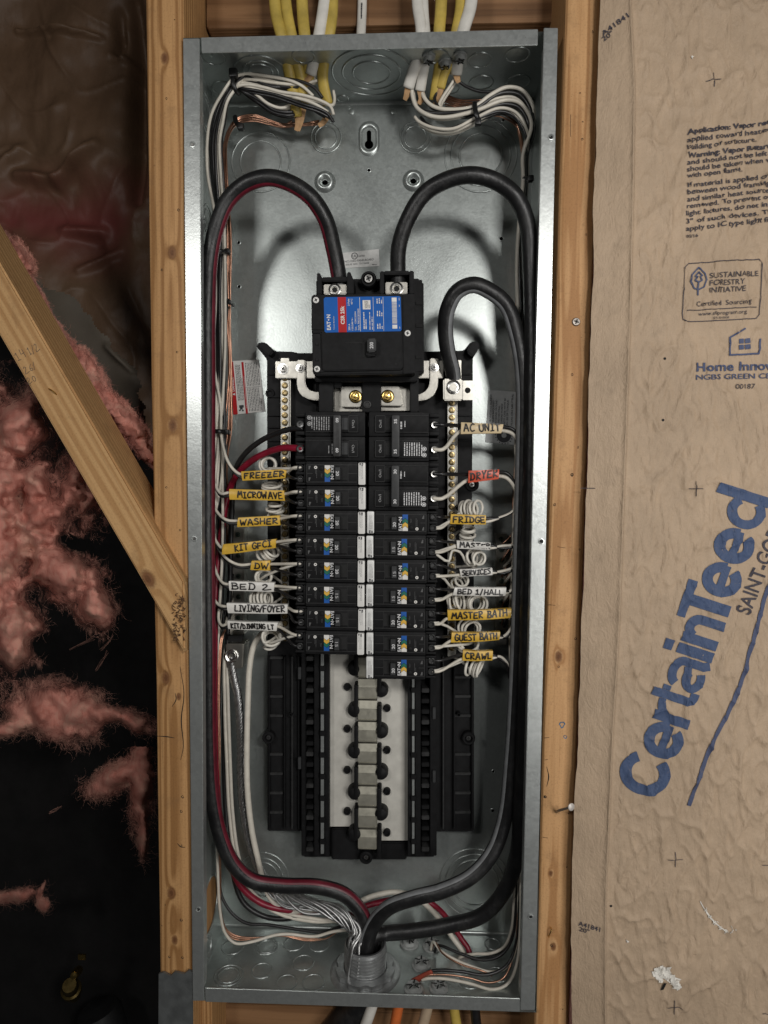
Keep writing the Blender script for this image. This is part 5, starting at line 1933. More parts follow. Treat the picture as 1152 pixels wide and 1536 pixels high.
plain_dark_screw = plain('dark_steel_screw', (.10, .10, .10), .35, .8, var=.3, vs=300)
LEFT = [('20', 'FREEZER'), ('20', 'MICROWAVE'), ('20', 'WASHER'), ('20', 'KIT GFCI'), ('20', 'DW'), ('15', 'BED 2'), ('15', 'LIVING/FOYER'), ('15', 'KIT/DINNING LT')]
RIGHT = [('20', 'FRIDGE'), ('15', 'MASTER'), ('15', 'SERVICES'), ('15', 'BED 1/HALL'), ('20', 'MASTER BATH'), ('20', 'GUEST BATH'), ('20', 'CRAWL')]
for i, (r_, n_) in enumerate(LEFT):
    z = ZR - SP * (2 + i + .5)
    single_breaker(r_, 'black %s amp breaker in the left column beside the %s flag' % (r_, n_), (CX - .0008 + rnd.uniform(-.0006, .0006), FY, z), True, i % 2)
for i, (r_, n_) in enumerate(RIGHT):
    z = ZR - SP * (4 + i + .5)
    single_breaker(r_, 'black %s amp breaker in the right column beside the %s flag' % (r_, n_), (CX + rnd.uniform(-.0006, .0006), FY, z), False, (i // 2) % 2)


def double_breaker(rating, label, loc, flip):
    t_ = thing('double_breaker', loc, label, 'circuit breaker', 'double pole breakers')
    if flip: t_.rotation_euler = (0, PI, 0)
    hz = SP - .0003
    mb = MB()
    for s_ in (-1, 1):
        z0, z1 = (0.0002, hz) if s_ > 0 else (-hz, -.0002)
        mb.box(.002, .0640, .0006, .052, z0, z1, .0007)
    L2('case', mb, M['black2'], t_, smooth=True)
    mb = MB()
    for s_ in (-1, 1):
        zc_ = s_ * SP / 2
        mb.box(.0085, .0635, -.0022, .0008, zc_ - .0088, zc_ + .0088, .0009)
    fc = L2('raised_face', mb, M['black2'], t_, smooth=True)
    mb = MB()
    for s_ in (-1, 1):
        zc_ = s_ * SP / 2
        for (x0, x1, z0, z1) in [(.0088, .0093, -.0086, .0086), (.0088, .0190, .0081, .0086), (.0088, .0190, -.0086, -.0081), (.0186, .0190, -.0086, .0086), (.033, .0630, .0082, .0086), (.033, .063, -.0086, -.0082)]:
            mb.box(x0, x1, -.0026, -.0020, zc_ + z0, zc_ + z1)
    L2('case_ridges', mb, M['edge'], t_)
    for s_ in (-1, 1):
        zc_ = s_ * SP / 2
        mb = MB(); mb.box(.0196, .0256, -.0025, -.0018, zc_ - .006, zc_ + .006)
        L2('toggle_recess', mb, M['grey_p'] if flip else M['hole'], t_)
        txt(t_, 'On/I', .0152, zc_, .0027, .0078, .0, 'dim_print', -.0027, 'on_mark')
    mb = MB(); mb.box(.0258, .0338, -.0105, -.0018, -.0212, .0212, .0010)
    tie = L2('handle_tie', mb, M['grey_p'] if not flip else M['edge'], t_, smooth=True)
    for s_ in (-1, 1):
        txt(tie, rating, .0310, s_ * SP / 2 + (0.002 if s_ > 0 else -.003), .0030, .0046, .025, 'white_print', -.0108)
    mb = MB()
    fine_print(mb, (.0362, -.0026, SP / 2 - .005), (0, 0, 1), (-1, 0, 0), .012, .0022, 1, fill=.8, dens=.7)
    fine_print(mb, (.0395, -.0026, SP / 2 - .003), (0, 0, 1), (-1, 0, 0), .009, .0012, 1, fill=.8, dens=.5)
    fine_print(mb, (.0570, -.0026, -SP / 2 - .0070), (0, 0, 1), (-1, 0, 0), .0135, .0200, 8, fill=.45, dens=.6)
    for dz in (-.0062, .0):
        for k in range(14):
            a0, a1 = 2 * PI * k / 14, 2 * PI * (k + 1) / 14
            c_ = Vector((.0592, -.0026, -SP / 2 + dz))
            mb.add([c_ + Vector((math.cos(a) * r, 0, math.sin(a) * r)) for a, r in ((a0, .0023), (a1, .0023), (a1, .0017), (a0, .0017))], [(0, 1, 2, 3)])
        mb.add([Vector((.0592, -.0026, -SP / 2 + dz)) + Vector(p) for p in [(-.001, 0, -.001), (.001, 0, -.001), (.001, 0, .001), (-.001, 0, .001)]], [(0, 1, 2, 3)])
    L2('case_print', mb, M['white_print'] if not flip else M['dim_print'], t_)
    mb = MB()
    for s_ in (-1, 1):
        zc_ = s_ * SP / 2
        mb.box(.0641, .0745, .009, .05, zc_ - .0115, zc_ + .0115, .0008)
        mb.box(.0641, .0745, .0035, .0092, zc_ + .0075, zc_ + .0112, .0005)
        mb.box(.0641, .0745, .0035, .0092, zc_ - .0112, zc_ - .0075, .0005)
    te = L2('terminal_block', mb, M['black2'], t_, smooth=True)
    for s_ in (-1, 1):
        mb = MB()
        mb.lathe((.0700, .0070, s_ * SP / 2), (0, -1, 0), [(.0042, -.002), (.0042, .0014), (.0034, .0020), (.0018, .0018), (.0015, .0), (0, .0)], 16)
        L2('terminal_screw', mb, M['screw'] if not flip else plain_dark_screw, te, smooth=True)
    return t_


double_breaker('60', 'black double 60 amp breaker fed by the thick red and black wires', (CX, FY, ZR - SP), True)
double_breaker('35', 'black double 35 amp breaker beside the cream AC UNIT flag', (CX, FY, ZR - SP), False)
double_breaker('30', 'black double 30 amp breaker beside the red DRYER flag', (CX, FY, ZR - SP * 3), False)
# ================================================================== CABLES AND WIRES
def UU(pts): return [U(*p) if not isinstance(p, Vector) else p for p in pts]


def wire(name, pts, r, mat, label, cat='wire', group=None, n=8, sub=6):
    mb = MB()
    mb.tube(UU(pts), r, n, sub)
    return mk(name, mb, M[mat], None, smooth=2, label=label, cat=cat, group=group)


# ---- conduit nipple in the floor of the enclosure
cb = UZ(548, 1457, -HZ)
cpx = pxm(cb.y)
Rc = 33 * cpx
ztop_c = U(548, 1414, cb.y).z
con = thing('conduit_nipple', cb, 'threaded metal conduit nipple with locknut in the floor of the enclosure', 'conduit')
mb = MB()
Ht = ztop_c - cb.z
prof = [(Rc, -.012), (Rc, .004)]
k = .004
while k < Ht - .003:
    prof += [(Rc, k), (Rc, k + .0012), (Rc - .0020, k + .0022), (Rc - .0020, k + .0030)]
    k += .0040
prof += [(Rc - .0005, Ht - .001), (Rc - .002, Ht), (Rc - .0045, Ht - .001), (Rc - .005, Ht - .006), (Rc - .005, -.012)]
mb.lathe(cb, (0, 0, 1), prof, 40)
mk('threaded_pipe', mb, M['conduit'], con, smooth=True)
mb = MB()
ns = 24
vs = []
for h_ in (.0022, .0075):
    for rr in (1.04, 1.40):
        for i in range(ns * 2):
            a = 2 * PI * i / (ns * 2)
            R = Rc * rr
            if rr > 1.1 and (i % 6) in (0, 1): R = Rc * 1.28
            vs.append(cb + Vector((math.cos(a) * R, math.sin(a) * R, h_)))
n2 = ns * 2
fs = []
for i in range(n2):
    j = (i + 1) % n2
    fs += [(i, j, n2 + j, n2 + i), (2 * n2 + i, 3 * n2 + i, 3 * n2 + j, 2 * n2 + j), (n2 + i, n2 + j, 3 * n2 + j, 3 * n2 + i)]
mb.add(vs, fs)
mk('locknut', mb, M['conduit'], con, smooth=True)
mb = MB()
mb.lathe(cb, (0, 0, 1), [(Rc * 1.02, .0018), (Rc * 1.50, .0018), (Rc * 1.66, .0008), (Rc * 1.68, .0002)], 44)
mk('washer', mb, M['conduit'], con, smooth=True)
mb = MB()
mb.lathe(cb + Vector((0, 0, Ht)), (0, 0, 1), [(Rc * .93, -.002), (Rc * .92, .0008), (Rc * .88, .0010), (Rc * .84, .0), (Rc * .83, -.02)], 40)
mk('bushing', mb, M['grey_p'], con, smooth=True)
CT = lambda dx=0, dy=0: cb + Vector((dx, dy, Ht + .004))
CB_ = lambda dx=0, dy=0: cb + Vector((dx, dy, Ht - .05))

# ---- main feeders
def waver(P, amp=.0011):
    out = []
    for i, p in enumerate(P):
        k_ = amp if 1 < i < len(P) - 4 else 0
        out.append(p + Vector((rnd.uniform(-k_, k_), rnd.uniform(-k_, k_), rnd.uniform(-k_, k_))))
    return out


RF = .0082
lp = UU([(511, 432, .043), (508, 412, .043), (500, 372, .036), (487, 330, .026), (466, 296, .018), (435, 274, .013), (401, 267, .012), (368, 276, .013), (342, 300, .016), (326, 335, .020), (317, 385, .024), (313.5, 460, .026), (312.5, 600, .028), (312, 800, .028), (312, 1000, .028), (313.5, 1120, .03), (319, 1195, .032), (331, 1255, .035), (350, 1297, .038), (380, 1322, .042), (425, 1330, .045), (480, 1330, .048), (520, 1344, .050), (546, 1378, .052)]) + [CT(-.004, .004), CB_(-.004, .004)]
o = thing('feeder_cable', lp[0], 'thick black feeder cable with a red stripe, arching over and down the left side', 'cable', None)
lp = waver(lp)
mb = MB(); mb.tube(lp, RF, 18, 8)
mk('jacket', mb, M['cable'], o, smooth=2)
mb = MB(); mb.stripe(lp, RF, math.radians(28), math.radians(58), 8)
ST = mk('stripe', mb, M['red_stripe'], o, smooth=2)
rp = UU([(597, 432, .043), (597, 410, .043), (599, 370, .036), (611, 328, .027), (634, 293, .019), (668, 271, .013), (708, 264, .011), (746, 273, .012), (774, 297, .015), (790, 335, .020), (797, 395, .024), (797, 520, .026), (795, 700, .028), (791, 900, .03), (786, 1080, .032), (782, 1200, .036), (775, 1280, .042), (757, 1337, .050), (722, 1372, .056), (675, 1389, .060), (615, 1397, .062), (578, 1400, .062)]) + [CT(.009, .006), CB_(.004, .006)]
o = thing('feeder_cable', rp[0], 'thick plain black feeder cable arching from the main breaker and down the right side', 'cable')
rp = waver(rp)
mb = MB(); mb.tube(rp, RF, 18, 8)
mk('jacket', mb, M['cable'], o, smooth=2)
np_ = UU([(681, 575, .067), (679, 556, .062), (672, 525, .052), (668, 490, .042), (671, 460, .033), (686, 437, .026), (710, 428, .023), (736, 435, .024), (758, 458, .028), (774, 500, .032), (783, 560, .035), (784, 680, .04), (780, 850, .044), (774, 1020, .046), (767, 1140, .046), (757, 1225, .044), (738, 1280, .040), (706, 1316, .036), (664, 1335, .034), (620, 1346, .036), (585, 1360, .040), (562, 1384, .046)]) + [CT(.002, -.008), CB_(.002, -.006)]
o = thing('neutral_cable', np_[0], 'thick black cable with a grey stripe looping from the silver lug at right', 'cable')
np_ = waver(np_)
mb = MB(); mb.tube(np_, RF, 18, 8)
mk('jacket', mb, M['cable'], o, smooth=2)
mb = MB(); mb.stripe(np_, RF, math.radians(128), math.radians(56), 8)
mk('stripe', mb, M['grey_stripe'], o, smooth=2)

# ---- sheathed cables entering through the top
def nm(name, pts, r, mat, label, group=None, end_paper=None):
    P = UU(pts)
    o = thing(name, P[0], label, 'cable', group)
    mb = MB(); mb.tube(P, r, 12, 6, flat=.62)
    mk('sheath', mb, M[mat], o, smooth=2)
    if end_paper:
        mb = MB()
        q = UU(end_paper)
        mb.tube(q, lambda t: .0042 * (1 - .45 * t), 7, 4, flat=.35)
        mk('paper_filler', mb, M['paper'], o, smooth=True)
    return o


nm('sheathed_cable', [(410, -40, 0.036), (414, 20, 0.036), (424, 60, 0.036), (432, 100, 0.049), (440, 140, 0.062), (446, 175, 0.073)], .0060, 'nm_y', 'leftmost yellow sheathed cable entering the top of the enclosure', end_paper=[(446, 170, 0.072), (447, 185, 0.076), (444, 196, 0.079)])
nm('sheathed_cable', [(425, -40, 0.037), (431, 20, 0.037), (439, 60, 0.037), (446, 95, 0.048), (452, 122, 0.057), (456, 160, 0.069)], .0056, 'nm_y', 'second yellow sheathed cable from the left at the top of the enclosure', end_paper=[(455, 155, 0.068), (452, 178, 0.074), (447, 196, 0.079)])
nm('sheathed_cable', [(452, -40, 0.036), (454, 20, 0.036), (458, 60, 0.036), (462, 90, 0.047), (463, 120, 0.058)], .0060, 'nm_y', 'third yellow sheathed cable from the left, straight above the enclosure', end_paper=[(463, 118, 0.058), (464, 130, 0.061)])
nm('sheathed_cable', [(492, -40, 0.035), (484, 20, 0.035), (478, 55, 0.035), (472, 85, 0.043), (466, 112, 0.052)], .0060, 'nm_w', 'white sheathed cable leaning down left among the yellow ones', end_paper=[(467, 106, 0.050), (462, 118, 0.054), (457, 120, 0.055)])
nm('sheathed_cable', [(499, -40, 0.037), (498, 20, 0.037), (494, 50, 0.037), (487, 85, 0.044), (484, 118, 0.055), (492, 158, 0.069)], .0060, 'nm_y', 'rightmost yellow sheathed cable of the upper left group', end_paper=[(492, 168, 0.072), (486, 182, 0.076), (478, 189, 0.077)])
c1_ = nm('sheathed_cable', [(544, -40, .07), (543, 20, .07), (541, 62, .07), (541, 80, .125)], .0050, 'nm_w', 'single thin white sheathed cable above the middle of the enclosure')
c2_ = nm('sheathed_cable', [(625, -40, 0.035), (627, 10, 0.035), (632, 45, 0.035), (630, 78, 0.041), (619, 109, 0.051), (612.5, 132, 0.059)], .0060, 'nm_w', 'white sheathed cable at the left of the upper right group', end_paper=[(613, 130, 0.059), (610, 142, 0.062), (607, 150, 0.065)])
nm('sheathed_cable', [(633, -40, 0.037), (635, 20, 0.037), (638, 60, 0.037), (637, 92, 0.047), (633, 118, 0.056), (630, 136, 0.062)], .0056, 'nm_w', 'white sheathed cable second in the upper right group', end_paper=[(630, 132, 0.061), (632, 148, 0.065), (628, 156, 0.068)])
nm('sheathed_cable', [(664, -40, 0.036), (661, 20, 0.036), (659, 50, 0.036), (662, 78, 0.043), (657, 115, 0.056), (652, 150, 0.068)], .0060, 'nm_y', 'yellow sheathed cable in the upper right group, straight above the enclosure')
nm('sheathed_cable', [(680, 60, 0.035), (676, 88, 0.045), (666, 112, 0.053), (660.5, 132, 0.060)], .0050, 'nm_y', 'short slanting yellow sheathed cable inside the upper right corner', end_paper=[(661, 130, 0.059), (655, 150, 0.065), (652, 160, 0.069)])
nm('sheathed_cable', [(708, -40, 0.035), (706, 8, 0.035), (696, 42, 0.035), (688, 74, 0.040), (684, 112, 0.053)], .0064, 'nm_w', 'thick white sheathed cable bending left at the upper right', end_paper=[(684, 108, 0.052), (686, 118, 0.054), (688, 124, 0.056)])
nm('sheathed_cable', [(690, -40, 0.037), (690, 10, 0.037), (684, 45, 0.037), (676, 80, 0.045)], .0050, 'nm_y', 'thin dim yellow sheathed cable behind the thick white one')
def sheath_print(o, px, y0, y1, d, w=3.2):
    mb = MB()
    a_, b_ = U(px[0], y0, d), U(px[1], y1, d)
    u_ = (b_ - a_).normalized()
    v_ = Vector((-u_.z, 0, u_.x))
    fine_print(mb, a_ - v_ * (w / 2 * pxm(d)), u_, v_, (b_ - a_).length, w * pxm(d), 1, fill=.7, dens=.35)
    mk('sheath_print', mb, M['blk_print'], o)


sheath_print(c1_, (543.3, 542.2), 4, 46, .0662)
sheath_print(c2_, (626.5, 630.5), 0, 38, .0318)
# clamps the cables pass through
def clamp(px, py, top, R=11, label=''):
    p = UZ(px, py, HZ if top else -HZ)
    s_ = -1 if top else 1
    r = R * pxm(p.y)
    o = thing('cable_clamp', p, label, 'cable clamp')
    mb = MB()
    mb.lathe(p, (0, 0, s_), [(r * 1.25, .0002), (r * 1.25, .002), (r * 1.0, .0026), (r * .9, .006), (r * .7, .0065), (r * .68, .001), (0, .0006)], 18)
    mk('clamp_body', mb, M['clampm'], o, smooth=True)
    mb = MB()
    for k_ in range(5):
        a = 2 * PI * k_ / 5 + rnd.uniform(0, 1)
        e = Vector((math.cos(a), math.sin(a), 0))
        f = Vector((-e.y, e.x, 0))
        q = p + Vector((0, 0, s_ * .0066))
        mb.add([q + e * r * .2 - f * .0008, q + e * r * .95 - f * .0008, q + e * r * .95 + f * .0008, q + e * r * .2 + f * .0008], [(0, 1, 2, 3)])
    mk('slots', mb, M['hole'], o)


M['clampm'] = plain('grey_clamp', (.36, .37, .36), .5, .3, var=.25, vs=150)
for px, py, lb in [(643, 84, 'between the two white cables'), (668, 92, 'beside the slanting yellow cable'), (690, 82, 'round the thick white cable')]:
    clamp(px, py, True, 8, 'grey cable clamp in the top wall ' + lb)
for px, py, lb in [(614, 1416, 'just right of the conduit'), (648, 1420, 'where copper and white wires come up'), (632, 1449, 'above the red tape'), (620, 1485, 'under the red tape near the front edge'), (658, 1484, 'near the front edge, right of the red tape')]:
    clamp(px, py, False, 12, 'grey cable clamp in the enclosure floor ' + lb)

# ---- bundle down the left side
RW = .00165
ROW = lambda k: ZR - SP * (k + .5)
def term(side, row, up):
    return Vector((CX + side * .0700, FY + .010, ROW(row) + up * .0058))


heads_w = [[(470, 144, 0.058), (453, 129, 0.054), (434, 120.5, 0.051), (395, 113.5, 0.049), (368, 111, 0.049)],
           [(481, 119, 0.057), (462, 124, 0.057), (440, 126.5, 0.055), (415, 124.5, 0.053), (370, 119, 0.051)],
           [(500.5, 172, 0.062), (496, 160, 0.061), (481, 151, 0.058), (453, 142.5, 0.053), (422, 138, 0.051), (395, 131, 0.049), (368, 127, 0.049)],
           [(436, 155, 0.065), (428, 161, 0.062), (418, 161.6, 0.060), (401, 155, 0.056), (384, 141.5, 0.053), (366, 131, 0.052)],
           [(500, 136, 0.067), (502, 150, 0.066), (498, 158, 0.062), (478, 152, 0.060), (450, 146, 0.056), (420, 141, 0.053), (368, 129.5, 0.051)],
           [(474, 117, 0.058), (462, 122, 0.060), (440, 131, 0.058), (410, 122, 0.054), (368, 116, 0.053)],
           [(492, 168, 0.065), (470, 155, 0.058), (430, 143, 0.055), (368, 132, 0.053)],
           [(452, 160, 0.065), (440, 150, 0.062), (405, 135, 0.055), (368, 124, 0.053)]]
heads_k = [[(452, 158, 0.065), (437.5, 133, 0.060), (407, 130, 0.054), (380, 118.6, 0.051), (364, 113.5, 0.050)],
           [(500.5, 184, 0.063), (493, 172, 0.061), (481, 164.5, 0.058), (453, 156, 0.053), (415, 142.5, 0.051), (368, 133.5, 0.050)],
           [(440, 168, 0.065), (425, 168, 0.062), (411, 165, 0.060), (392, 152, 0.056), (366, 136, 0.053)],
           [(484, 147, 0.058), (472, 132, 0.055), (453, 122.5, 0.053), (415, 116.5, 0.052), (370, 112, 0.051)],
           [(442, 172, 0.066), (428, 173, 0.063), (409, 168, 0.062), (388, 154, 0.058), (366, 138, 0.053)],
           [(500, 180, 0.065), (478, 168, 0.060), (450, 159, 0.055), (412, 146, 0.053), (368, 135.5, 0.052)],
           [(462, 118, 0.058), (448, 130, 0.058), (410, 128, 0.055), (366, 121, 0.053)],
           [(488, 176, 0.066), (460, 160, 0.058), (420, 150, 0.056), (366, 137, 0.054)]]


def left_trunk(s_, dd):
    """tie, curve and vertical run of one strand; s_ 0 = outermost, 1 = innermost"""
    w_ = lambda a: rnd.uniform(-a, a)
    return [(352, 116 + 22 * s_, dd), (334 + 8 * s_, 139 + 16 * s_, dd), (317 + 20 * s_, 172 + 14 * s_, dd), (310 + 23 * s_ + w_(1), 212, dd), (313 + 22 * s_ + w_(2), 262, dd + .004), (321 + 16 * s_ + w_(2), 320, dd + .012), (323 + 15 * s_ + w_(1.5), 376, dd + .014), (322 + 17 * s_ + w_(2.5), 450, dd + .014), (322 + 15 * s_ + w_(2.5), 540, dd + .014)]


LF = {  # flag: px quad, tape, leaving points from the trunk, depth
    'FREEZER': ([(361.4, 707.2), (429.8, 703.8), (428.7, 717.4), (362, 721.2)], 'tape_y', [(331, 610), (332, 655), (340, 688), (352, 706)], .036),
    'MICROWAVE': ([(342.2, 733.6), (426.9, 735.9), (425.5, 751.2), (342.9, 749.4)], 'tape_y', [(323, 620), (317, 690), (320, 720), (331, 740)], .036),
    'WASHER': ([(356, 776.7), (420.3, 773.1), (420.3, 787.8), (356.4, 790.7)], 'tape_y', [(325, 640), (317, 730), (322, 762), (338, 779)], .037),
    'KIT GFCI': ([(332.3, 817.1), (412.9, 808.8), (412.9, 822.3), (333.9, 832)], 'tape_y', [(328, 660), (317, 770), (319, 798), (326, 815)], .037),
    'DW': ([(377.2, 841.5), (405, 841), (404.5, 856), (377.2, 855)], 'tape_y', [(334, 700), (321, 800), (336, 834), (358, 847)], .042),
    'BED 2': ([(342.9, 871.9), (411, 874.1), (410.2, 887.7), (343.3, 886.1)], 'tape_w', [(326, 720), (319, 830), (324, 858), (334, 874)], .038),
    'LIVING/FOYER': ([(340.6, 904.8), (431.6, 907.1), (430.5, 920.4), (341.1, 920)], 'tape_w', [(324, 740), (316, 860), (318, 892), (328, 907)], .037),
    'KIT/DINNING LT': ([(341.3, 931.3), (415.1, 934.2), (414.7, 946.4), (341.8, 943.7)], 'tape_w', [(334, 800), (330, 900), (328, 930), (333, 938)], .040),
}
RF_ = {
    'AC UNIT': ([(690.7, 633.3), (754.4, 636.5), (753.4, 649.8), (691.9, 651)], 'tape_c', .034),
    'DRYER': ([(701.6, 706.2), (748.3, 704), (749, 718.4), (702.4, 724.5)], 'tape_r', .034),
    'FRIDGE': ([(675.6, 771.4), (730.1, 773.1), (729.1, 787.2), (676.1, 786)], 'tape_y', .036),
    'MASTER': ([(685.8, 811), (737.4, 814.4), (736.4, 825.5), (686.3, 822.7)], 'tape_w', .040),
    'SERVICES': ([(690.2, 854.1), (738.1, 852.4), (737.4, 862.6), (690.2, 865.6)], 'tape_w', .040),
    'BED 1/HALL': ([(681, 881.6), (758.8, 881.6), (759.3, 894.2), (680.5, 893.3)], 'tape_w', .038),
    'MASTER BATH': ([(671.3, 915.6), (766.1, 913.7), (764.8, 927.3), (671.3, 931.4)], 'tape_y', .037),
    'GUEST BATH': ([(677.8, 949.7), (749.5, 948.4), (750.3, 960.6), (678.1, 964.2)], 'tape_y', .039),
    'CRAWL': ([(694.8, 976.4), (738.8, 977.1), (739.3, 991.5), (695.1, 991.5)], 'tape_y', .037),
}
TAPEN = {'tape_y': 'yellow', 'tape_w': 'white', 'tape_c': 'cream', 'tape_r': 'red'}


def flag(name, q, mat, d):
    tl, tr, br_, bl = [U(x, y, d) for x, y in q]
    L = (tr - tl).length
    c = (tl + tr + br_ + bl) / 4
    o = thing('tape_flag', c, '%s tape flag lettered %s by hand, folded round its wires' % (TAPEN[mat], name), 'label flag')
    n = 14
    bow, ph = rnd.uniform(.0008, .003), rnd.uniform(0, 6)
    tw, je = rnd.uniform(-.0022, .0022), [rnd.uniform(-.0012, .0012) for _ in range(4)]
    u0 = (tr - tl).normalized()
    def S(a, b):
        p = (bl * (1 - a) + br_ * a) * (1 - b) + (tl * (1 - a) + tr * a) * b
        p = p + u0 * ((je[0] + (je[1] - je[0]) * b) * max(0, 1 - a * 8) + (je[2] + (je[3] - je[2]) * b) * max(0, a * 8 - 7))
        yy = tw * (b - .5) * math.sin(a * 4 + ph) - bow * math.sin(a * PI) + .0007 * math.sin(a * 7 + ph) + .0012 * ((b - .5) * 2) ** 2
        return p + Vector((0, yy, 0))
    mb = MB()
    vs, fs = [], []
    th = Vector((0, .0060, 0))
    prof = [(0, 1), (.0, .0), (.25, 0), (.5, 0), (.75, 0), (1, 0), (1, 1)]      # up the front, over the top, down the back
    for i in range(n + 1):
        a = i / n
        for b, bk in prof:
            vs.append(S(a, b) + (th if bk else Vector()))
    m = len(prof)
    for i in range(n):
        for k_ in range(m):
            x, y = i * m + k_, i * m + (k_ + 1) % m
            fs.append((x, y, y + m, x + m))
    fs += [tuple(range(m)), tuple(reversed([n * m + k_ for k_ in range(m)]))]
    mb.add(vs, fs)
    mk('tape', mb, M[mat], o, smooth=True)
    u = (br_ - bl).normalized()
    v = (tl - bl)
    hgt = v.length
    v.normalize()
    inset = {'MICROWAVE': .17, 'LIVING/FOYER': .13, 'KIT GFCI': .25, 'BED 2': .07, 'DW': .18}.get(name, .07)
    frac = {'MICROWAVE': .78, 'LIVING/FOYER': .82, 'KIT GFCI': .67, 'DW': .72, 'AC UNIT': .84}.get(name, .87)
    def surf(p):
        a = max(0, min(1, (p - bl).dot(u) / L))
        b = max(0, min(1, (p - bl).dot(v) / hgt))
        return Vector((p.x, S(a, b).y - .0009 + (p.y - bl.y) * .0, p.z)) + Vector((0, (p.y - bl.y) * 0, 0))
    mb = MB()
    hh = hgt * (.60 if mat != 'tape_w' else .62)
    cnt = [0]
    def surf2(p):
        cnt[0] += 1
        return surf(p) - Vector((0, (cnt[0] // 4) * 1.5e-6, 0))
    handwriting(mb, name, bl + u * L * inset + v * hgt * .2, u, v, L * frac, hh, .0013, rnd, surf2)
    mk('handwriting', mb, M['ink'], o)
    return tl, tr, br_, bl


def tofs(side, q, d, t_):
    """two points behind the flag, entering and leaving"""
    (tl, tr, br_, bl) = q
    return [(tl[0] + 2, tl[1] * (1 - t_) + bl[1] * t_, d + .0046), (tr[0] - 2, tr[1] * (1 - t_) + br_[1] * t_, d + .0046)]


hs = list(range(8))
for i, (name, (q, mat, leave, d)) in enumerate(LF.items()):
    flag(name, q, mat, d)
    row = 2 + i
    for col, t_, up, hd in (('w', .34, 1, heads_w), ('k', .66, -1, heads_k)):
        s_ = (i * .37 + (.0 if col == 'w' else .45)) % 1.0
        dd = .046 + .018 * ((i * .61 + (0 if col == 'w' else .3)) % 1)
        dx, dy = (0, 0) if col == 'w' else (1.5, 4.5)
        lv = [(x + dx, y + dy, max(d + .0062, d + .024 * (1 - k_ / 3.4) + (0 if col == 'w' else .003))) for k_, (x, y) in enumerate(leave)]
        ins = tofs(-1, q, d, t_)
        te = term(-1, row, up)
        pts = hd[i] + left_trunk(s_, dd) + lv + ins
        P = UU(pts)
        P += [te + Vector((-.006, -.002, 0)), te + Vector((.004, 0, 0))]
        cn = 'white' if col == 'w' else 'black'
        wire('insulated_wire', P, RW, 'wire_' + col, '%s wire of the left bundle that runs through the %s flag' % (cn, name), 'wire', 'wires of the left bundle', sub=5)

for i in range(8):
    col = 'wk'[i % 2]
    s_ = (i * .29 + .1) % 1
    dd = .056 + .012 * ((i * .43) % 1)
    hd = [(x + 1.5, y + 2.5, d_ + .006) for x, y, d_ in (heads_w if col == 'w' else heads_k)[(i * 3 + 1) % 8]]
    pts = hd + left_trunk(s_, dd) + [(322 + 16 * s_ + rnd.uniform(-2, 2), 640, dd + .014), (320 + 18 * s_ + rnd.uniform(-2, 2), 740, dd + .016), (319 + 18 * s_ + rnd.uniform(-2, 2), 830, dd + .018), (322 + 12 * s_, 900, dd + .02), (330 + 8 * s_, 940, .084), (350, 945 - 12 * i, .1)]
    wire('insulated_wire', pts, RW, 'wire_' + col, '%s wire deep in the left bundle, ending behind the tape flags' % ('white' if col == 'w' else 'black'), 'wire', 'hidden %s wires of the left bundle' % ('white' if col == 'w' else 'black'), sub=5)
for i in range(7):
    s_ = i / 6
    dd = .088 + rnd.uniform(-.006, .006)
    pts = [(440 + rnd.uniform(-4, 58), 182 + rnd.uniform(-4, 8), .09), (425, 186 + 5 * s_, .088), (405, 180 + 7 * s_, dd), (382, 172 + 10 * s_, dd), (358, 176 + 9 * s_, dd), (345 + 3 * s_, 190 + 4 * s_, dd - .004), (336 + 4 * s_, 216, dd - .01), (333 + 7 * s_, 250, dd - .014), (336 + 7 * s_, 300, dd - .012), (339 + 6 * s_ + rnd.uniform(-2, 2), 360, dd - .01), (340 + 7 * s_ + rnd.uniform(-2, 2), 450, dd - .008), (339 + 7 * s_ + rnd.uniform(-3, 3), 560, dd - .006), (337 + 8 * s_ + rnd.uniform(-3, 3), 640, dd - .006), (336 + 8 * s_ + rnd.uniform(-5, 3), 700, dd), (333 + 10 * s_ + rnd.uniform(-3, 3), 760, dd + .006), (337 + 8 * s_, 800 + 12 * i, dd + .010), (354, 812 + 20 * i, .104)]
    wire('bare_copper_wire', pts, .0010, 'copper', 'bare copper ground wire of the left bundle, bent over at the upper left', 'wire', 'bare copper wires of the left bundle', n=6, sub=5)
for i in range(3):
    pts = [(352, 940 - 8 * i, .104), (334 + i, 950, .085), (327 + 1.5 * i, 1000, .075), (325 + 2 * i, 1060, .07), (327 + 1.6 * i, 1120, .068), (326 + 1.8 * i, 1180, .066), (328 + i, 1250, .066), (329 + i, 1310, .066), (332, 1368 + 2 * i, .066), (340, 1394 + 3 * i, .068), (356, 1404 + 3 * i, .07), (392, 1406, .072), (425, 1402 + i, .074), (460, 1407 + 2 * i, .076), (488, 1408, .074), (508, 1397, .07), (530, 1396, .064)]
    pts = UU(pts) + [CT(-.012, -.004), CB_(-.01, -.004)]
    wire('bare_copper_wire', pts, .0009, 'copper', 'bare copper wire running low on the left and looping to the conduit', 'wire', 'bare copper wires at the lower left', n=6, sub=5)
pts = UU([(333, 905, .08), (327, 960, .072), (324, 1040, .064), (325, 1120, .062), (325, 1200, .06), (326.5, 1300, .06), (330.5, 1370, .06), (338, 1400, .06), (353, 1414.7, .06), (376, 1413, .062), (411, 1403, .066), (431, 1401, .068), (471.5, 1404.6, .07), (502, 1397, .066), (528, 1397, .06)]) + [CT(-.014, 0), CB_(-.012, 0)]
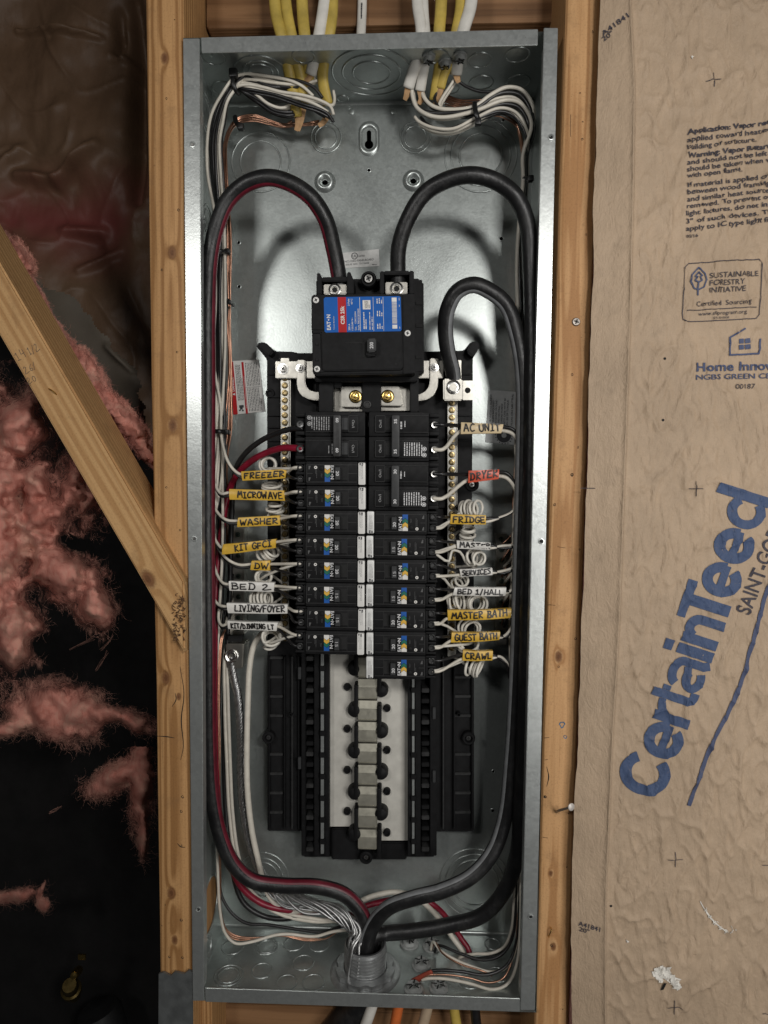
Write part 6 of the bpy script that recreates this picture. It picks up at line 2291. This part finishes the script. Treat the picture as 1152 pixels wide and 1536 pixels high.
wire('insulated_wire', pts, RW, 'wire_w', 'thin white wire looping low across the lower left of the floor', 'wire')
pts = UU([(330, 1000, .085), (328, 1150, .085), (328, 1300, .085), (333, 1345, .08), (350, 1372, .076), (371, 1385, .074), (401, 1387, .074), (446, 1394, .076), (484, 1398, .076), (512, 1390, .07), (532, 1392, .062)]) + [CT(-.012, .004), CB_(-.01, .004)]
wire('insulated_wire', pts, .0018, 'wire_k', 'thin black wire curving low across the lower left of the floor', 'wire')

for i in range(2):
    pts = UU([(350, 935 - 12 * i, .1), (338 + 3 * i, 975, .09), (337 + 5 * i, 1050, .084), (340 + 5 * i, 1140, .082), (344 + 5 * i, 1220, .082), (354 + 4 * i, 1285, .082), (378, 1338 + 3 * i, .082), (420, 1366 + 5 * i, .082), (470, 1378 + 4 * i, .078), (515, 1384, .07)]) + [CT(-.012, .006), CB_(-.010, .006)]
    wire('insulated_wire', pts, .0021, 'wire_w', 'cream wire dropping from the left ground bar, beside the twisted bare cable', 'wire', 'cream wires at the lower left')

# thick conductors of the double 60 amp breaker
pts = UU([(455, 673, .026), (440, 672, .030), (424, 672, .036), (400, 679, .045), (375, 693, .056), (354, 714, .066), (341, 745, .072), (332, 800, .072), (324, 880, .066), (322, 980, .060), (322, 1080, .058), (324, 1160, .058), (331, 1235, .06), (343, 1290, .064), (362, 1330, .070), (395, 1356, .076), (440, 1366, .08), (490, 1366, .08), (530, 1376, .072)]) + [CT(-.006, .010), CB_(-.006, .01)]
wire('thick_wire', pts, .0036, 'red', 'thick crimson wire from the 60 amp breaker down the left side', 'wire', n=12)
pts = UU([(455, 642.5, .026), (440, 643, .030), (420, 648, .036), (395, 659, .046), (372, 676, .056), (356, 698, .066), (350, 730, .074), (347, 790, .082), (345, 870, .088), (341, 960, .09), (336, 1080, .088), (338, 1200, .085), (346, 1290, .08), (364, 1352, .08), (395, 1374, .082), (430, 1378, .082), (470, 1366, .082), (520, 1372, .07)]) + [CT(-.010, .008), CB_(-.008, .008)]
wire('thick_wire', pts, .0030, 'wire_k', 'thick black wire from the 60 amp breaker curving down the left side', 'wire', n=12)
pts = UU([(424, 935, .078), (412, 940, .078), (394, 950, .080), (381, 968, .080), (374.5, 1000, .078), (372, 1050, .074), (370.5, 1110, .072), (371, 1180, .072), (377, 1240, .074), (386, 1285, .078), (396, 1325, .080), (410, 1352, .080), (432, 1366, .08), (462, 1364, .078), (500, 1364, .074), (532, 1382, .066)]) + [CT(-.002, .012), CB_(-.002, .01)]
wire('thick_wire', pts, .0034, 'wire_w', 'thick cream wire dropping from the left neutral bar to the conduit', 'wire', n=12)

# twisted bare conductor
def twisted(name, pts, R, rs, ns_, turns, mat, label, loose=0.):
    P = spline(UU(pts), 10)
    fr = frames(P)
    o = thing(name, P[0], label, 'bare cable')
    N_ = len(P)
    for k_ in range(ns_):
        Q = []
        for i, (p, (a, b)) in enumerate(zip(P, fr)):
            t_ = 2 * PI * (turns * i / N_ + k_ / ns_)
            m_ = 1 + loose * mn.noise((i * .05, k_ * 7.3, 1.))
            Q.append(p + (a * math.cos(t_ + loose * mn.noise((i * .04, k_ * 3.1, 5.))) + b * math.sin(t_)) * R * m_)
        mb = MB(); mb.tube(Q, rs, 6, 1, smooth=False)
        mk('strand', mb, M[mat], o, smooth=2)
    return o


twisted('ground_cable', [(347, 985, .086), (350, 1012, .086), (357, 1045, .088), (361, 1110, .088), (362, 1180, .088), (368, 1235, .088), (380, 1282, .088), (396, 1316, .084), (425, 1340, .072), (465, 1352, .064), (505, 1368, .058), (534, 1392, .052), CT(-.010, -.006), CB_(-.008, 0)], .0036, .0019, 7, 26, 'bare', 'twisted bare silver ground cable dropping from the left ground lug')
twisted('ground_cable', [(404, 1322, .086), (425, 1343, .070), (455, 1354, .060), (490, 1362, .054), (515, 1376, .050), (535, 1398, .046), CT(-.010, -.012), CB_(-.008, -.010)], .0062, .00145, 13, 1.3, 'bare', 'loose fan of bare silver strands entering the conduit', 1.1)
# ground bars
def ground_bar(x0, x1, ya, yb, d, lab, lug):
    c = U((x0 + x1) / 2, yb, d)
    o = thing('ground_bar', c, lab, 'ground bar')
    slab('bar', R4(x0, ya, x1, yb), d, PD - .0005, M['tin'], o, .0006)
    y = ya + 9
    k_ = 0
    while y < yb - 4:
        phillips('bar_screw', U((x0 + x1) / 2 + rnd.uniform(-.6, .6), y, d - .0005), .0030, o, M['green_screw'], h=.5)
        y += 15.6
        k_ += 1
    if lug:
        slab('lug', [(338, 966), (366, 966), (364, 1003), (340, 1003)], .082, .108, M['tin'], o, .0012)
        cc = U(347.5, 984, .0815)
        mb = MB(); mb.lathe(cc, (0, -1, 0), [(.0080, 0), (.0080, .0008), (.007, .0012), (.0052, .0002), (.0048, .0008), (.0030, .0008), (.0028, -.002), (0, -.002)], 24)
        mk('lug_screw', mb, M['screw'], o, smooth=True)
        slab('lug_slot', [(341, 954), (365, 953), (362, 963), (343, 963)], .0818, .088, M['hole'], o, 0)


M['green_screw'] = plain('green_steel_screw', (.10, .14, .115), .34, .8, var=.3, vs=300)
ground_bar(349, 366, 793, 953, .100, 'left ground bar with dark green screws behind the tape flags', True)
ground_bar(744.5, 760, 800, 968, .104, 'right ground bar with dark green screws near the right wall', False)

# ---- bundle at the right
rw = [[(617.7, 134, 0.060), (619, 146, 0.060), (625.5, 161.5, 0.058), (643.7, 173, 0.054), (667, 176, 0.052), (711, 167, 0.049), (758, 150, 0.048), (782, 156, 0.049), (797, 186, 0.051)],
      [(631, 132, 0.065), (636, 146, 0.062), (647, 158, 0.059), (667, 164, 0.055), (711, 160, 0.051), (735, 143, 0.049), (760, 131, 0.049), (784, 136, 0.051), (799, 162, 0.053)],
      [(622, 175, 0.066), (628, 182, 0.064), (648, 191, 0.058), (680, 193, 0.053), (715, 176, 0.050), (750, 162, 0.049), (774, 169, 0.050), (790, 195, 0.052)],
      [(685, 112, 0.057), (676, 128, 0.059), (664, 146, 0.061), (659, 158, 0.061), (672, 168, 0.056), (711, 163, 0.052), (745, 148, 0.051), (772, 147, 0.052), (793, 172, 0.053)],
      [(629, 186, 0.067), (650, 196, 0.062), (680, 197, 0.058), (715, 181, 0.053), (748, 166, 0.052), (775, 176, 0.053), (791, 202, 0.054)]]
rk = [[(616, 140, 0.062), (623, 158, 0.061), (640, 168, 0.058), (667, 170, 0.054), (711, 164, 0.051), (750, 140, 0.050), (780, 143, 0.051), (797, 172, 0.053)],
      [(632, 138, 0.066), (640, 154, 0.063), (660, 166, 0.058), (711, 169, 0.053), (755, 156, 0.051), (780, 163, 0.052), (794, 192, 0.053)],
      [(631, 176, 0.067), (640, 186, 0.063), (665, 195, 0.058), (711, 180, 0.052), (750, 167, 0.051), (773, 176, 0.053), (789, 205, 0.054)],
      [(660, 132, 0.062), (652, 148, 0.062), (666, 168, 0.058), (711, 172, 0.053), (752, 148, 0.052), (785, 156, 0.053), (799, 190, 0.055)],
      [(688, 122, 0.057), (700, 130, 0.058), (725, 138, 0.056), (758, 136, 0.054), (785, 146, 0.054), (800, 178, 0.055)]]


def right_trunk(s_, dd, yend):
    ys = [(232, 793), (270, 793), (330, 787), (400, 785), (480, 786), (560, 787), (620, 786), (680, 784), (740, 781), (800, 778), (860, 775), (920, 772)]
    out = []
    for y, x in ys:
        if y > yend: break
        ddy = dd + .012 * min(1, (y - 232) / 200)
        out.append((x + 8 * (s_ - .5) + rnd.uniform(-1.2, 1.2) - 5, y, ddy))
    return out


RL_ = {'AC UNIT': (690, [(783, 690), (779, 664), (769, 648)], 0), 'DRYER': (760, [(779, 748), (771, 727), (760, 714)], 2), 'FRIDGE': (690, [(777, 752), (768, 768), (748, 777)], 4), 'MASTER': (760, [(776, 800), (772, 816), (752, 819)], 5),
       'SERVICES': (780, [(774, 832), (769, 851), (752, 857)], 6), 'BED 1/HALL': (830, [(773, 862), (772, 878), (766, 886)], 7), 'MASTER BATH': (850, [(775, 880), (775, 905), (770, 918)], 8), 'GUEST BATH': (880, [(771, 925), (768, 940), (758, 953)], 9), 'CRAWL': (930, [(766, 1015), (760, 994), (750, 985)], 10)}
for i, (name, (q, mat, d)) in enumerate(RF_.items()):
    flag(name, q, mat, d)
    yend, leave, row = RL_[name]
    for col, t_, up in (('w', .70, -1), ('k', .30, 1)):
        hd = (rw if col == 'w' else rk)[i % 5]
        j = i // 5
        hd = [(x + 2.5 * j, y + 2.5 * j, dd_ + .006 * j) for x, y, dd_ in hd]
        s_ = (i * .41 + (.0 if col == 'w' else .5)) % 1
        dd = .058 + .02 * ((i * .37 + (.5 if col == 'k' else 0)) % 1)
        off_ = 3.2 if col == 'k' and name != 'FRIDGE' else 0
        if name in ('AC UNIT', 'DRYER'): off_ = -4 if col == 'k' else 3
        lv = [(x + (0 if k_ else -1), y + off_, max(d + .0085, d + .018 * (1 - k_ / 2.2))) for k_, (x, y) in enumerate(leave)]
        ins = list(reversed(tofs(1, q, d, t_)))
        if name in ('AC UNIT', 'DRYER'):
            te = Vector((CX + .0715, FY + .006, ROW(row + (0 if col == 'k' else 1))))
        else:
            te = term(1, row, up)
        ins = [(a_, b_, c_ + (.0050 if name in ('AC UNIT', 'DRYER') else .0012)) for a_, b_, c_ in ins]
        P = UU(hd + right_trunk(s_, dd, yend) + lv + ins) + [te + Vector((.007, -.001, 0)), te + Vector((-.003, 0, 0))]
        cn = 'white' if col == 'w' else 'black'
        wire('insulated_wire', P, RW * (1.25 if name in ('AC UNIT', 'DRYER') else 1), 'wire_' + col, '%s wire of the right bundle that runs through the %s flag' % (cn, name), 'wire', 'wires of the right bundle', sub=5)
for i in range(6):
    s_ = i / 5
    dd = .084 + rnd.uniform(-.004, .004)
    pts = [(664 + 4 * s_, 140 + 4 * i, .085), (690, 150 + 3 * i, .08), (718, 150 + 4.5 * i, .066), (750, 150 + 5 * i, .064), (768 + 3 * s_, 166 + 4 * i, .07), (778 + 3 * s_, 200, dd - .01), (784 + 2 * s_, 240, dd), (788 + 3 * s_, 275, dd), (784 - 6 * s_, 340, .094), (779 - 5 * s_ + rnd.uniform(-2, 2), 440, .1), (780 - 5 * s_, 560, .1), (778 - 5 * s_, 680, .1), (772 - 3 * s_, 760, .1), (768, 800 + 14 * i, .1), (752, 818 + 24 * i, .102)]
    wire('bare_copper_wire', pts, .0010, 'copper', 'bare copper ground wire of the right bundle, dropping along the right wall', 'wire', 'bare copper wires of the right bundle', n=6, sub=5)

for i in range(8):
    col = 'wk'[i % 2]
    s_ = (i * .31 + .2) % 1
    hd = [(x + 2, y + 3, d_ + .010) for x, y, d_ in (rw if col == 'w' else rk)[(i * 2 + 1) % 5]]
    pts = hd + right_trunk(s_, .062 + .014 * ((i * .47) % 1), 760) + [(778 - 4 * s_, 800, .085), (772, 830 + 10 * i, .094), (756, 850 + 13 * i, .1)]
    wire('insulated_wire', pts, RW, 'wire_' + col, '%s wire deep in the right bundle, ending at the right ground bar' % ('white' if col == 'w' else 'black'), 'wire', 'hidden %s wires of the right bundle' % ('white' if col == 'w' else 'black'), sub=5)

# ---- curled white pigtails between breakers and neutral bars
def coil(label, c, R, axis, turns, pitch, start=None, end=None, a0=0., squash=1.):
    C = U(*c)
    px_ = pxm(c[2])
    ax = Vector(axis).normalized()
    e1 = ax.orthogonal().normalized()
    e2 = ax.cross(e1)
    n_ = int(turns * 14)
    P = []
    R_ = R * px_ * .87
    sd = rnd.uniform(0, 50)
    for i in range(n_ + 1):
        f_ = i / 14.
        t_ = 2 * PI * turns * i / n_ + a0
        rr = R_ * (1 + .34 * mn.noise((f_ * .8, sd, 1.)) + .10 * mn.noise((f_ * 3, sd, 4.)))
        off_ = Vector((mn.noise((f_ * .9, sd, 7.)), mn.noise((f_ * .9, sd, 11.)) * .6, mn.noise((f_ * .9, sd, 17.)))) * R_ * .42
        P.append(C + off_ + (e1 * math.cos(t_) + e2 * math.sin(t_) * squash) * rr + ax * ((i / n_ - .5) * pitch * turns * (1 + .5 * mn.noise((f_ * .7, sd, 23.)))))
    P = (UU(start) if start else []) + P + (UU(end) if end else [])
    mb = MB(); mb.tube(P, .0015, 8, 3)
    return mk('pigtail_wire', mb, M['pigtail'], None, smooth=2, label=label, cat='wire', group='curled white pigtails')


TL = lambda row: [term(-1, row, 1) + Vector((.004, 0, 0)), term(-1, row, 1) + Vector((-.006, 0, -.001))]
TR = lambda row: [term(1, row, -1) + Vector((-.004, 0, 0)), term(1, row, -1) + Vector((.006, 0, .001))]
coil('white pigtail coiled facing out above the FREEZER flag', (402, 696, .058), 12, (.15, -1, .12), 4.2, .0032, TL(2), [(418, 705, .076), (428, 700, .082)])
coil('white pigtail coiled flat between the FREEZER and MICROWAVE flags', (407, 736, .058), 16, (.1, -.42, 1), 5, .0036, TL(3), [(422, 745, .078), (428, 742, .082)], squash=.8)
coil('white pigtail coiled between the MICROWAVE and WASHER flags', (413, 765, .062), 13, (.15, -.35, 1), 4, .0036, TL(4), [(424, 770, .082)], squash=.9)
coil('white pigtail coiled behind the KIT GFCI flag', (401, 829, .06), 16, (.75, -.35, .7), 5, .0038, TL(5), [(424, 832, .082)], squash=.8)
coil('white pigtail coiled facing out under the DW flag', (396, 865, .056), 13, (.15, -1, -.1), 3.6, .0034, TL(6), [(420, 872, .08), (428, 880, .082)])
coil('white pigtail slanting between the BED 2 and LIVING/FOYER flags', (391, 899, .058), 17, (.85, -.5, .35), 5.5, .0042, TL(7), [(424, 895, .08), (428, 890, .082)], squash=.75)
coil('white pigtail coiled facing out under the KIT/DINNING LT flag', (407, 957, .056), 14.5, (.12, -1, .45), 5, .0036, TL(9), [(424, 948, .08), (428, 945, .082)])
coil('white pigtail coiled facing out above the FRIDGE flag', (706, 764, .058), 14, (.72, -.7, .1), 5.5, .0040, TR(4), [(686, 768, .08), (678, 762, .082)])
coil('white pigtail coiled flat between the FRIDGE and MASTER flags', (701, 799, .062), 11, (.1, -.35, 1), 4.5, .0036, TR(5), [(684, 800, .08), (678, 806, .082)])
coil('white pigtail coiled facing out under the MASTER flag', (713, 838, .058), 13, (.45, -.9, .1), 4, .0036, [term(1, 5, -1), (673, 842, .04), (678, 826, .044), (690, 828, .05)], [(686, 850, .08), (678, 852, .082)])
coil('white pigtail loop just above the BED 1/HALL flag', (690, 874, .058), 12, (.2, -.8, .5), 2.5, .0034, TR(6), [(680, 880, .082)])
coil('white pigtail slanting under the left end of the BED 1/HALL flag', (684, 903, .056), 15, (.9, -.45, .35), 4, .0042, TR(7), [(678, 905, .082)], squash=.8)
coil('white pigtail coiled facing out under the right end of the BED 1/HALL flag', (715, 905, .060), 14.5, (.30, -1, .05), 4, .0034, [(690, 915, .06)], [(690, 912, .08), (678, 918, .082)])
coil('white pigtail ring between the MASTER BATH and GUEST BATH flags', (705, 944, .06), 15.5, (.1, -1, -.1), 3, .0030, TR(8), [(686, 948, .08), (678, 946, .082)])
coil('white pigtail loop hanging under the GUEST BATH flag', (700, 966, .056), 17, (.15, -.55, .8), 2.5, .0030, TR(9), [(680, 972, .082)])
coil('white pigtail loops dangling under the CRAWL flag', (712, 1000, .056), 16, (.9, -.45, -.25), 4.5, .0036, TR(10), [(690, 990, .08), (678, 985, .082)], squash=.75)

# ---- cable ties
def tie(pts, w, label, head, hs=3.4):
    P = UU(pts)
    o = thing('cable_tie', P[0], label, 'cable tie')
    mb = MB()
    mb.tube(P, w, 8, 5, flat=.45)
    mk('strap', mb, M['tie'], o, smooth=2)
    c = U(*head)
    r = hs * pxm(head[2])
    mb = MB(); mb.box(c.x - r, c.x + r, c.y - .003, c.y + .003, c.z - r, c.z + r, .0008)
    mk('head', mb, M['tie'], o, smooth=True)


tie([(352, 104, .052), (349, 116, .043), (350, 126, .042), (354, 136, .045), (359, 142, .056)], .0022, 'black cable tie with bulky head round the upper left bend of the bundle', (350, 110, .042), 6)
tie([(352, 174, .084), (354, 182, .076), (358, 188, .074), (364, 194, .08)], .0026, 'black cable tie round the copper wires at the upper left', (361, 190, .074), 4.5)
tie([(322, 375, .050), (331, 376, .046), (341, 377, .060), (345, 378, .078)], .0018, 'black cable tie round the left bundle beside the feeder arch', (341, 377, .056), 3.6)
tie([(340, 448, .066), (346, 455, .066), (351, 459, .078)], .0016, 'small black cable tie round copper wires beside the left feeder', (344, 453, .062), 3)
tie([(319, 647, .048), (329, 647, .046), (340, 648, .056), (345, 649, .078)], .0024, 'black cable tie round the left bundle below the danger sticker', (340, 648, .052), 3.6)
tie([(712, 154, .05), (713, 165, .043), (716, 176, .043), (719, 186, .05)], .0026, 'black cable tie round the upper right bend of the bundle', (717, 183, .044), 4.5)
tie([(786, 266, .05), (793, 267, .042), (800, 268, .044)], .0022, 'black cable tie at the bend of the right bundle beside the feeder', (796, 268, .042), 4)
tie([(776, 560, .07), (782, 560, .05), (788, 561, .056)], .0020, 'small black cable tie round the right bundle above the grey sticker', (779, 560, .052), 3.4)

# ---- wires rising from the floor at the lower right
pts = UU([(540, 1352, .07), (560, 1344, .072), (590, 1338, .078), (620, 1344, .084), (644, 1362, .088), (662, 1382, .09), (680, 1408, .09), (694, 1428, .085), (700, 1455, .08)])
wire('thick_wire', pts, .0030, 'wire_w', 'cream wire passing behind both black cables to the floor at lower right', 'wire', n=10)
pts = UU([(540, 1362, .076), (566, 1354, .08), (598, 1348, .086), (628, 1348, .09), (654, 1360, .092), (674, 1382, .094), (692, 1408, .092), (703, 1425, .086), (705, 1450, .08)])
wire('thick_wire', pts, .0032, 'red', 'crimson wire passing behind both black cables to the floor at lower right', 'wire', n=10)
RB = [([(646, 1425, .08), (650, 1413, .075), (661, 1426, .064), (681, 1438.6, .054), (711, 1451, .046), (739, 1458, .044), (760, 1450, .046), (772, 1428, .05), (777, 1391, .056), (778, 1340, .062), (780, 1240, .066)], 'wire_w', 'white wire bowing from the left clamp up to the right side, lower right'),
      ([(690, 1448, .074), (689, 1437, .07), (711, 1431, .064), (736, 1430, .06), (756, 1420, .06), (767, 1395, .062), (771, 1350, .066), (774, 1260, .07)], 'wire_w', 'white wire curling up beside the crimson wire, lower right'),
      ([(633, 1470, .036), (640, 1468, .034), (666, 1468, .032), (704, 1475, .030), (740, 1484, .030), (762, 1475, .034), (775, 1446, .04), (780, 1400, .048), (781, 1300, .056)], 'wire_w', 'white wire leaving the red tape near the front edge'),
      ([(636, 1463, .038), (650, 1456, .036), (690, 1457, .036), (730, 1462, .038), (760, 1448, .044), (774, 1415, .052), (779, 1350, .06), (781, 1280, .066)], 'wire_k', 'black wire leaving the red tape near the front edge'),
      ([(652, 1428, .08), (657, 1418, .074), (690, 1430, .062), (725, 1440, .054), (752, 1432, .054), (768, 1408, .058), (774, 1360, .064), (777, 1280, .07)], 'wire_k', 'black wire bowing beside the white one at lower right'),
      ([(700, 1450, .08), (706, 1440, .076), (730, 1436, .07), (752, 1428, .068), (766, 1402, .068), (772, 1340, .07), (776, 1250, .074)], 'wire_k', 'black wire curling up behind the others at lower right')]
for p_, m_, l_ in RB:
    wire('insulated_wire', p_, RW, m_, l_, 'wire', 'wires at the lower right')
wire('bare_copper_wire', [(648, 1424, .08), (653, 1414, .073), (664, 1430, .06), (690, 1446, .048), (725, 1457, .042), (738, 1464, .042)], .0010, 'copper', 'bare copper wire along the bowing white wire at lower right', 'wire', n=6)
wire('bare_copper_wire', [(630, 1470, .037), (642, 1463, .034), (670, 1462, .033), (705, 1467, .033), (733, 1474, .034), (756, 1466, .04), (771, 1430, .05), (777, 1370, .058)], .0010, 'copper', 'bare copper wire leaving the red tape near the front edge', 'wire', n=6)
P = UU([(605, 1486, .045), (614, 1477, .042), (628, 1468, .038), (642, 1460, .035), (648, 1457, .034)])
mb = MB(); mb.tube(P, lambda t: .0050 * (1 - .55 * t), 10, 6, flat=.6)
mk('cable_sheath', mb, plain('dull_red_sheath', (.26, .045, .025), .55, var=.25, vs=120), None, smooth=2, label='dull red cable sheath end rising from the floor near the front edge', cat='cable')
# ---- cables leaving under the enclosure
for pts, r, m_, l_ in [([(549, 1478, .066), (543, 1500, .068), (528, 1522, .07), (505, 1550, .072), (480, 1580, .075)], .019, 'cable', 'dark conduit pipe below the enclosure'), ([(562, 1495, .05), (556, 1516, .05), (540, 1560, .05)], .0062, 'nm_w', 'white cable leaving under the enclosure'),
                       ([(600, 1495, .055), (596, 1518, .055), (588, 1560, .055)], .0060, 'nm_o', 'orange cable leaving under the enclosure'), ([(644, 1495, .055), (639, 1520, .055), (626, 1565, .055)], .0062, 'tan', 'tan cable leaving under the enclosure'),
                       ([(679, 1495, .055), (682, 1520, .055), (690, 1565, .055)], .0056, 'nm_y', 'yellow cable leaving under the enclosure'), ([(711, 1495, .055), (713, 1520, .055), (718, 1565, .055)], .0056, 'wire_k', 'black cable leaving under the enclosure, furthest right')]:
    if m_ == 'tan': M['tan'] = plain('tan_cable_sheath', (.42, .32, .22), .5, var=.15)
    wire('cable_below', pts, r, m_, l_, 'cable', n=12)
bpy.context.view_layer.update()
